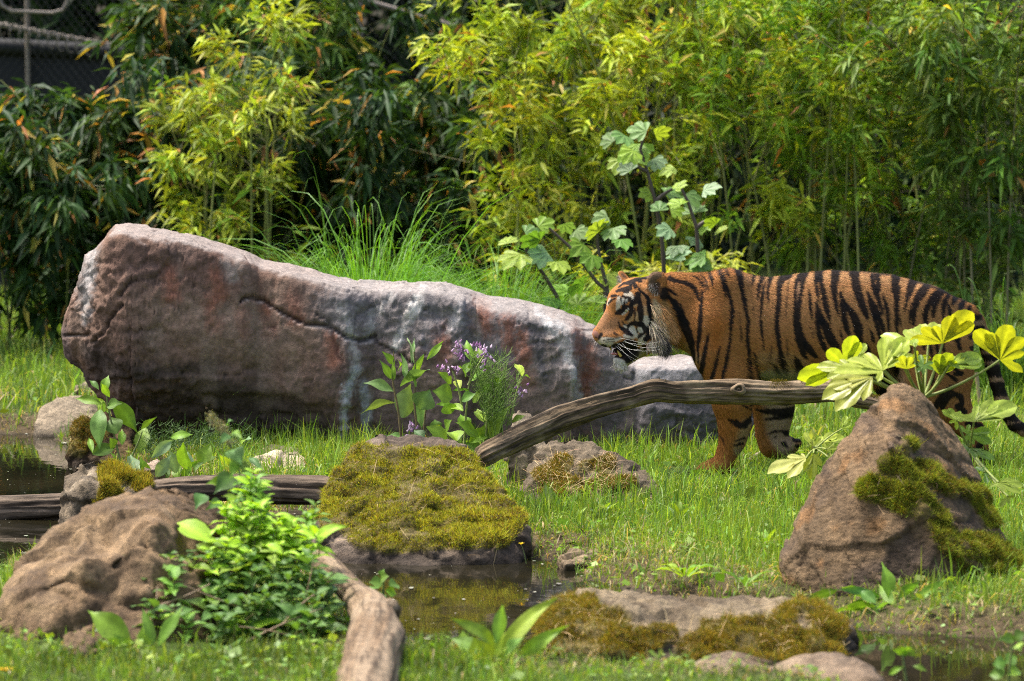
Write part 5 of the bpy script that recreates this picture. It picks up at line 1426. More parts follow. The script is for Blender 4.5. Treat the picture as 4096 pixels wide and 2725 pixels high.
    ye = skin_y(2503, 1234)
    ball((tx_(2504), ye + 0.0065, tz_(1235)), 0.0115, eyecol, 'eye', M['eye'], 22)
    flat = lambda c_: (lambda v: np.tile(np.array(c_), (len(v), 1)))
    # tongue and teeth in the open mouth
    ym = -0.020
    ball((tx_(2462), -0.040, tz_(1411)), 0.012, flat((0.42, 0.14, 0.13)), 'tongue', M['wet'], 12, (1.7, 2.0, 0.55))
    def cone_part(name, base, tip, r, colr):
        base, tip = np.asarray(base), np.asarray(tip)
        ax = norm(tip - base); s = norm(np.cross(ax, [0.3, 1, 0.2])); u = np.cross(ax, s)
        ring = []
        for t, rr in ((0, 1), (0.4, 0.85), (0.75, 0.5)):
            for q in range(8):
                an = q * math.pi / 4
                ring.append(base + (tip - base) * t + r * rr * (math.cos(an) * s + math.sin(an) * u))
        ring.append(tip)
        Ff = []
        for lv in range(2):
            for q in range(8):
                Ff.append((lv * 8 + q, lv * 8 + (q + 1) % 8, (lv + 1) * 8 + (q + 1) % 8, (lv + 1) * 8 + q))
        for q in range(8):
            Ff.append((16 + q, 16 + (q + 1) % 8, 24))
        part(name, np.array(ring) + np.array([0, TY, 0]), Ff, M['wet'], root, colors=np.tile(np.array(colr), (25, 1)))
    cone_part('tooth', (tx_(2482), -0.066, tz_(1420)), (tx_(2466), -0.070, tz_(1394)), 0.0062, (0.55, 0.36, 0.07))
    cone_part('tooth', (tx_(2440), -0.060, tz_(1384)), (tx_(2443), -0.062, tz_(1400)), 0.005, (0.55, 0.40, 0.14))
    # whiskers
    def whisker(p0, p1, p2, w=0.0011):
        ts = np.linspace(0, 1, 10)[:, None]
        pts = (1 - ts) ** 2 * p0 + 2 * ts * (1 - ts) * p1 + ts ** 2 * p2
        ww = w * (1 - 0.75 * ts)
        s = np.array([[0, 0, 1.0]]) * ww * 0.5; u = np.array([[0.7, -0.7, 0]]) * ww * 0.5
        Vv = np.stack([pts - s, pts + u, pts + s, pts - u], 1).reshape(-1, 3) + np.array([0, TY, 0])
        Ff = []
        for i in range(9):
            for q in range(4):
                Ff.append((i * 4 + q, i * 4 + (q + 1) % 4, i * 4 + 4 + (q + 1) % 4, i * 4 + 4 + q))
        part('whisker', Vv, Ff, M['whisker'], root)
    wl_ = [((490, 1060), (700, 1080), (950, 1150)), ((520, 1100), (760, 1190), (1100, 1090)), ((560, 1090), (800, 1240), (1090, 1165)), ((430, 1120), (700, 1300), (1090, 1210)), ((470, 1120), (640, 1280), (850, 1190)),
           ((430, 1170), (600, 1310), (790, 1390)), ((470, 1170), (560, 1250), (715, 1410)), ((530, 1120), (620, 1250), (780, 1340)), ((340, 1190), (360, 1250), (350, 1330)), ((400, 1180), (410, 1240), (440, 1290)), ((380, 1180), (400, 1230), (405, 1280))]
    zc = lambda u, v: (2340 + u * .2679, 1060 + v * .2679)
    for i, (a, b, cpt) in enumerate(wl_):
        (ax, ay), (bx, by), (cx, cy) = zc(*a), zc(*b), zc(*cpt)
        y0 = skin_y(ax, ay)
        lat = 0.05 if i < 8 else 0.02
        whisker(np.array([tx_(ax), y0 + 0.002, tz_(ay)]), np.array([tx_(bx), y0 - lat, tz_(by)]), np.array([tx_(cx), y0 - lat * 1.5, tz_(cy)]))
    for a, b, cpt in (((170, 1120), (130, 1160), (125, 1230)), ((180, 1150), (160, 1200), (140, 1270)), ((345, 500), (290, 450), (180, 380)), ((340, 510), (280, 460), (195, 440)), ((330, 580), (280, 560), (215, 560)), ((525, 470), (515, 420), (508, 365)), ((430, 1500), (390, 1520), (365, 1545)), ((480, 1510), (460, 1560), (450, 1600)), ((540, 1510), (540, 1570), (520, 1610))):
        (ax, ay), (bx, by), (cx, cy) = zc(*a), zc(*b), zc(*cpt)
        y0 = 0.0
        whisker(np.array([tx_(ax + 4), y0, tz_(ay)]), np.array([tx_(bx), y0 - 0.01, tz_(by)]), np.array([tx_(cx), y0 - 0.015, tz_(cy)]), 0.0009)
# ================================================================ logs
def log_part(name, pts, mat, root, tones, seed=1, nseg=36, per_m=190, ridge=0.06, ridges=9, twist=1.2, wobble=0.10, colors=None):
    """pts: (px, py, Y, radius px) along the log"""
    C = np.array([P(p[0], p[1], p[2]) for p in pts]); R = np.array([p[3] * mpp(p[2]) for p in pts])
    s = np.concatenate([[0], np.cumsum(np.linalg.norm(np.diff(C, axis=0), axis=1))])
    n = int(s[-1] * per_m) + 2
    q = np.linspace(0, s[-1], n)
    c = np.stack([np.interp(q, s, C[:, k]) for k in range(3)], 1); r = np.interp(q, s, R)
    w = max(3, int(n / len(pts) / 2) | 1)
    ker = np.hanning(w + 2)[1:-1]; ker /= ker.sum()
    for k in range(3):
        c[:, k] = np.convolve(np.pad(c[:, k], w // 2, mode='reflect', reflect_type='odd'), ker, 'valid')
    r = np.convolve(np.pad(r, w // 2, 'edge'), ker, 'valid')
    t = norm(np.gradient(c, axis=0))
    a = norm(np.cross(t, np.array([0.1, 0.2, 1.0]))); b = np.cross(a, t)
    th = np.linspace(0, 2 * np.pi, nseg * 2, endpoint=False)
    m = len(th)
    TH = np.repeat(th[None], n, 0) ; Q = np.repeat(q[:, None], m, 1)
    fl = np.stack([np.cos(TH) * 3, np.sin(TH) * 3, Q * 9], -1).reshape(-1, 3)
    rg = fbm(np.stack([np.cos(TH + Q * twist) * ridges / 3.0, np.sin(TH + Q * twist) * ridges / 3.0, Q * 2.2], -1).reshape(-1, 3), 1.0, 4, seed)
    cr = fbm(np.stack([np.cos(TH + Q * twist) * ridges, np.sin(TH + Q * twist) * ridges, Q * 3.5], -1).reshape(-1, 3), 1.0, 3, seed + 8)
    lum = fbm(fl, 0.4, 2, seed + 3)
    rr = r[:, None] * (1 + (ridge * rg + ridge * 0.8 * cr + wobble * lum - 1.6 * ridge * sstep(0.45, 0.75, np.abs(rg))).reshape(n, m))
    e = np.minimum(np.arange(n), n - 1 - np.arange(n)) / max(2, n * 0.012)
    rr = rr * np.clip(0.55 + 0.45 * e, 0, 1)[:, None]
    V = c[:, None] + rr[..., None] * (np.cos(TH)[..., None] * a[:, None] + np.sin(TH)[..., None] * b[:, None])
    V = V.reshape(-1, 3)
    ii = np.arange(n * m).reshape(n, m)
    F = np.stack([ii[:-1], np.roll(ii[:-1], -1, 1), np.roll(ii[1:], -1, 1), ii[1:]], -1).reshape(-1, 4)
    V = np.vstack([V, c[:1], c[-1:]])
    nv = n * m
    caps = [[ii[0, (k + 1) % m], ii[0, k], nv, nv] for k in range(m)] + [[ii[-1, k], ii[-1, (k + 1) % m], nv + 1, nv + 1] for k in range(m)]
    Fl = [tuple(f) for f in F] + [tuple(f[:3]) for f in caps]
    k1 = np.append(sstep(-0.5, 0.5, rg), [0.5, 0.5])[:, None]; k2 = np.append(sstep(0.0, 0.6, cr), [0.3, 0.3])[:, None]
    k3 = np.append(sstep(0.1, 0.7, fbm(V[:-2], 9, 3, seed + 6)), [0, 0])[:, None]
    tn = [np.array(x) for x in tones]
    col = tn[0] * (1 - k1) + tn[1] * k1
    col = col * (1 - 0.85 * k2) + tn[2] * 0.85 * k2
    if len(tn) > 3:
        col = col * (1 - 0.5 * k3) + tn[3] * 0.5 * k3
    o = part(name, V, Fl, mat, root, colors=np.clip(col, 0.004, 0.9))
    return o, V, c, r
def knot(root, c, nrm, r, col, seed):
    """a raised ring round a hollow: an old branch scar"""
    nrm = norm(nrm); a = norm(np.cross(nrm, [0, 0, 1.0])); b = np.cross(nrm, a)
    prof = [(1.5, -0.25), (1.15, 0.25), (0.85, 0.42), (0.6, 0.15), (0.4, -0.25), (0.25, -0.1), (0.0, 0.1)]
    n = 18
    V = []
    for i, (rr, hh) in enumerate(prof):
        for k in range(n):
            an = 2 * math.pi * k / n
            j = 1 + 0.12 * math.sin(3 * an + seed)
            V.append(c + r * rr * j * (math.cos(an) * a * 1.15 + math.sin(an) * b * 0.85) + nrm * r * hh)
    F = []
    for i in range(len(prof) - 1):
        for k in range(n):
            F.append((i * n + k, i * n + (k + 1) % n, (i + 1) * n + (k + 1) % n, (i + 1) * n + k))
    cl = np.tile(np.array(col), (len(V), 1)); cl[3 * n:5 * n] *= 0.3
    part('knot', np.array(V), F, M['wood'], root, colors=cl)
def make_logs():
    W1 = [(0.115, 0.078, 0.042), (0.20, 0.14, 0.08), (0.022, 0.015, 0.009), (0.27, 0.20, 0.12)]
    root = empty('driftwood_log', P(2300, 1780, 13.4), 'long bleached driftwood log slanting up past the tiger from the mossy block', 'log')
    pts = [(1905, 1846, 13.22, 44), (1960, 1815, 13.25, 46), (2080, 1752, 13.32, 48), (2230, 1680, 13.4, 50), (2400, 1622, 13.45, 47), (2540, 1585, 13.5, 42), (2620, 1563, 13.5, 46), (2700, 1572, 13.52, 40), (2830, 1567, 13.55, 44),
           (2960, 1566, 13.56, 51), (3090, 1570, 13.58, 45), (3220, 1568, 13.58, 46), (3330, 1563, 13.58, 44), (3430, 1600, 13.58, 32), (3560, 1625, 13.55, 27), (3680, 1700, 13.5, 26), (3770, 1860, 13.42, 24), (3810, 1960, 13.4, 20)]
    o, V, c, r = log_part('trunk', pts, M['wood'], root, W1, seed=5, ridge=0.11, twist=1.0, wobble=0.16)
    knot(o, P(2955, 1556, 13.50), (0, -1, 0.25), 0.016, (0.20, 0.14, 0.08), 1)
    for k, (px, py, dx, dy, L) in enumerate(((2640, 1530, -0.1, 0.2, 0.035), (2655, 1528, 0.3, 0.3, 0.028), (2630, 1540, -0.5, 0.1, 0.022))):
        b = P(px, py + 14, 13.5); tip = b + np.array([dx * L, -0.01, L])
        s = np.array([0.008, 0, 0.0]); u = np.array([0, 0.006, 0])
        part('splinter', np.array([b - s, b + u, b + s, b - u, tip]), [(0, 1, 4), (1, 2, 4), (2, 3, 4), (3, 0, 4)], M['wood'], root, colors=np.tile(np.array([0.2, 0.14, 0.08]), (5, 1)), smooth=False)
    # green and ochre moss film on the upper side of the log
    n = 9000
    i = rng.integers(int(len(c) * 0.58), int(len(c) * 0.80), n)
    an = rng.normal(0, 0.5, n)
    pos = c[i] + np.stack([np.zeros(n), -np.sin(an) * r[i], np.cos(an) * r[i] * 0.98], 1) + rng.normal(0, 0.003, (n, 3))
    keep = fbm(pos, 16, 3, 5) > 0.12
    pos = pos[keep]; n = len(pos)
    v, f, cc = tufts(pos, np.tile([0, -0.2, 1.0], (n, 1)), np.full(n, 0.006), np.full(n, 0.002), jitter_col((0.16, 0.13, 0.02), n, 0.3, 0.08))
    mo = part('moss', v, f, M['moss'], root, colors=cc, smooth=False); mo['kind'] = 'stuff'
    root = empty('dark_log', P(600, 2060, 13.6), 'straight dark cracked log lying across the pond behind the brown rock', 'log')
    log_part('trunk', [(-160, 2052, 13.65, 62), (60, 2040, 13.62, 60), (250, 2030, 13.6, 57), (480, 1990, 13.6, 52), (700, 1955, 13.6, 46), (900, 1950, 13.6, 52), (1100, 1958, 13.6, 56), (1300, 1962, 13.58, 58), (1350, 1965, 13.56, 50)],
             M['wood'], root, [(0.10, 0.07, 0.045), (0.17, 0.125, 0.085), (0.025, 0.018, 0.012), (0.20, 0.15, 0.10)], seed=15, ridge=0.075, twist=0.5)
    root = empty('pale_log', P(1480, 2640, 9.9), 'pale thick barkless branch bending down the near bank beside the leafy bush', 'log')
    log_part('trunk', [(1215, 2190, 11.25, 44), (1320, 2275, 11.0, 48), (1415, 2375, 10.7, 56), (1488, 2455, 10.42, 78), (1502, 2550, 10.12, 112), (1482, 2680, 9.8, 124), (1460, 2850, 9.42, 130), (1440, 3100, 8.95, 130)],
             M['wood'], root, [(0.165, 0.108, 0.06), (0.24, 0.175, 0.11), (0.055, 0.036, 0.02), (0.15, 0.095, 0.05)], seed=25, ridge=0.045, twist=0.8, wobble=0.12)
    log_part('branch_stub', [(1540, 2470, 10.36, 60), (1565, 2420, 10.35, 46), (1575, 2400, 10.35, 30)], M['wood'], root, [(0.2, 0.14, 0.085), (0.27, 0.2, 0.13), (0.08, 0.055, 0.03)], seed=27, ridge=0.05)

# ================================================================ leaves
def tube(pts, r0, r1, nseg=6):
    pts = np.asarray(pts, float)
    n = len(pts)
    t = norm(np.gradient(pts, axis=0))
    a = norm(np.cross(t, [0.13, 0.91, 0.2])); b = np.cross(t, a)
    th = np.arange(nseg) * 2 * np.pi / nseg
    r = np.linspace(r0, r1, n)
    V = (pts[:, None] + r[:, None, None] * (np.cos(th)[None, :, None] * a[:, None] + np.sin(th)[None, :, None] * b[:, None])).reshape(-1, 3)
    ii = np.arange(n * nseg).reshape(n, nseg)
    F = np.stack([ii[:-1], np.roll(ii[:-1], -1, 1), np.roll(ii[1:], -1, 1), ii[1:]], -1).reshape(-1, 4)
    return V, F
def bez(p0, p1, p2, n=8):
    t = np.linspace(0, 1, n)[:, None]
    return (1 - t) ** 2 * p0 + 2 * t * (1 - t) * p1 + t * t * p2
def stem(root, pts, r0, r1, col=(0.14, 0.19, 0.05), name='stem', nseg=6, n=10):
    pts = [np.asarray(p, float) for p in pts]
    if len(pts) == 3:
        q = bez(*pts, n)
    elif len(pts) == 2:
        q = bez(pts[0], (pts[0] + pts[1]) / 2, pts[1], 4)
    else:
        s = np.linspace(0, len(pts) - 1, n * 2); a = np.array(pts)
        q = np.stack([np.interp(s, np.arange(len(pts)), a[:, k]) for k in range(3)], 1)
    V, F = tube(q, r0, r1, nseg)
    return part(name, V, F, M['stem'], root, colors=np.tile(np.array(col), (len(V), 1)) * (1 + 0.15 * rng.normal(size=(len(V), 1))))
def leaf_geo(base, tip, width, nrm, fold=0.25, arch=0.12, n=9, peak=0.45, wav=0.03, col=(0.1, 0.2, 0.03), rib=1.35):
    """lanceolate blade from base to tip"""
    base, tip = np.asarray(base, float), np.asarray(tip, float)
    ax = tip - base; L = np.linalg.norm(ax); ax = ax / L
    nrm = np.asarray(nrm, float); nrm = norm(nrm - ax * (nrm @ ax) + 1e-6)
    sd = np.cross(ax, nrm)
    t = np.linspace(0, 1, n)
    e = math.log(0.5) / math.log(peak)
    w = np.sin(np.pi * t ** e) ** np.where(t < peak, 0.85, 1.5) * width * 0.5
    w[0] = width * 0.06; w[-1] = 0.0005
    V, C = [], []
    cj = np.array(col) * (1 + 0.10 * rng.normal()) * (1 + 0.05 * rng.normal(size=3))
    ph = rng.uniform(0, 6)
    for i in range(n):
        c = base + ax * L * t[i] + nrm * arch * L * math.sin(math.pi * t[i]) - np.array([0, 0, 1]) * arch * 0.6 * L * t[i] ** 2
        for k, s in enumerate((-1, -0.5, 0, 0.5, 1)):
            wv = wav * L * math.sin(9 * t[i] + ph + s) * abs(s)
            V.append(c + sd * w[i] * s + nrm * (fold * w[i] * abs(s) + wv))
            C.append(cj * (rib if s == 0 else 1.0 + 0.06 * math.sin(20 * t[i] + 3 * abs(s))))
    F = []
    for i in range(n - 1):
        for k in range(4):
            F.append((i * 5 + k, i * 5 + k + 1, i * 5 + 6 + k, i * 5 + 5 + k))
    return np.array(V), np.array(F), np.clip(np.array(C), 0.004, 0.9)
def leaf(root, base, tip, width, nrm=(0, -0.5, 0.85), mat='leaf', name='leaf', **kw):
    V, F, C = leaf_geo(base, tip, width, nrm, **kw)
    return part(name, V, F, M[mat], root, colors=C, origin=base)
def palm_geo(base, tips, nrm, sinus=0.46, lobew=0.42, fold=0.10, droop=0.10, col=(0.3, 0.4, 0.06), rib=1.25, teeth=0.0, rnd=1.0):
    """palmate blade: lobes run from base to the tips, webbed between"""
    base = np.asarray(base, float); nrm = norm(nrm)
    e1 = norm(np.cross(nrm, [0.01, 0.02, 1.0])); e2 = np.cross(nrm, e1)
    T = np.array([[(t - base) @ e1, (t - base) @ e2] for t in tips])
    Hn = np.array([(t - base) @ nrm for t in tips])
    an = np.arctan2(T[:, 1], T[:, 0]); L = np.hypot(T[:, 0], T[:, 1])
    # start the walk at the widest gap
    o = np.argsort(an); an, L, Hn = an[o], L[o], Hn[o]
    gaps = np.diff(np.append(an, an[0] + 2 * np.pi)); g = int(np.argmax(gaps))
    o = np.roll(np.arange(len(an)), -(g + 1)); an, L, Hn = an[o], L[o], Hn[o]
    an = np.where(an < an[0], an + 2 * np.pi, an)
    bd = []          # (x, y, height, shade)
    m = len(an)
    for i in range(m):
        d = np.array([math.cos(an[i]), math.sin(an[i])]); p = np.array([-d[1], d[0]])
        gl = (an[i] - an[i - 1]) / 2 if i else 0.42
        gr = (an[i + 1] - an[i]) / 2 if i < m - 1 else 0.42
        Ll = min(L[i], L[i - 1] if i else L[i]); Lr = min(L[i], L[i + 1] if i < m - 1 else L[i])
        sl = sinus * Ll if i else 0.16 * L[i]; sr = sinus * Lr if i < m - 1 else 0.16 * L[i]
        bd.append((sl * math.cos(an[i] - gl), sl * math.sin(an[i] - gl), 0.02 * L[i], 0.95))
        W = lobew * L[i] * 0.5
        for (t, ww) in ((0.5, 0.85), (0.66, 1.0), (0.8, 0.85 * rnd), (0.92, 0.45 * rnd)):
            q = d * L[i] * t - p * W * ww
            bd.append((q[0], q[1], Hn[i] * t + fold * W * (1 + teeth * rng.normal()), 0.97))
        bd.append((d[0] * L[i], d[1] * L[i], Hn[i] - droop * L[i] * 0.6, 1.05))
        for (t, ww) in ((0.92, 0.45 * rnd), (0.8, 0.85 * rnd), (0.66, 1.0), (0.5, 0.85)):
            q = d * L[i] * t + p * W * ww
            bd.append((q[0], q[1], Hn[i] * t + fold * W * (1 + teeth * rng.normal()), 0.97))
        if i == m - 1:
            bd.append((sr * math.cos(an[i] + gr), sr * math.sin(an[i] + gr), 0.02 * L[i], 0.95))
    bd = np.array(bd); nb = len(bd)
    rings = (0.0, 0.25, 0.5, 0.75, 1.0)
    V, C = [], []
    cj = np.array(col) * (1 + 0.08 * rng.normal()) * (1 + 0.04 * rng.normal(size=3))
    Lm = L.max()
    # midribs: how far a boundary ray lies off its lobe axis
    ba = np.unwrap(np.arctan2(bd[:, 1], bd[:, 0]))
    off = np.min(np.abs(((ba[:, None] - an[None] + np.pi) % (2 * np.pi)) - np.pi), axis=1)
    for rk in rings:
        for j in range(nb):
            x, y = bd[j, 0] * rk, bd[j, 1] * rk
            rr = math.hypot(x, y)
            z = bd[j, 2] * rk ** 1.2 - droop * rr * rr / Lm + 0.06 * fold * Lm * math.sin(rr / Lm * 22) * (0.15 + min(off[j], 0.3)) * rk
            V.append(base + e1 * x + e2 * y + nrm * z)
            C.append(cj * (rib if off[j] < 0.035 else bd[j, 3]))
    F = []
    for a in range(len(rings) - 1):
        for j in range(nb - 1):
            F.append((a * nb + j, a * nb + j + 1, (a + 1) * nb + j + 1, (a + 1) * nb + j))
    return np.array(V), np.array(F), np.clip(np.array(C), 0.004, 0.9)
def on_plane(px, py, p0, nrm):
    d = ray(px, py); o = np.array([0, 0, CAM_H]); nrm = norm(nrm)
    den = d @ nrm
    return o + d * (((np.asarray(p0) - o) @ nrm) / den)

LIME, LIME2, LIME_SHADE = (0.40, 0.46, 0.065), (0.33, 0.42, 0.05), (0.13, 0.22, 0.03)
def make_fatsia():
    root = empty('glossy_shrub', P(3690, 1640, 12.25) * np.array([1, 1, 0]), 'lime green shrub with big hand shaped leaves behind the pointed rock', 'shrub')
    hub = P(3695, 1590, 12.2)
    stem(root, [hub * np.array([1, 1, 0]), hub * np.array([1, 1, 0.5]), hub], 0.014, 0.010, (0.17, 0.21, 0.06), 'trunk')
    z5 = lambda u, v: (3000 + u * .5102, 1150 + v * .5102)
    up, face, back = (0.1, -0.62, 0.78), (0.05, -0.9, 0.45), (0.1, 0.80, 0.55)
    spec = [  # petiole attach (zoom px), distance, plane normal, lobe tips (zoom px), colour
        ((1040, 655), 11.95, up, [(662, 628), (760, 545), (900, 500), (1000, 735), (1075, 605)], LIME),
        ((1045, 640), 12.10, face, [(965, 560), (1060, 372), (1180, 400), (1240, 372), (1240, 508), (1090, 560)], LIME),
        ((960, 700), 11.90, (-0.15, -0.75, 0.65), [(556, 842), (662, 940), (600, 760), (885, 876), (930, 740)], LIME),
        ((760, 630), 12.15, (-0.2, 0.85, 0.5), [(350, 680), (420, 742), (600, 470), (800, 350), (855, 410)], (0.42, 0.46, 0.045)),
        ((840, 560), 12.2, face, [(862, 480), (910, 428), (900, 520), (800, 450)], LIME),
        ((1510, 440), 12.25, back, [(1250, 395), (1340, 300), (1440, 290), (1592, 202), (1742, 146), (1757, 250)], (0.42, 0.46, 0.04)),
        ((1290, 460), 12.35, (0, -0.5, 0.85), [(1020, 342), (1110, 390), (1240, 300), (1370, 270), (1390, 330)], LIME),
        ((1490, 690), 12.2, back, [(1430, 560), (1480, 500), (1570, 488), (1620, 560), (1600, 600)], (0.40, 0.45, 0.045)),
        ((1560, 610), 12.15, (0.2, -0.75, 0.6), [(1600, 530), (1720, 520), (1835, 578), (1700, 620), (1830, 520)], LIME2),
        ((1290, 560), 12.3, back, [(1200, 520), (1310, 490), (1420, 540), (1440, 600), (1250, 600)], (0.36, 0.42, 0.05)),
        ((1360, 610), 12.05, (0, -0.8, 0.6), [(1280, 590), (1330, 520), (1440, 580), (1440, 640), (1360, 680), (1310, 660)], LIME_SHADE),  # shadowed leaf, its shade put into the darker green
        ((1960, 570), 12.15, (0.1, 0.85, 0.5), [(1762, 302), (1860, 330), (2025, 258), (2150, 372), (2155, 500), (2140, 655)], (0.42, 0.46, 0.04)),
        ((1290, 470), 12.0, (0, -0.6, 0.8), [(1270, 400), (1300, 390), (1310, 440)], LIME2),
        ((1180, 560), 12.15, (0.0, -0.7, 0.7), [(1080, 480), (1150, 420), (1240, 440), (1280, 520), (1120, 590)], LIME),
        ((1400, 430), 12.3, (0.1, -0.6, 0.8), [(1220, 330), (1350, 262), (1480, 250), (1560, 300), (1500, 380)], LIME),
        ((800, 640), 12.05, (-0.1, -0.7, 0.7), [(520, 600), (600, 700), (700, 560), (820, 560)], LIME),
        ((1230, 640), 12.1, (0.0, 0.8, 0.6), [(1130, 590), (1180, 520), (1260, 530), (1300, 600)], (0.38, 0.43, 0.05))]
    for (bu, bv), Y, nn, tips, col in spec:
        b = P(*z5(bu, bv), Y)
        tp = [on_plane(*z5(*t), b, nn) for t in tips]
        V, F, C = palm_geo(b, tp, nn, col=col, teeth=0.3)
        lf = part('leaf', V, F, M['fatsia'], root, colors=C, origin=b)
        mid = (b + hub) / 2 + np.array([0, 0.02, -0.03])
        stem(lf, [hub, mid, b], 0.0055, 0.0035, (0.22, 0.26, 0.06), 'petiole')
    # low sprig beside the tiger's lifted paw
    root = empty('young_shrub', P(3260, 1900, 12.6) * np.array([1, 1, 0]), 'pale lime seedling shrub with a leaf bud left of the pointed rock', 'shrub')
    hub = P(3258, 1800, 12.5)
    stem(root, [P(3270, 1960, 12.6), P(3265, 1880, 12.55), hub], 0.006, 0.004, (0.2, 0.25, 0.06))
    for (bu, bv), Y, nn, tips, col in (((440, 1340), 12.45, up, [(142, 1425), (300, 1475), (290, 1320), (400, 1300)], (0.62, 0.62, 0.20)), ((500, 1300), 12.4, (0, -0.95, 0.3), [(425, 1440), (480, 1505), (560, 1400)], (0.36, 0.42, 0.05)),
                                       ((500, 1250), 12.5, face, [(425, 1130), (470, 1170), (560, 1180)], LIME), ((610, 1330), 12.45, face, [(580, 1420), (640, 1400), (650, 1300)], LIME2), ((540, 1230), 12.55, up, [(570, 1160), (680, 1130), (750, 1150), (700, 1180)], LIME),
                                       ((720, 1110), 12.6, face, [(740, 1040), (760, 1000), (790, 1070), (760, 1110)], LIME2), ((600, 1270), 12.4, face, [(580, 1220), (660, 1210), (690, 1250), (640, 1290)], LIME)):
        b = P(*z5(bu, bv), Y)
        tp = [on_plane(*z5(*t), b, nn) for t in tips]
        V, F, C = palm_geo(b, tp, nn, col=col, sinus=0.5)
        lf = part('leaf', V, F, M['fatsia'], root, colors=C, origin=b)
        stem(lf, [hub, (hub + b) / 2 + np.array([0, 0.01, 0.01]), b], 0.0035, 0.0025, (0.24, 0.28, 0.06), 'petiole')
    V, F, C = leaf_geo(P(*z5(485, 1190), 12.45), P(*z5(490, 1090), 12.45), 0.022, (0, -1, 0.1), fold=0.6, col=(0.4, 0.42, 0.12))
    part('bud', V, F, M['fatsia'], root, colors=C)
    V, F, C = leaf_geo(P(*z5(530, 1160), 12.45), P(*z5(585, 1060), 12.45), 0.012, (0, -1, 0.1), fold=0.6, col=(0.4, 0.42, 0.10))
    part('bud', V, F, M['fatsia'], root, colors=C)
    # right flank of the pointed rock
    root = empty('shaded_shrub', P(3900, 1900, 12.4) * np.array([1, 1, 0]), 'half shaded hand leaved shrub at the right foot of the pointed rock', 'shrub')
    hub = P(3880, 1800, 12.3)
    stem(root, [P(3880, 1960, 12.4), P(3885, 1880, 12.35), hub], 0.007, 0.005, (0.16, 0.2, 0.06))
    for (bu, bv), Y, nn, tips, col in (((1755, 1055), 12.2, (0.05, -0.72, 0.7), [(1568, 988), (1790, 920), (1940, 872), (2102, 884), (2015, 965), (1880, 960)], LIME), ((1620, 1040), 12.25, face, [(1508, 955), (1560, 940), (1650, 965), (1670, 1050), (1620, 1115), (1560, 1060)], LIME2),
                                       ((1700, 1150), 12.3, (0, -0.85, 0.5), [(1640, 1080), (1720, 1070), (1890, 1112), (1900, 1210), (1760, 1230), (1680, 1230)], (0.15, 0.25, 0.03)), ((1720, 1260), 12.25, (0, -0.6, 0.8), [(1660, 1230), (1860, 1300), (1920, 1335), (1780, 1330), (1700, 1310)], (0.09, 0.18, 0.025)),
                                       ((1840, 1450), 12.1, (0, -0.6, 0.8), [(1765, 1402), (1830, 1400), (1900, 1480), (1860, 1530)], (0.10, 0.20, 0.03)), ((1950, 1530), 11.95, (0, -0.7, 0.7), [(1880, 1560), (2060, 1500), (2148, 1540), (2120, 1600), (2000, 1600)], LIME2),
                                       ((2020, 1640), 11.95, face, [(1960, 1720), (2030, 1700), (2080, 1640)], LIME2)):
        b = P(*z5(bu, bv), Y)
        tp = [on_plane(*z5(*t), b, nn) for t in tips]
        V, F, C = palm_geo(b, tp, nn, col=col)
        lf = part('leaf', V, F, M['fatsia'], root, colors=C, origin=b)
        stem(lf, [hub, (hub + b) / 2 + np.array([0.0, 0.01, -0.01]), b], 0.0045, 0.003, (0.22, 0.26, 0.06), 'petiole')

G1, G2, G3, G4 = (0.18, 0.31, 0.03), (0.11, 0.21, 0.032), (0.22, 0.31, 0.13), (0.27, 0.39, 0.035)
def table_plant(name, label, cat, zf, Y, leaves, stems=(), cols=(G1, G2, G4), dY=0.10, base=None, sc=1.0, group=None, wsc=1.0, mat='leaf', nrm=None, stemcol=(0.15, 0.19, 0.05), ground=False):
    """leaves: (u0, v0, u1, v1, w) read off one enlarged view of the photo"""
    b = base if base is not None else zf(leaves[0][0], leaves[0][1])
    root = empty(name, P(b[0], b[1], Y) * np.array([1, 1, 0]), label, cat, group)
    for s in stems:
        pts = [P(*zf(u, v), Y) for u, v in s]
        stem(root, pts, 0.0045, 0.0025, stemcol)
    for i, (u0, v0, u1, v1, w) in enumerate(leaves):
        y0 = Y + rng.normal(0, dY * 0.25)
        if ground:
            y0 = G(*zf(u0, v0), 0.0)[1]
        a = P(*zf(u0, v0), y0); t = P(*zf(u1, v1), y0 + rng.uniform(-dY, dY))
        nn = nrm or (rng.normal(0, 0.35), rng.choice([-0.9, -0.6, 0.6], p=[.5, .3, .2]), 0.6)
        leaf(root, a, t, w * sc * mpp(Y) * wsc, nn, mat=mat, col=cols[int(rng.integers(len(cols)))], fold=rng.uniform(0.1, 0.45), arch=rng.uniform(0.02, 0.12))
    return root
def bell_cluster(root, c, n, r, cols):
    for k in range(n):
        o = c + rng.normal(0, r, 3) * np.array([1, 0.7, 0.8])
        d = norm(np.array([rng.normal(0, .5), rng.normal(0, .5) - .2, -0.8 + rng.normal(0, .3)]))
        L = rng.uniform(0.010, 0.017)
        a = norm(np.cross(d, [0.3, 0.5, 0.8])); b = np.cross(d, a)
        V, F = [], []
        for t, rr in ((0, 0.0012), (0.35, 0.0030), (0.8, 0.0034), (1.0, 0.0046)):
            for q in range(6):
                V.append(o + d * L * t + rr * (math.cos(q * 1.047) * a + math.sin(q * 1.047) * b))
        for t in range(3):
            for q in range(6):
                F.append((t * 6 + q, t * 6 + (q + 1) % 6, t * 6 + 6 + (q + 1) % 6, t * 6 + 6 + q))
        cl = np.array(cols[int(rng.integers(len(cols)))]) * (1 + 0.15 * rng.normal())
        part('flower', np.array(V), np.array(F), M['petal'], root, colors=np.clip(np.tile(cl, (24, 1)), 0, 1), origin=o)
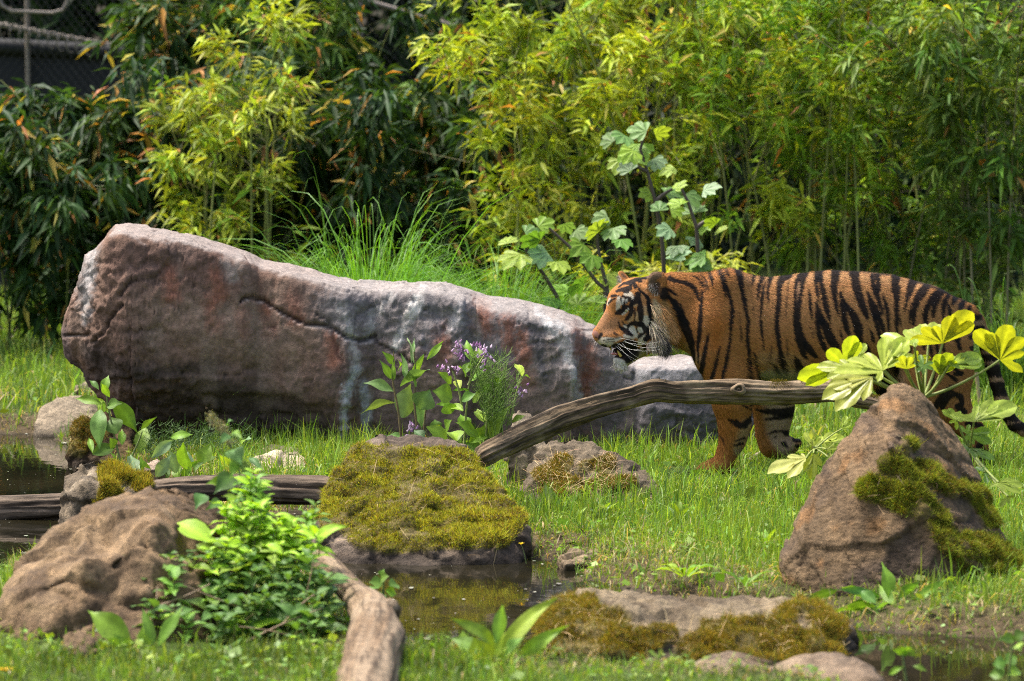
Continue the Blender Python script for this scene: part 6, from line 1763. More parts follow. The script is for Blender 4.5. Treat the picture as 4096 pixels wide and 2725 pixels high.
def make_herbs():
    z7 = lambda u, v: (1300 + u * .6364, 1000 + v * .6364)
    dock = [(430, 890, 235, 825, 66), (440, 960, 225, 1020, 56), (415, 810, 340, 680, 40), (440, 720, 360, 635, 40), (475, 860, 660, 740, 66), (490, 1055, 540, 830, 120), (565, 860, 625, 645, 95), (640, 690, 745, 568, 36), (545, 710, 515, 540, 22), (558, 710, 560, 545, 20),
            (500, 800, 478, 640, 40), (650, 960, 610, 1120, 150), (600, 1000, 660, 870, 130), (800, 930, 675, 880, 110), (500, 1185, 385, 1165, 46), (545, 1200, 470, 1190, 40), (640, 1110, 790, 1235, 80), (430, 820, 425, 690, 26), (455, 760, 460, 680, 26), (700, 1130, 690, 1060, 60), (620, 1190, 560, 1130, 60)]
    r = table_plant('dock_plant', 'leafy dock with large drooping green leaves behind the mossy block', 'plant', z7, 13.3, dock, [[(485, 1240), (460, 1000), (425, 830), (432, 640)], [(590, 1240), (560, 950), (570, 800), (560, 640)], [(620, 1240), (615, 1130), (640, 960)]], (G1, G2, (0.11, 0.21, 0.04), (0.13, 0.22, 0.07)), stemcol=(0.16, 0.12, 0.05), wsc=0.8)
    com = [(930, 700, 890, 555, 40), (962, 695, 965, 610, 40), (920, 740, 925, 680, 44), (905, 825, 1028, 748, 40), (880, 800, 830, 720, 40), (795, 840, 708, 760, 44), (905, 885, 805, 880, 34), (850, 870, 820, 810, 36), (790, 1030, 755, 955, 66), (965, 1175, 815, 1075, 70), (905, 1215, 1042, 1130, 60), (1040, 1185, 1165, 965, 66),
           (1000, 1080, 955, 1000, 66), (1080, 860, 1070, 778, 36), (1238, 795, 1192, 708, 40), (1240, 800, 1290, 800, 16), (1175, 1085, 1265, 1035, 30), (860, 950, 950, 900, 50), (870, 1010, 780, 980, 40), (890, 1120, 850, 1030, 60), (930, 960, 1000, 880, 44), (740, 1180, 640, 1110, 66), (880, 1220, 1000, 1250, 46), (760, 1150, 800, 1060, 60), (830, 1200, 790, 1140, 80), (1000, 1190, 1010, 1080, 50),
           (880, 780, 910, 700, 40), (1000, 900, 1040, 830, 40), (800, 980, 700, 965, 36)]
    r = table_plant('comfrey', 'flowering comfrey with drooping purple bells above the mossy block', 'plant', z7, 13.38, com, [[(875, 1240), (885, 1030), (905, 850), (935, 690)], [(860, 980), (840, 850), (800, 760)], [(1010, 1220), (1015, 1000), (1060, 850)], [(1160, 1100), (1200, 900), (1235, 790)], [(900, 850), (960, 720), (1010, 650)], [(930, 700), (880, 620), (860, 600)]],
                    (G4, G1, (0.17, 0.28, 0.03), G2), stemcol=(0.26, 0.30, 0.09))
    PUR = [(0.42, 0.25, 0.40), (0.52, 0.36, 0.48), (0.34, 0.17, 0.33), (0.58, 0.46, 0.54)]
    for u, v, k in ((840, 590, 9), (865, 635, 9), (1020, 640, 10), (1005, 615, 8), (760, 720, 9), (800, 735, 9), (945, 590, 7), (860, 670, 6), (1245, 885, 6), (1230, 850, 4), (985, 740, 4), (1035, 665, 6)):
        bell_cluster(r, P(*z7(u, v), 13.3), k, 0.012, PUR)
    r2 = empty('purple_bells', P(*z7(548, 1190), 13.25), 'small drooping purple flower spray at the edge of the moss', 'flowers')
    stem(r2, [P(*z7(560, 1230), 13.25), P(*z7(560, 1130), 13.25), P(*z7(548, 1060), 13.25)], 0.002, 0.0015)
    for u, v, k in ((550, 1085, 8), (545, 1110, 6), (545, 1165, 8)):
        bell_cluster(r2, P(*z7(u, v), 13.25), k, 0.008, PUR)
    # feathery horsetail
    root = empty('horsetail', P(*z7(1090, 1200), 13.36) * np.array([1, 1, 0]), 'feathery fine leaved horsetail clump between the comfrey and the log', 'plant')
    V, F, C, off = [], [], [], 0
    for k in range(26):
        x0 = 1085 + rng.normal(0, 40); x1 = x0 + rng.normal(0, 60) + (x0 - 1085) * 0.6; vt = rng.uniform(660, 900)
        Y = 13.36 + rng.normal(0, 0.04)
        b, t = P(*z7(x0, 1230), Y), P(*z7(x1, vt), Y + rng.normal(0, 0.03))
        m = (b + t) / 2 + np.array([(x0 - x1) * 0.0001, 0, 0.02])
        q = bez(b, m, t, 12)
        v, f = tube(q, 0.0016, 0.0007, 3); V.append(v); F.append(f + off); off += len(v); C.append(np.tile((0.12, 0.2, 0.03), (len(v), 1)))
        for j in range(3, 12):
            for _ in range(6):
                d = norm(np.array([rng.normal(0, 1), rng.normal(0, 1), 0.9])) * rng.uniform(0.02, 0.05)
                v, f = tube(np.array([q[j], q[j] + d * 0.6, q[j] + d + np.array([0, 0, 0.006])]), 0.0008, 0.0004, 3)
                V.append(v); F.append(f + off); off += len(v); C.append(np.tile(np.array((0.14, 0.24, 0.03)) * rng.uniform(0.7, 1.25), (len(v), 1)))
    o = part('fronds', np.vstack(V), np.vstack(F), M['stem'], root, colors=np.vstack(C)); o['kind'] = 'stuff'
    z1 = lambda u, v: (u * .813, 1450 + v * .813)
    lc = [(500, 205, 368, 172, 40), (485, 135, 438, 82, 24), (510, 155, 535, 55, 40), (528, 215, 602, 200, 50), (492, 232, 490, 420, 74), (575, 350, 545, 265, 80), (560, 190, 678, 342, 74), (690, 445, 718, 298, 62), (695, 330, 772, 264, 30), (455, 455, 570, 410, 60), (455, 445, 438, 365, 26), (600, 405, 600, 325, 34), (540, 170, 500, 100, 30), (560, 420, 540, 370, 46)]
    table_plant('broad_herb', 'tall herb with smooth broad leaves leaning on the high end of the boulder', 'plant', z1, 15.05, lc, [[(590, 480), (560, 350), (530, 210), (515, 90)], [(640, 480), (680, 400), (700, 340)]], (G1, G2, (0.10, 0.20, 0.03), (0.13, 0.24, 0.04)), base=z1(590, 470))
    mc = [(745, 470, 852, 368, 46), (655, 540, 640, 450, 54), (745, 565, 688, 458, 40), (768, 565, 842, 448, 52), (865, 545, 832, 428, 64), (922, 525, 900, 392, 74), (930, 545, 925, 430, 54), (985, 505, 1037, 393, 60), (900, 565, 985, 465, 40), (1135, 545, 1073, 444, 44), (820, 575, 800, 505, 44), (960, 560, 1000, 480, 50), (700, 560, 660, 500, 46), (880, 570, 870, 500, 50), (840, 370, 950, 350, 40), (1190, 400, 1240, 372, 36)]
    table_plant('grey_leaf_herb', 'low clump of upright grey green leaves in front of the boulder foot', 'plant', z1, 14.5, mc, (), (G3, G1, (0.18, 0.27, 0.12), G4), base=z1(850, 570))
    # dark fine horsetail in the boulder's shade
    root = empty('shade_horsetail', P(690, 1830, 15.15) * np.array([1, 1, 0]), 'dark feathery horsetail in the shade under the boulder', 'plant')
    V, F, C, off = [], [], [], 0
    for k in range(60):
        x0 = rng.uniform(560, 980); Y = rng.uniform(15.0, 15.25)
        b = P(x0, 1840, Y); b[2] = 0
        t = b + np.array([rng.normal(0, 0.03), rng.normal(0, 0.02), rng.uniform(0.05, 0.14)])
        q = bez(b, (b + t) / 2, t, 6)
        for j in range(1, 6):
            for _ in range(4):
                d = norm(np.array([rng.normal(0, 1), rng.normal(0, 1), 0.7])) * rng.uniform(0.02, 0.05)
                v, f = tube(np.array([q[j], q[j] + d]), 0.0010, 0.0005, 3)
                V.append(v); F.append(f + off); off += len(v); C.append(np.tile(np.array((0.07, 0.14, 0.025)) * rng.uniform(0.7, 1.25), (len(v), 1)))
    o = part('fronds', np.vstack(V), np.vstack(F), M['stem'], root, colors=np.vstack(C)); o['kind'] = 'stuff'
    # broad leaves of the near bank
    nl = [(640, 1400, 428, 1205, 110), (640, 1460, 560, 1330, 90), (750, 1400, 698, 1200, 50), (775, 1400, 905, 1188, 56), (660, 1470, 690, 1380, 60), (720, 1400, 700, 1290, 60)]
    table_plant('plantain', 'broad ribbed leaves of a low plant at the foot of the leafy bush', 'plant', z1, 10.28, nl, (), (G1, (0.16, 0.27, 0.035)), base=z1(680, 1480), dY=0.05)
    zb = lambda u, v: (1800 + u * .7213, 2200 + v * .7213)
    bl = [(290, 560, 592, 248, 80), (255, 520, 292, 288, 56), (250, 540, 0, 360, 66), (190, 600, 5, 475, 90), (380, 600, 658, 403, 60), (215, 640, 130, 470, 130), (300, 600, 420, 470, 60), (260, 660, 380, 540, 70), (200, 680, 100, 600, 70), (330, 660, 520, 590, 60), (240, 600, 330, 430, 50)]
    table_plant('lance_leaf_herb', 'bright herb with long pointed leaves at the near water edge', 'plant', zb, 10.05, bl, (), (G4, G1, (0.17, 0.30, 0.06)), base=zb(250, 680), dY=0.06)
    z3 = lambda u, v: (2500 + u * .6771, 1750 + v * .6771)
    dl = [(1560, 960, 1518, 722, 64), (1540, 980, 1350, 1110, 60), (1620, 950, 1742, 848, 44), (1490, 1000, 1200, 1040, 60), (1700, 985, 1825, 895, 36), (1400, 940, 1270, 880, 50), (1690, 980, 1905, 830, 40), (1790, 1110, 1750, 1050, 50), (1500, 945, 1240, 885, 40), (1250, 905, 1060, 965, 44), (1640, 1000, 1640, 900, 44), (1600, 1000, 1500, 860, 50), (1480, 980, 1380, 900, 50), (1660, 1010, 1760, 960, 50), (1560, 1010, 1600, 1080, 50), (1440, 1010, 1330, 970, 50), (1850, 1000, 1980, 1110, 36), (1200, 990, 1130, 1010, 40)]
    table_plant('dandelion_rosette', 'rosette of toothed dandelion leaves at the foot of the pointed rock', 'plant', z3, 11.15, dl, (), (G1, G2, (0.10, 0.20, 0.03)), base=z3(1560, 1000), dY=0.09)
    # single broad leaves standing in the meadow
    zm = lambda u, v: (1200 + u * .6857, 1650 + v * .6857)
    table_plant('meadow_dock', 'upright dock leaves beside the shaded end of the driftwood log', 'plant', zm, 13.1, [(1270, 460, 1285, 265, 66), (1280, 530, 1300, 440, 44), (1350, 560, 1352, 460, 36), (1470, 580, 1428, 405, 66)], (), (G3, G1), base=zm(1290, 540), dY=0.03, ground=True)
    def rosette(name, label, px, py, n, L, w, cols, up=0.8):
        b = G(px, py, 0.0)
        rt = empty(name, b, label, 'plant')
        a0 = rng.uniform(0, 6)
        for k in range(n):
            a = a0 + k * 2.4 + rng.normal(0, .2)
            d = norm(np.array([math.cos(a), math.sin(a), up * rng.uniform(0.5, 1.5)]))
            l = L * rng.uniform(0.65, 1.2)
            leaf(rt, b + d * 0.01, b + d * l, w * l / L, (-d[0] * .5, -d[1] * .5, 1.0), col=cols[int(rng.integers(len(cols)))], arch=rng.uniform(0.05, 0.16), fold=rng.uniform(.2, .5), peak=0.55)
    rosette('meadow_herb', 'pale upright leaved herb in the meadow right of the mossy block', 2418, 2085, 7, 0.095, 0.030, (G3, G4), 1.6)
    rosette('sorrel_tuft', 'small tuft of narrow leaves near the shore below the leaning slab', 2310, 2110, 6, 0.075, 0.016, (G4, G1), 1.6)
    rosette('pointed_leaf_tuft', 'loose tuft of pointed leaves in the meadow before the tiger', 2715, 2110, 8, 0.10, 0.022, (G3, G4, G1), 1.7)
    rosette('round_leaf_herb', 'single herb with pale roundish leaves under the tiger\'s front paw', 2865, 1990, 5, 0.07, 0.034, (G3, G1), 1.4)
    rosette('shore_dandelion', 'flat rosette of toothed leaves on the sunny shore', 2740, 2310, 9, 0.11, 0.026, (G4, G1), 0.35)
    rosette('rockside_herb', 'herb with long leaves against the left foot of the pointed rock', 3060, 2200, 9, 0.12, 0.024, (G4, G1), 0.9)
    rosette('bank_rosette', 'low leafy rosette on the shore grass between the wood piece and low rock', 2980, 2350, 8, 0.10, 0.022, (G1, G2), 0.4)
    # sapling in the pond mouth, by the pale log
    table_plant('pond_sprig', 'small round leaved sprig growing over the pale log at the water', 'plant', zm, 11.0, [(480, 1000, 400, 990, 60), (480, 960, 490, 910, 40), (520, 1010, 580, 1010, 60), (490, 1060, 470, 1080, 40), (500, 1040, 560, 1060, 50), (470, 980, 520, 950, 50), (450, 1020, 410, 1040, 40)], [[(485, 1130), (485, 1040), (490, 950)]], (G1, G2), base=zm(485, 1130), dY=0.04)
    table_plant('waterside_sprig', 'small leafy sprig in front of the dark water on the near right bank', 'plant', z3, 9.95, [(1640, 1290, 1580, 1250, 44), (1640, 1290, 1700, 1240, 44), (1640, 1300, 1640, 1230, 40), (1560, 1400, 1650, 1350, 30), (1700, 1350, 1790, 1380, 24)], [[(1660, 1440), (1645, 1350), (1640, 1280)]], (G1, G2), base=z3(1660, 1440), dY=0.03)
    table_plant('bank_nettle', 'leafy nettle top leaning in over the dark water on the near right bank', 'plant', z3, 9.9, [(2300, 1190, 2200, 1190, 50), (2300, 1190, 2370, 1150, 60), (2320, 1220, 2340, 1260, 50), (2250, 1330, 2170, 1340, 60), (2250, 1330, 2320, 1290, 60), (2240, 1400, 2150, 1400, 60), (2260, 1400, 2340, 1380, 60), (2200, 1430, 2230, 1340, 40)], [[(2270, 1500), (2260, 1350), (2300, 1190)]], (G1, G2), base=z3(2270, 1500), dY=0.04)
    # flowers
    def yellow(name, label, base, head, r, n=8):
        rt = empty(name, base, label, 'flower')
        stem(rt, [base, (base + head) / 2 + np.array([0.004, 0, 0]), head], 0.0012, 0.0009)
        for k in range(n):
            an = 2 * math.pi * k / n
            d = np.array([math.cos(an), math.sin(an) * 0.8, 0.5])
            leaf(rt, head, head + d * r, r * 0.8, (0, 0, 1), 'petal', 'petal', col=(0.75, 0.50, 0.02), n=4, arch=0.05)
    yellow('buttercup', 'single yellow buttercup at the water edge by the mossy block', P(2105, 2255, 12.15), P(2085, 2178, 12.15), 0.011, 5)
    yellow('dandelion_flower', 'yellow dandelion flower low in the near grass', G(25, 2735, 0.0), P(22, 2690, 9.78), 0.022, 16)

def make_bush():
    root = empty('leafy_bush', G(820, 2560, 0.0), 'dense leafy bush spreading over the big brown rock on the near bank', 'bush')
    # four leaf shapes shared by all the leaves
    shapes = []
    for k in range(5):
        col = ((0.22, 0.37, 0.035), (0.15, 0.29, 0.04), (0.30, 0.43, 0.035), (0.11, 0.23, 0.045), (0.19, 0.31, 0.07))[k]
        V, F, C = leaf_geo((0, 0, 0), (1, 0, 0), 0.46, (0, 0, 1), fold=0.25, arch=0.10, n=7, peak=0.36, col=col)
        shapes.append(mesh_data('leaf', V, F, C)); shapes[-1].materials.append(M['leaf'])
    rb = np.array(root.location)
    todo = []
    def put(p, d, nrm, L, k):
        todo.append((p[1] - 4.0 * L, p, d, nrm, L, k))
    def place(p, d, nrm, L, k):
        o = bpy.data.objects.new('leaf', shapes[k]); COL.objects.link(o); o.parent = root
        x = norm(d); z = norm(np.asarray(nrm) - x * (np.asarray(nrm) @ x)); y = np.cross(z, x)
        o.matrix_local = Matrix(((x[0] * L, y[0] * L, z[0] * L, p[0] - rb[0]), (x[1] * L, y[1] * L, z[1] * L, p[1] - rb[1]), (x[2] * L, y[2] * L, z[2] * L, p[2] - rb[2]), (0, 0, 0, 1)))
    SV, SF, off = [], [], 0
    blobs = [((1010, 2060), (120, 130), 0.30), ((960, 2250), (190, 130), 0.34), ((1180, 2260), (130, 130), 0.28), ((1000, 2420), (230, 110), 0.25), ((700, 2300), (180, 90), 0.14), ((1240, 2440), (90, 120), 0.14), ((560, 2220), (110, 60), 0.06), ((1160, 2120), (130, 60), 0.12), ((640, 2420), (120, 60), 0.08)]
    tot = 0
    for (cx, cy), (sx, sy), wgt in blobs:
        for _ in range(int(34 * wgt / 0.30)):
            px, py = rng.normal(cx, sx * 0.55), rng.normal(cy, sy * 0.55)
            Y = 10.95 - (py - 1950) / 650 * 0.62 + rng.uniform(-0.12, 0.06)
            tip = P(px, py, Y)
            L = rng.uniform(0.06, 0.13)
            bs = tip + np.array([rng.normal(0, 0.03), rng.uniform(0.0, 0.05), -L])
            q = bez(bs, (bs + tip) / 2 + rng.normal(0, 0.008, 3), tip, 5)
            v, f = tube(q, 0.002, 0.0012, 4); SV.append(v); SF.append(f + off); off += len(v)
            an = rng.uniform(0, 6.28)
            k = int(rng.integers(5)) if rng.random() < 0.5 else (2 if py < 2200 else 3)  # bright-lit top painted in: lightest leaves above, dark green below
            for j in range(4):
                p = q[4 - j]
                for s in (0, math.pi):
                    a = an + j * 1.57 + s
                    d = np.array([math.cos(a), math.sin(a), 0.35 - 0.15 * j + rng.normal(0, 0.2)])
                    put(p, d, (rng.normal(0, .25), -0.25 + rng.normal(0, .25), 1), 0.046 * math.exp(rng.normal(0, .32)) * (0.8 if j == 0 else 1.2), k)
                    tot += 1
    o = part('twigs', np.vstack(SV), np.vstack(SF), M['stem'], root, colors=np.tile((0.15, 0.17, 0.05), (off, 1))); o['kind'] = 'stuff'
    # the 300 leaves that show largest are objects, the others one mass
    todo.sort(key=lambda q: q[0])
    for q in todo[:300]:
        place(*q[1:])
    geo = []
    for me_ in shapes:
        v_ = np.zeros(len(me_.vertices) * 3, np.float32); me_.vertices.foreach_get('co', v_)
        c_ = np.zeros(len(me_.vertices) * 4, np.float32); me_.color_attributes['Col'].data.foreach_get('color', c_)
        l_ = np.zeros(len(me_.loops), np.int32); me_.loops.foreach_get('vertex_index', l_)
        geo.append((v_.reshape(-1, 3), c_.reshape(-1, 4)[:, :3], l_.reshape(-1, 4)))
    FV, FF, FC, fo = [], [], [], 0
    for _, p, d, nrm, L, k in todo[300:]:
        x = norm(d); z = norm(np.asarray(nrm) - x * (np.asarray(nrm) @ x)); y = np.cross(z, x)
        v_, c_, l_ = geo[k]
        FV.append(np.asarray(p) + L * (v_[:, :1] * x + v_[:, 1:2] * y + v_[:, 2:] * z)); FC.append(c_); FF.append(l_ + fo); fo += len(v_)
    o = part('foliage', np.vstack(FV), np.vstack(FF), M['leaf'], root, colors=np.vstack(FC)); o['kind'] = 'stuff'
    # dead twigs at the foot
    for k in range(16):
        b = P(rng.uniform(600, 1250), rng.uniform(2400, 2580), 10.35 + rng.uniform(0, .2)); d = np.array([rng.normal(0, .09), rng.normal(0, .04), rng.uniform(0.02, .14)])
        stem(root, [b, b + d * 0.5 + rng.normal(0, .012, 3), b + d], 0.0028, 0.0015, (0.28, 0.19, 0.11), 'dead_twig')
    # the nettle stalk rising out of the bush
    r2 = empty('nettle', P(985, 2080, 11.1) * np.array([1, 1, 0]), 'tall nettle stalk with pale seed tassels rising out of the leafy bush', 'plant')
    st_ = [P(975, 2100, 11.05), P(962, 1900, 11.05), P(925, 1790, 11.05), P(868, 1690, 11.05)]
    stem(r2, st_, 0.0035, 0.0018, (0.14, 0.19, 0.06))
    z1 = lambda u, v: (u * .813, 1450 + v * .813)
    for (u0, v0, u1, v1, w) in ((1140, 430, 1190, 500, 100), (1130, 360, 1075, 400, 50), (1140, 350, 1195, 370, 50), (1180, 480, 1240, 600, 50), (1170, 480, 1130, 570, 60), (1225, 470, 1305, 540, 40), (1150, 560, 1050, 640, 110), (1200, 600, 1290, 640, 80), (1120, 310, 1150, 280, 30), (1100, 600, 1010, 590, 70), (1000, 650, 960, 720, 80), (1090, 690, 1010, 720, 60)):
        leaf(r2, P(*z1(u0, v0), 11.0), P(*z1(u1, v1), 10.95), w * .813 * mpp(11), (0.1, -0.8, 0.5), col=((0.10, 0.20, 0.05), (0.15, 0.26, 0.03))[int(rng.integers(2))], peak=0.35)
    n = 900
    t = rng.random(n)
    cl = np.array([P(*z1(u, v), 11.03) for u, v in ((1040, 270), (1065, 300), (1090, 320), (1110, 350), (1125, 390))])
    pos = cl[rng.integers(5, size=n)] + rng.normal(0, 0.008, (n, 3))
    v, f, c = tufts(pos, rng.normal(size=(n, 3)), np.full(n, 0.005), np.full(n, 0.003), jitter_col((0.40, 0.38, 0.20), n, 0.25, 0.08))
    o = part('seed_tassels', v, f, M['moss'], r2, colors=c, smooth=False); o['kind'] = 'stuff'

def make_fig():
    zr = lambda u, v: (2048 + u * .869, v * .869)
    FG = [(0.17, 0.28, 0.08), (0.13, 0.26, 0.04), (0.25, 0.37, 0.18), (0.20, 0.33, 0.035), (0.28, 0.38, 0.05)]
    def fig(name, label, Y, stems, leaves, base):
        root = empty(name, P(*zr(*base), Y) * np.array([1, 1, 0]), label, 'sapling')
        for s in stems:
            pts = [P(*zr(u, v), Y) for u, v in s]
            if s[0][1] > 1200:
                g = pts[0].copy(); g[2] = 0.0; pts = [g] + pts
            stem(root, pts, 0.011, 0.006, (0.075, 0.055, 0.04), 'stem', 6, 10)
        for (u, v, w) in leaves:
            Yl = Y + rng.uniform(-0.12, 0.08)
            b = P(*zr(u, v + w * 0.15), Yl)
            L = w * 0.869 * mpp(Yl) * 0.92
            nn = norm(np.array([rng.normal(0, .35), rng.choice([-0.8, -0.4, 0.7], p=[.45, .35, .2]), 0.75]))
            e1 = norm(np.cross(nn, [rng.normal(0, .5), rng.normal(0, .5), 1.0])); e2 = np.cross(nn, e1)
            tips = []
            a0 = rng.uniform(0, 6.28)
            for a, l in ((-1.25, 0.72), (-0.62, 0.95), (0, 1.1), (0.62, 0.95), (1.25, 0.72)):
                tips.append(b + L * l * (math.cos(a + a0) * e1 + math.sin(a + a0) * e2))
            V, F, C = palm_geo(b, tips, nn, sinus=0.42, lobew=0.46, rnd=1.25, fold=0.15, droop=0.12, col=FG[int(rng.integers(5))])
            part('leaf', V, F, M['leaf'], root, colors=C, origin=b)
    fig('fig_sapling', 'fig sapling with a bare dark stem and pale lobed leaves at its tip', 17.3, [[(700, 1240), (690, 1100), (660, 930), (620, 780), (590, 690), (605, 640)], [(660, 930), (700, 890), (740, 870)], [(620, 790), (560, 760), (520, 730)]],
        [(580, 640, 150), (520, 610, 90), (620, 590, 100), (465, 640, 90), (660, 610, 80), (500, 720, 90), (545, 775, 80), (650, 720, 80), (745, 760, 80), (705, 875, 90), (745, 865, 80), (640, 880, 70), (610, 700, 70), (680, 960, 70), (560, 680, 90)], (700, 1240))
    fig('fig_shoot', 'leafy dark green fig shoot behind the tiger\'s neck', 17.1, [[(860, 1250), (850, 1050), (810, 930), (780, 870)], [(850, 1050), (900, 1000), (940, 1020)]],
        [(840, 965, 110), (900, 1010, 80), (940, 1020, 70), (730, 1040, 80), (890, 1165, 110), (740, 1180, 110), (920, 1215, 90), (800, 880, 90), (880, 865, 90), (780, 930, 80), (830, 1080, 80), (760, 1120, 80), (960, 1060, 60), (850, 1200, 80), (730, 960, 70)], (860, 1250))
    fig('fig_branch', 'spreading fig branches with big pale leaves above the boulder', 16.9, [[(210, 1370), (150, 1270), (100, 1200), (60, 1150)], [(430, 1330), (390, 1300), (280, 1150), (170, 1050)], [(440, 1330), (410, 1220), (390, 1100)]],
        [(40, 1150, 130), (130, 1090, 110), (165, 1150, 110), (205, 1190, 90), (-20, 1110, 80), (120, 1030, 90), (400, 1050, 110), (465, 1035, 100), (330, 1110, 100), (440, 985, 80), (240, 1020, 70), (370, 1160, 90), (500, 1090, 80), (60, 1060, 80), (290, 1050, 80), (260, 1330, 90), (330, 1290, 100), (440, 1250, 80), (180, 1360, 80), (300, 1390, 90), (380, 1380, 80)], (400, 1330))
def make_tall_grass():
    def tuft(name, label, cx, cy, Y, n, h, spread, col, seed):
        base = P(cx, cy, Y); base[2] = 0
        root = empty(name, base, label, 'grass tuft')
        a = rng.uniform(0, 2 * np.pi, n); ra = np.abs(rng.normal(0, 0.09, n))
        b = base + np.stack([np.cos(a) * ra * 1.8, np.sin(a) * ra, np.zeros(n)], 1)
        out = np.stack([np.cos(a) + rng.normal(0, .4, n), np.sin(a) + rng.normal(0, .4, n), np.zeros(n)], 1)
        H = h * np.exp(rng.normal(0, 0.22, n))[:, None]; S = spread * rng.uniform(0.2, 1.3, n)[:, None]
        p1 = b + np.array([0, 0, 1.0]) * H * 1.15 + out * S * 0.25
        p2 = b + np.array([0, 0, 1.0]) * H * rng.uniform(0.45, 1.0, n)[:, None] + out * S
        ns = 8
        t = np.linspace(0, 1, ns)[None, :, None]
        q = (1 - t) ** 2 * b[:, None] + 2 * t * (1 - t) * p1[:, None] + t * t * p2[:, None]
        w = (0.0024 * (1 - np.linspace(0, 1, ns)) ** 0.6 + 0.0003)[None, :, None]
        sd = norm(np.stack([rng.normal(size=n), rng.normal(size=n), 0.2 * rng.normal(size=n)], 1))[:, None]
        V = np.stack([q - sd * w, q + sd * w], 2).reshape(-1, 3)
        ii = np.arange(n * ns * 2).reshape(n, ns, 2)
        F = np.stack([ii[:, :-1, 0], ii[:, :-1, 1], ii[:, 1:, 1], ii[:, 1:, 0]], -1).reshape(-1, 4)
        C = np.repeat(jitter_col(col, n, 0.2, 0.06), ns * 2, 0)
        o = part('blades', V, F, M['grass'], root, colors=C, smooth=False); o['kind'] = 'stuff'
    tuft('tall_grass', 'fountain of fine arching bright green grass behind the middle of the boulder', 1480, 1200, 16.9, 4800, 0.57, 0.52, (0.15, 0.33, 0.035), 1)
    tuft('tall_grass', 'smaller shaded tuft of arching grass between boulder and fig branches', 1990, 1220, 17.2, 3000, 0.48, 0.42, (0.14, 0.29, 0.03), 2)
    tuft('tall_grass', 'narrow tuft of bent grass right behind the tiger\'s tail', 4010, 1450, 17.5, 700, 0.34, 0.25, (0.10, 0.20, 0.03), 3)
    # thin stake
    rt = empty('stake', P(3925, 1640, 17.0) * np.array([1, 1, 0]), 'thin cut cane stub standing in the grass by the tail', 'stake')
    b = P(3925, 1640, 17.0); b[2] = 0
    stem(rt, [b, P(3905, 1490, 17.0)], 0.009, 0.008, (0.30, 0.22, 0.12), 'cane', 8)
    # fallen stick behind the paw
    rt = empty('fallen_stick', P(3050, 1830, 15.05), 'pale crooked stick lying on the ground behind the lifted paw', 'stick')
    stem(rt, [P(2985, 1850, 15.0), P(3040, 1815, 15.05), P(3080, 1800, 15.1), P(3130, 1830, 15.1)], 0.012, 0.008, (0.34, 0.27, 0.19), 'wood', 8, 8)
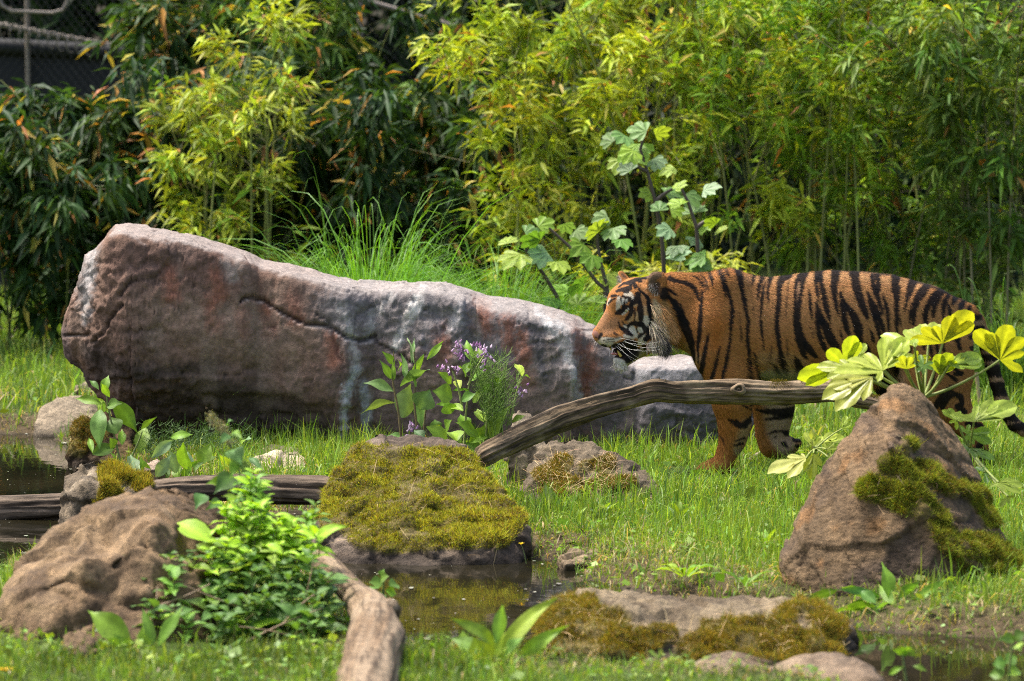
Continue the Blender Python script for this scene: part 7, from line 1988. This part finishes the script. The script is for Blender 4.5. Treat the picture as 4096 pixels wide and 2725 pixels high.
# ================================================================ bamboo thicket
def bamboo(label, cx, Y, width, height, nculm, nleaf, cols, seed, leafL=0.105, droop=0.55, arch=0.5, spread=0.35, orange=0.03, depth=0.45, culmcol=(0.20, 0.22, 0.06), lo=0.04, name='bamboo_clump', singles=26, topbias=0.0, gather=0.52):
    """a clump: arching culms, leaf fans on branchlets"""
    base = np.array([(cx - 2048.0) * mpp(Y), Y, 0.0])
    root = empty(name, base, label, 'bamboo', 'bamboo of the thicket behind the boulder')
    culms = []
    for k in range(nculm):
        b = base + np.array([rng.uniform(-1, 1) * width * 0.5, rng.uniform(-1, 1) * depth, 0])
        hgt = height * rng.uniform(0.72, 1.08)
        lean = np.array([rng.normal(0, 1), rng.normal(-0.25, 0.9), 0]) * spread * hgt
        top = b + lean + np.array([0, 0, hgt * (1 - 0.15 * np.linalg.norm(lean) / hgt)])
        mid = b + lean * 0.15 + np.array([0, 0, hgt * (0.62 + arch * 0.1)])
        q = bez(b, mid, top, 14)
        culms.append(q)
        if k < 14:
            V, F = tube(q, 0.0075 * rng.uniform(0.7, 1.2), 0.0025, 5)
            part('culm', V, F, M['stem'], root, colors=np.tile(np.array(culmcol), (len(V), 1)) * (1 + 0.15 * rng.normal(size=(len(V), 1))))
    culms = np.array(culms)
    # leaf fans: a branchlet leaves the culm, 4-7 leaves spread from its end
    nf = nleaf // 6
    ci = rng.integers(nculm, size=nf)
    tt = np.clip(lo + (1 - lo) * rng.random(nf) ** (0.75 - topbias), 0, 0.999) * 13
    i0 = tt.astype(int); fr = (tt - i0)[:, None]
    p = culms[ci, i0] * (1 - fr) + culms[ci, np.minimum(i0 + 1, 13)] * fr
    az = rng.uniform(0, 2 * np.pi, nf)
    outv = np.stack([np.cos(az), np.sin(az) - 0.25, rng.uniform(-0.1, 0.7, nf)], 1)
    p = p + norm(outv) * (rng.uniform(0.03, 0.30, nf))[:, None]
    # the fans gather into boughs with dark gaps between
    nc = max(10, nf // 14)
    ctr = p[rng.choice(nf, nc, replace=False)]
    near = np.zeros(nf, int); bd = np.full(nf, 9.0)
    for j in range(nc):
        dd = ((p - ctr[j]) ** 2).sum(1)
        m_ = dd < bd
        bd[m_] = dd[m_]; near[m_] = j
    p = p + (ctr[near] - p) * gather
    p[:, 2] = np.maximum(p[:, 2], 0.03)
    hub = np.repeat(p, 6, 0); n = len(hub)
    hub = hub + rng.normal(0, 0.018, (n, 3))
    d = norm(np.repeat(norm(outv), 6, 0) + 0.65 * rng.normal(size=(n, 3)) + np.array([0, 0, -droop]))
    L = leafL * np.clip(np.exp(rng.normal(0, 0.28, n)), 0.5, 1.5)
    W = L * rng.uniform(0.16, 0.25, n)
    nr = norm(np.cross(d, norm(np.cross(d, np.array([0, 0, 1.0]) + 0.6 * rng.normal(size=(n, 3))))))
    sd = norm(np.cross(d, nr))
    m1 = hub + d * (L * 0.42)[:, None]
    tip = hub + d * L[:, None] + np.array([0, 0, -1.0]) * (L * 0.22)[:, None]
    fo = nr * (W * 0.18)[:, None]
    V = np.stack([hub, m1 - sd * (W * .5)[:, None] - fo, m1 + fo * 0.6, m1 + sd * (W * .5)[:, None] - fo, tip], 1)
    tri = np.array([[0, 1, 2], [0, 2, 3], [1, 4, 2], [2, 4, 3]])
    # colours: fans share a tone
    tone = rng.integers(len(cols), size=nf)
    tone = np.where(rng.random(nf) < 0.7, (near * 7 + 3) % len(cols), tone)
    fc = np.array(cols, np.float32)[tone] * (1 + 0.18 * rng.normal(size=(nf, 1)))
    c = np.repeat(fc, 6, 0) * (1 + 0.14 * rng.normal(size=(n, 1))) * (1 + 0.05 * rng.normal(size=(n, 3)))
    og = rng.random(n) < orange
    c[og] = jitter_col((0.42, 0.20, 0.055), og.sum(), 0.25, 0.08)
    yl = rng.random(n) < orange
    c[yl] = jitter_col((0.50, 0.40, 0.07), yl.sum(), 0.25, 0.08)
    c = np.clip(c, 0.004, 0.9)
    # the leaves that stand out nearest the viewer are objects of their own
    order = np.argsort(V[:, 2, 1] + 0.25 * rng.random(n))
    pick = [i for i in order[:int(n * 0.12)] if 0.55 < V[i, 0, 2] < 1.95][:singles]
    for i in pick:
        part('leaf', V[i], tri, M['bamboo'], root, colors=np.repeat(c[i][None], 5, 0), smooth=False, origin=V[i, 0])
    rest = np.ones(n, bool); rest[pick] = False
    Vr, cr = V[rest], c[rest]
    m = len(Vr)
    F = (np.arange(m)[:, None, None] * 5 + tri[None]).reshape(-1, 3)
    o = part('foliage', Vr.reshape(-1, 3), F, M['bamboo'], root, colors=np.repeat(cr, 5, 0), smooth=False)
    o['kind'] = 'stuff'
    # branchlets as one mesh
    k = rng.choice(nf, size=min(nf, 500), replace=False)
    a = culms[ci[k], i0[k]]; b = p[k]
    s = norm(np.cross(b - a, rng.normal(size=(len(k), 3)))) * 0.0016
    Vt = np.stack([a - s, a + s, b + s * .6, b - s * .6], 1).reshape(-1, 3)
    tw = part('twigs', Vt, np.arange(len(k) * 4).reshape(-1, 4), M['stem'], root, colors=np.tile(np.array((0.16, 0.15, 0.06)), (len(Vt), 1)), smooth=False)
    tw['kind'] = 'stuff'
    return root
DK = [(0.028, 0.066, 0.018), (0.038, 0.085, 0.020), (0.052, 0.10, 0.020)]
BACK_SHADE = [(0.014, 0.030, 0.010), (0.020, 0.042, 0.012)]  # near-black leaves: shade of the thicket's gaps painted into the back rows
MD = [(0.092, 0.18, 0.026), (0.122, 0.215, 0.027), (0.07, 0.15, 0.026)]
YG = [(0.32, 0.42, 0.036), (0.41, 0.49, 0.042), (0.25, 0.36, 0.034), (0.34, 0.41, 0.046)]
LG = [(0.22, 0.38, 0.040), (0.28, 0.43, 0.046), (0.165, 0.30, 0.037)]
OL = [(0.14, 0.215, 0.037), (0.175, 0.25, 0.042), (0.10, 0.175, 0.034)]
def make_bamboo():
    B = bamboo
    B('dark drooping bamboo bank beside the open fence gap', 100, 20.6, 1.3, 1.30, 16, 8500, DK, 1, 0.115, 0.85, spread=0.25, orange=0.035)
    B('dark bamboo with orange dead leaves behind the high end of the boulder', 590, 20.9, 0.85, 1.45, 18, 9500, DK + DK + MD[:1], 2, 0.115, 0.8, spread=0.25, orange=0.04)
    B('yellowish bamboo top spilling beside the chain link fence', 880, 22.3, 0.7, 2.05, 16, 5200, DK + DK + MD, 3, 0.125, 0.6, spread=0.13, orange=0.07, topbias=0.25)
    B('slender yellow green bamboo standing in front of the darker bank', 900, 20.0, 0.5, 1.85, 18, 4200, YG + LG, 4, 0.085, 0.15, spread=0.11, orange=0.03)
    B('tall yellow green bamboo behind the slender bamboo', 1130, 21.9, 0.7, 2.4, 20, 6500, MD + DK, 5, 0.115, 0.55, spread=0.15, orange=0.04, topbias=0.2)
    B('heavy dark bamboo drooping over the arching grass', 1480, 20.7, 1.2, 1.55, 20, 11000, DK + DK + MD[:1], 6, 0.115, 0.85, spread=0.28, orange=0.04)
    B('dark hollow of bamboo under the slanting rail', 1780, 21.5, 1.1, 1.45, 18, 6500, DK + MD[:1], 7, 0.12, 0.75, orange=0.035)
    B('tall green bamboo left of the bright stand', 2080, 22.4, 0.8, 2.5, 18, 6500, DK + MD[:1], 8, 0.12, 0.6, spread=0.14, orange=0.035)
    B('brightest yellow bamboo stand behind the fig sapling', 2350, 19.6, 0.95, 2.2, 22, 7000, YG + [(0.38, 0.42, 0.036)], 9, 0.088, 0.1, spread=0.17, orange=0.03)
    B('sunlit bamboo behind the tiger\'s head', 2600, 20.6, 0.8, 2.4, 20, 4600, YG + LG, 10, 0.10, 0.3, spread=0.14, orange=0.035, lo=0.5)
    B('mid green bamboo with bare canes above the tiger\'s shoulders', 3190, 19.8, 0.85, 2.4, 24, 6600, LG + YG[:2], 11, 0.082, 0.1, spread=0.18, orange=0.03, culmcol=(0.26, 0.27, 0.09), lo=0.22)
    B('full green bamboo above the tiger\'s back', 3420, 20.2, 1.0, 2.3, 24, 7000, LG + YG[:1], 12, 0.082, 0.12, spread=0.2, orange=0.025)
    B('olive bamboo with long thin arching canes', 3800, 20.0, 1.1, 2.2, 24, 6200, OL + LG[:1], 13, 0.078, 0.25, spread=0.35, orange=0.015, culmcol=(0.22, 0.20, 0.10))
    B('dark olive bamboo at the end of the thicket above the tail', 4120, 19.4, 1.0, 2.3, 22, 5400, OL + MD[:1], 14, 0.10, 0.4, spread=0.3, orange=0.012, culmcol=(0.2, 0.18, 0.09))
    B('back row bamboo closing the gap behind the bright stand', 2800, 22.8, 1.5, 2.8, 18, 6000, BACK_SHADE, 15, 0.12, 0.6, orange=0.03)
    B('back row bamboo behind the olive canes', 3650, 22.8, 1.7, 2.8, 18, 6500, BACK_SHADE, 16, 0.12, 0.5, orange=0.02)
    B('back row bamboo behind the heavy dark stand', 1130, 23.6, 0.6, 2.3, 18, 5600, BACK_SHADE + DK, 17, 0.125, 0.6, spread=0.12, orange=0.04)
    B('low sunlit bright yellow leaved shrub behind the tiger\'s ears', 2560, 18.4, 0.55, 0.60, 14, 1500, [(0.42, 0.45, 0.06), (0.5, 0.5, 0.12), (0.36, 0.42, 0.05)], 18, 0.075, 0.2, spread=0.2, orange=0.0, depth=0.2, name='low_shrub', singles=12)  # sun patch put into very bright leaf colours
    # low bright herbs and grass at the thicket foot are part of the meadow; a far hedge closes the view
    n = 48000
    x = rng.uniform(-7, 7, n); z = rng.uniform(0.0, 5.0, n); y = 29 + rng.normal(0, 0.8, n) + 0.35 * np.abs(fbm(np.stack([x, z, 0 * x], 1), 0.9, 2, 9)) * 4
    pos = np.stack([x, y, z], 1)
    d = norm(rng.normal(size=(n, 3)) + np.array([0, -0.4, -0.3])); L = rng.uniform(0.14, 0.32, n)
    s = norm(np.cross(d, rng.normal(size=(n, 3)))) * (L * 0.22)[:, None]
    V = np.stack([pos, pos + d * (L * .5)[:, None] - s, pos + d * L[:, None], pos + d * (L * .5)[:, None] + s], 1).reshape(-1, 3)
    c = np.repeat(jitter_col((0.022, 0.045, 0.014), n, 0.3, 0.08), 4, 0)
    o = part('hedge', V, np.arange(4 * n).reshape(n, 4), M['bamboo'], colors=c, smooth=False)
    tag(o, 'dark tall hedge far behind the fence closing the view', 'hedge', kind='stuff')
# ================================================================ enclosure fence behind the thicket
def make_fence():
    Y = 25.0
    M['wire'] = plain_mat('old_wire', rough=0.7, spec=0.2, color=(0.07, 0.065, 0.06))
    root = empty('chain_link_fence', (-3.0, Y, 0), 'weathered chain link fence with pale rails and a dark screen behind the thicket', 'fence')
    def bar(name, a, b, r, mat='metal', n=8):
        V, F = tube(np.array([a, (np.asarray(a) + b) / 2, b]), r, r, n)
        return part(name, V, F, M[mat], root)
    bar('rail', P(-120, 78, Y), P(420, 178, Y), 0.017)
    bar('rail', P(1330, -36, Y - 0.6), P(1860, 118, Y - 0.6), 0.017)
    bar('rail', P(420, 178, Y + .1), P(1330, 330, Y + .2), 0.022)
    for px in (105, 760, 1440, 2100):
        a = P(px, -400, Y + 0.05); b = a.copy(); b[2] = 0
        bar('post', b, a, 0.018)
    # rounded tube frame of the upper panel
    pts = [P(px, py, Y - 0.05) for px, py in ((-10, -160), (-10, -20), (8, 22), (45, 45), (120, 48), (210, 52), (252, 40), (270, 5), (275, -160))]
    V, F = tube(np.array(pts), 0.012, 0.012, 8)
    part('panel_frame', V, F, M['metal'], root)
    # dark screen under the lower beam
    bar('beam', P(-150, 178, Y + 0.1), P(500, 212, Y + 0.1), 0.055, 'darkpanel', 10)
    a, b = P(-150, 190, Y + 0.12), P(2400, 300, Y + 0.12)
    Vs = []
    for yy in (0, 0.04):
        for (p, z) in ((a, a[2]), (b, b[2] - 0.15), (b, 0.0), (a, 0.0)):
            Vs.append((p[0], p[1] + yy, z))
    part('screen', np.array(Vs), [(0, 1, 2, 3), (7, 6, 5, 4), (0, 4, 5, 1), (1, 5, 6, 2), (2, 6, 7, 3), (3, 7, 4, 0)], M['darkpanel'], root, smooth=False)
    # chain link wires
    V, F, off = [], [], 0
    for s in (-1, 1):
        for k in range(-6, 92):
            x0 = -3.6 + k * 0.055
            p = np.array([[x0, Y - 0.02, 2.6], [x0 + s * 1.1, Y - 0.02 + 0.01 * s, 1.2]])
            v, f = tube(np.vstack([p[0], p.mean(0), p[1]]), 0.0017, 0.0017, 3)
            V.append(v); F.append(f + off); off += len(v)
    o = part('wire_mesh', np.vstack(V), np.vstack(F), M['wire'], root); o['kind'] = 'stuff'
    # coils of loose wire hanging under the rail
    for k in range(10):
        c = P(20 + k * 38, 118 + k * 7.5, Y - 0.04)
        th = np.linspace(0, 2 * np.pi * 0.75, 14)
        r = 0.055
        q = c + np.stack([np.cos(th) * r * 0.7, 0.01 * th, np.sin(th) * r - 0.01], 1)
        V1, F1 = tube(q, 0.005, 0.005, 5)
        part('wire_loop', V1, F1, M['metal'], root)
make_boulder()
make_rocks()
make_logs()
make_tiger()
make_fatsia()
make_herbs()
make_bush()
make_fig()
make_tall_grass()
make_bamboo()
make_fence()
make_grass()
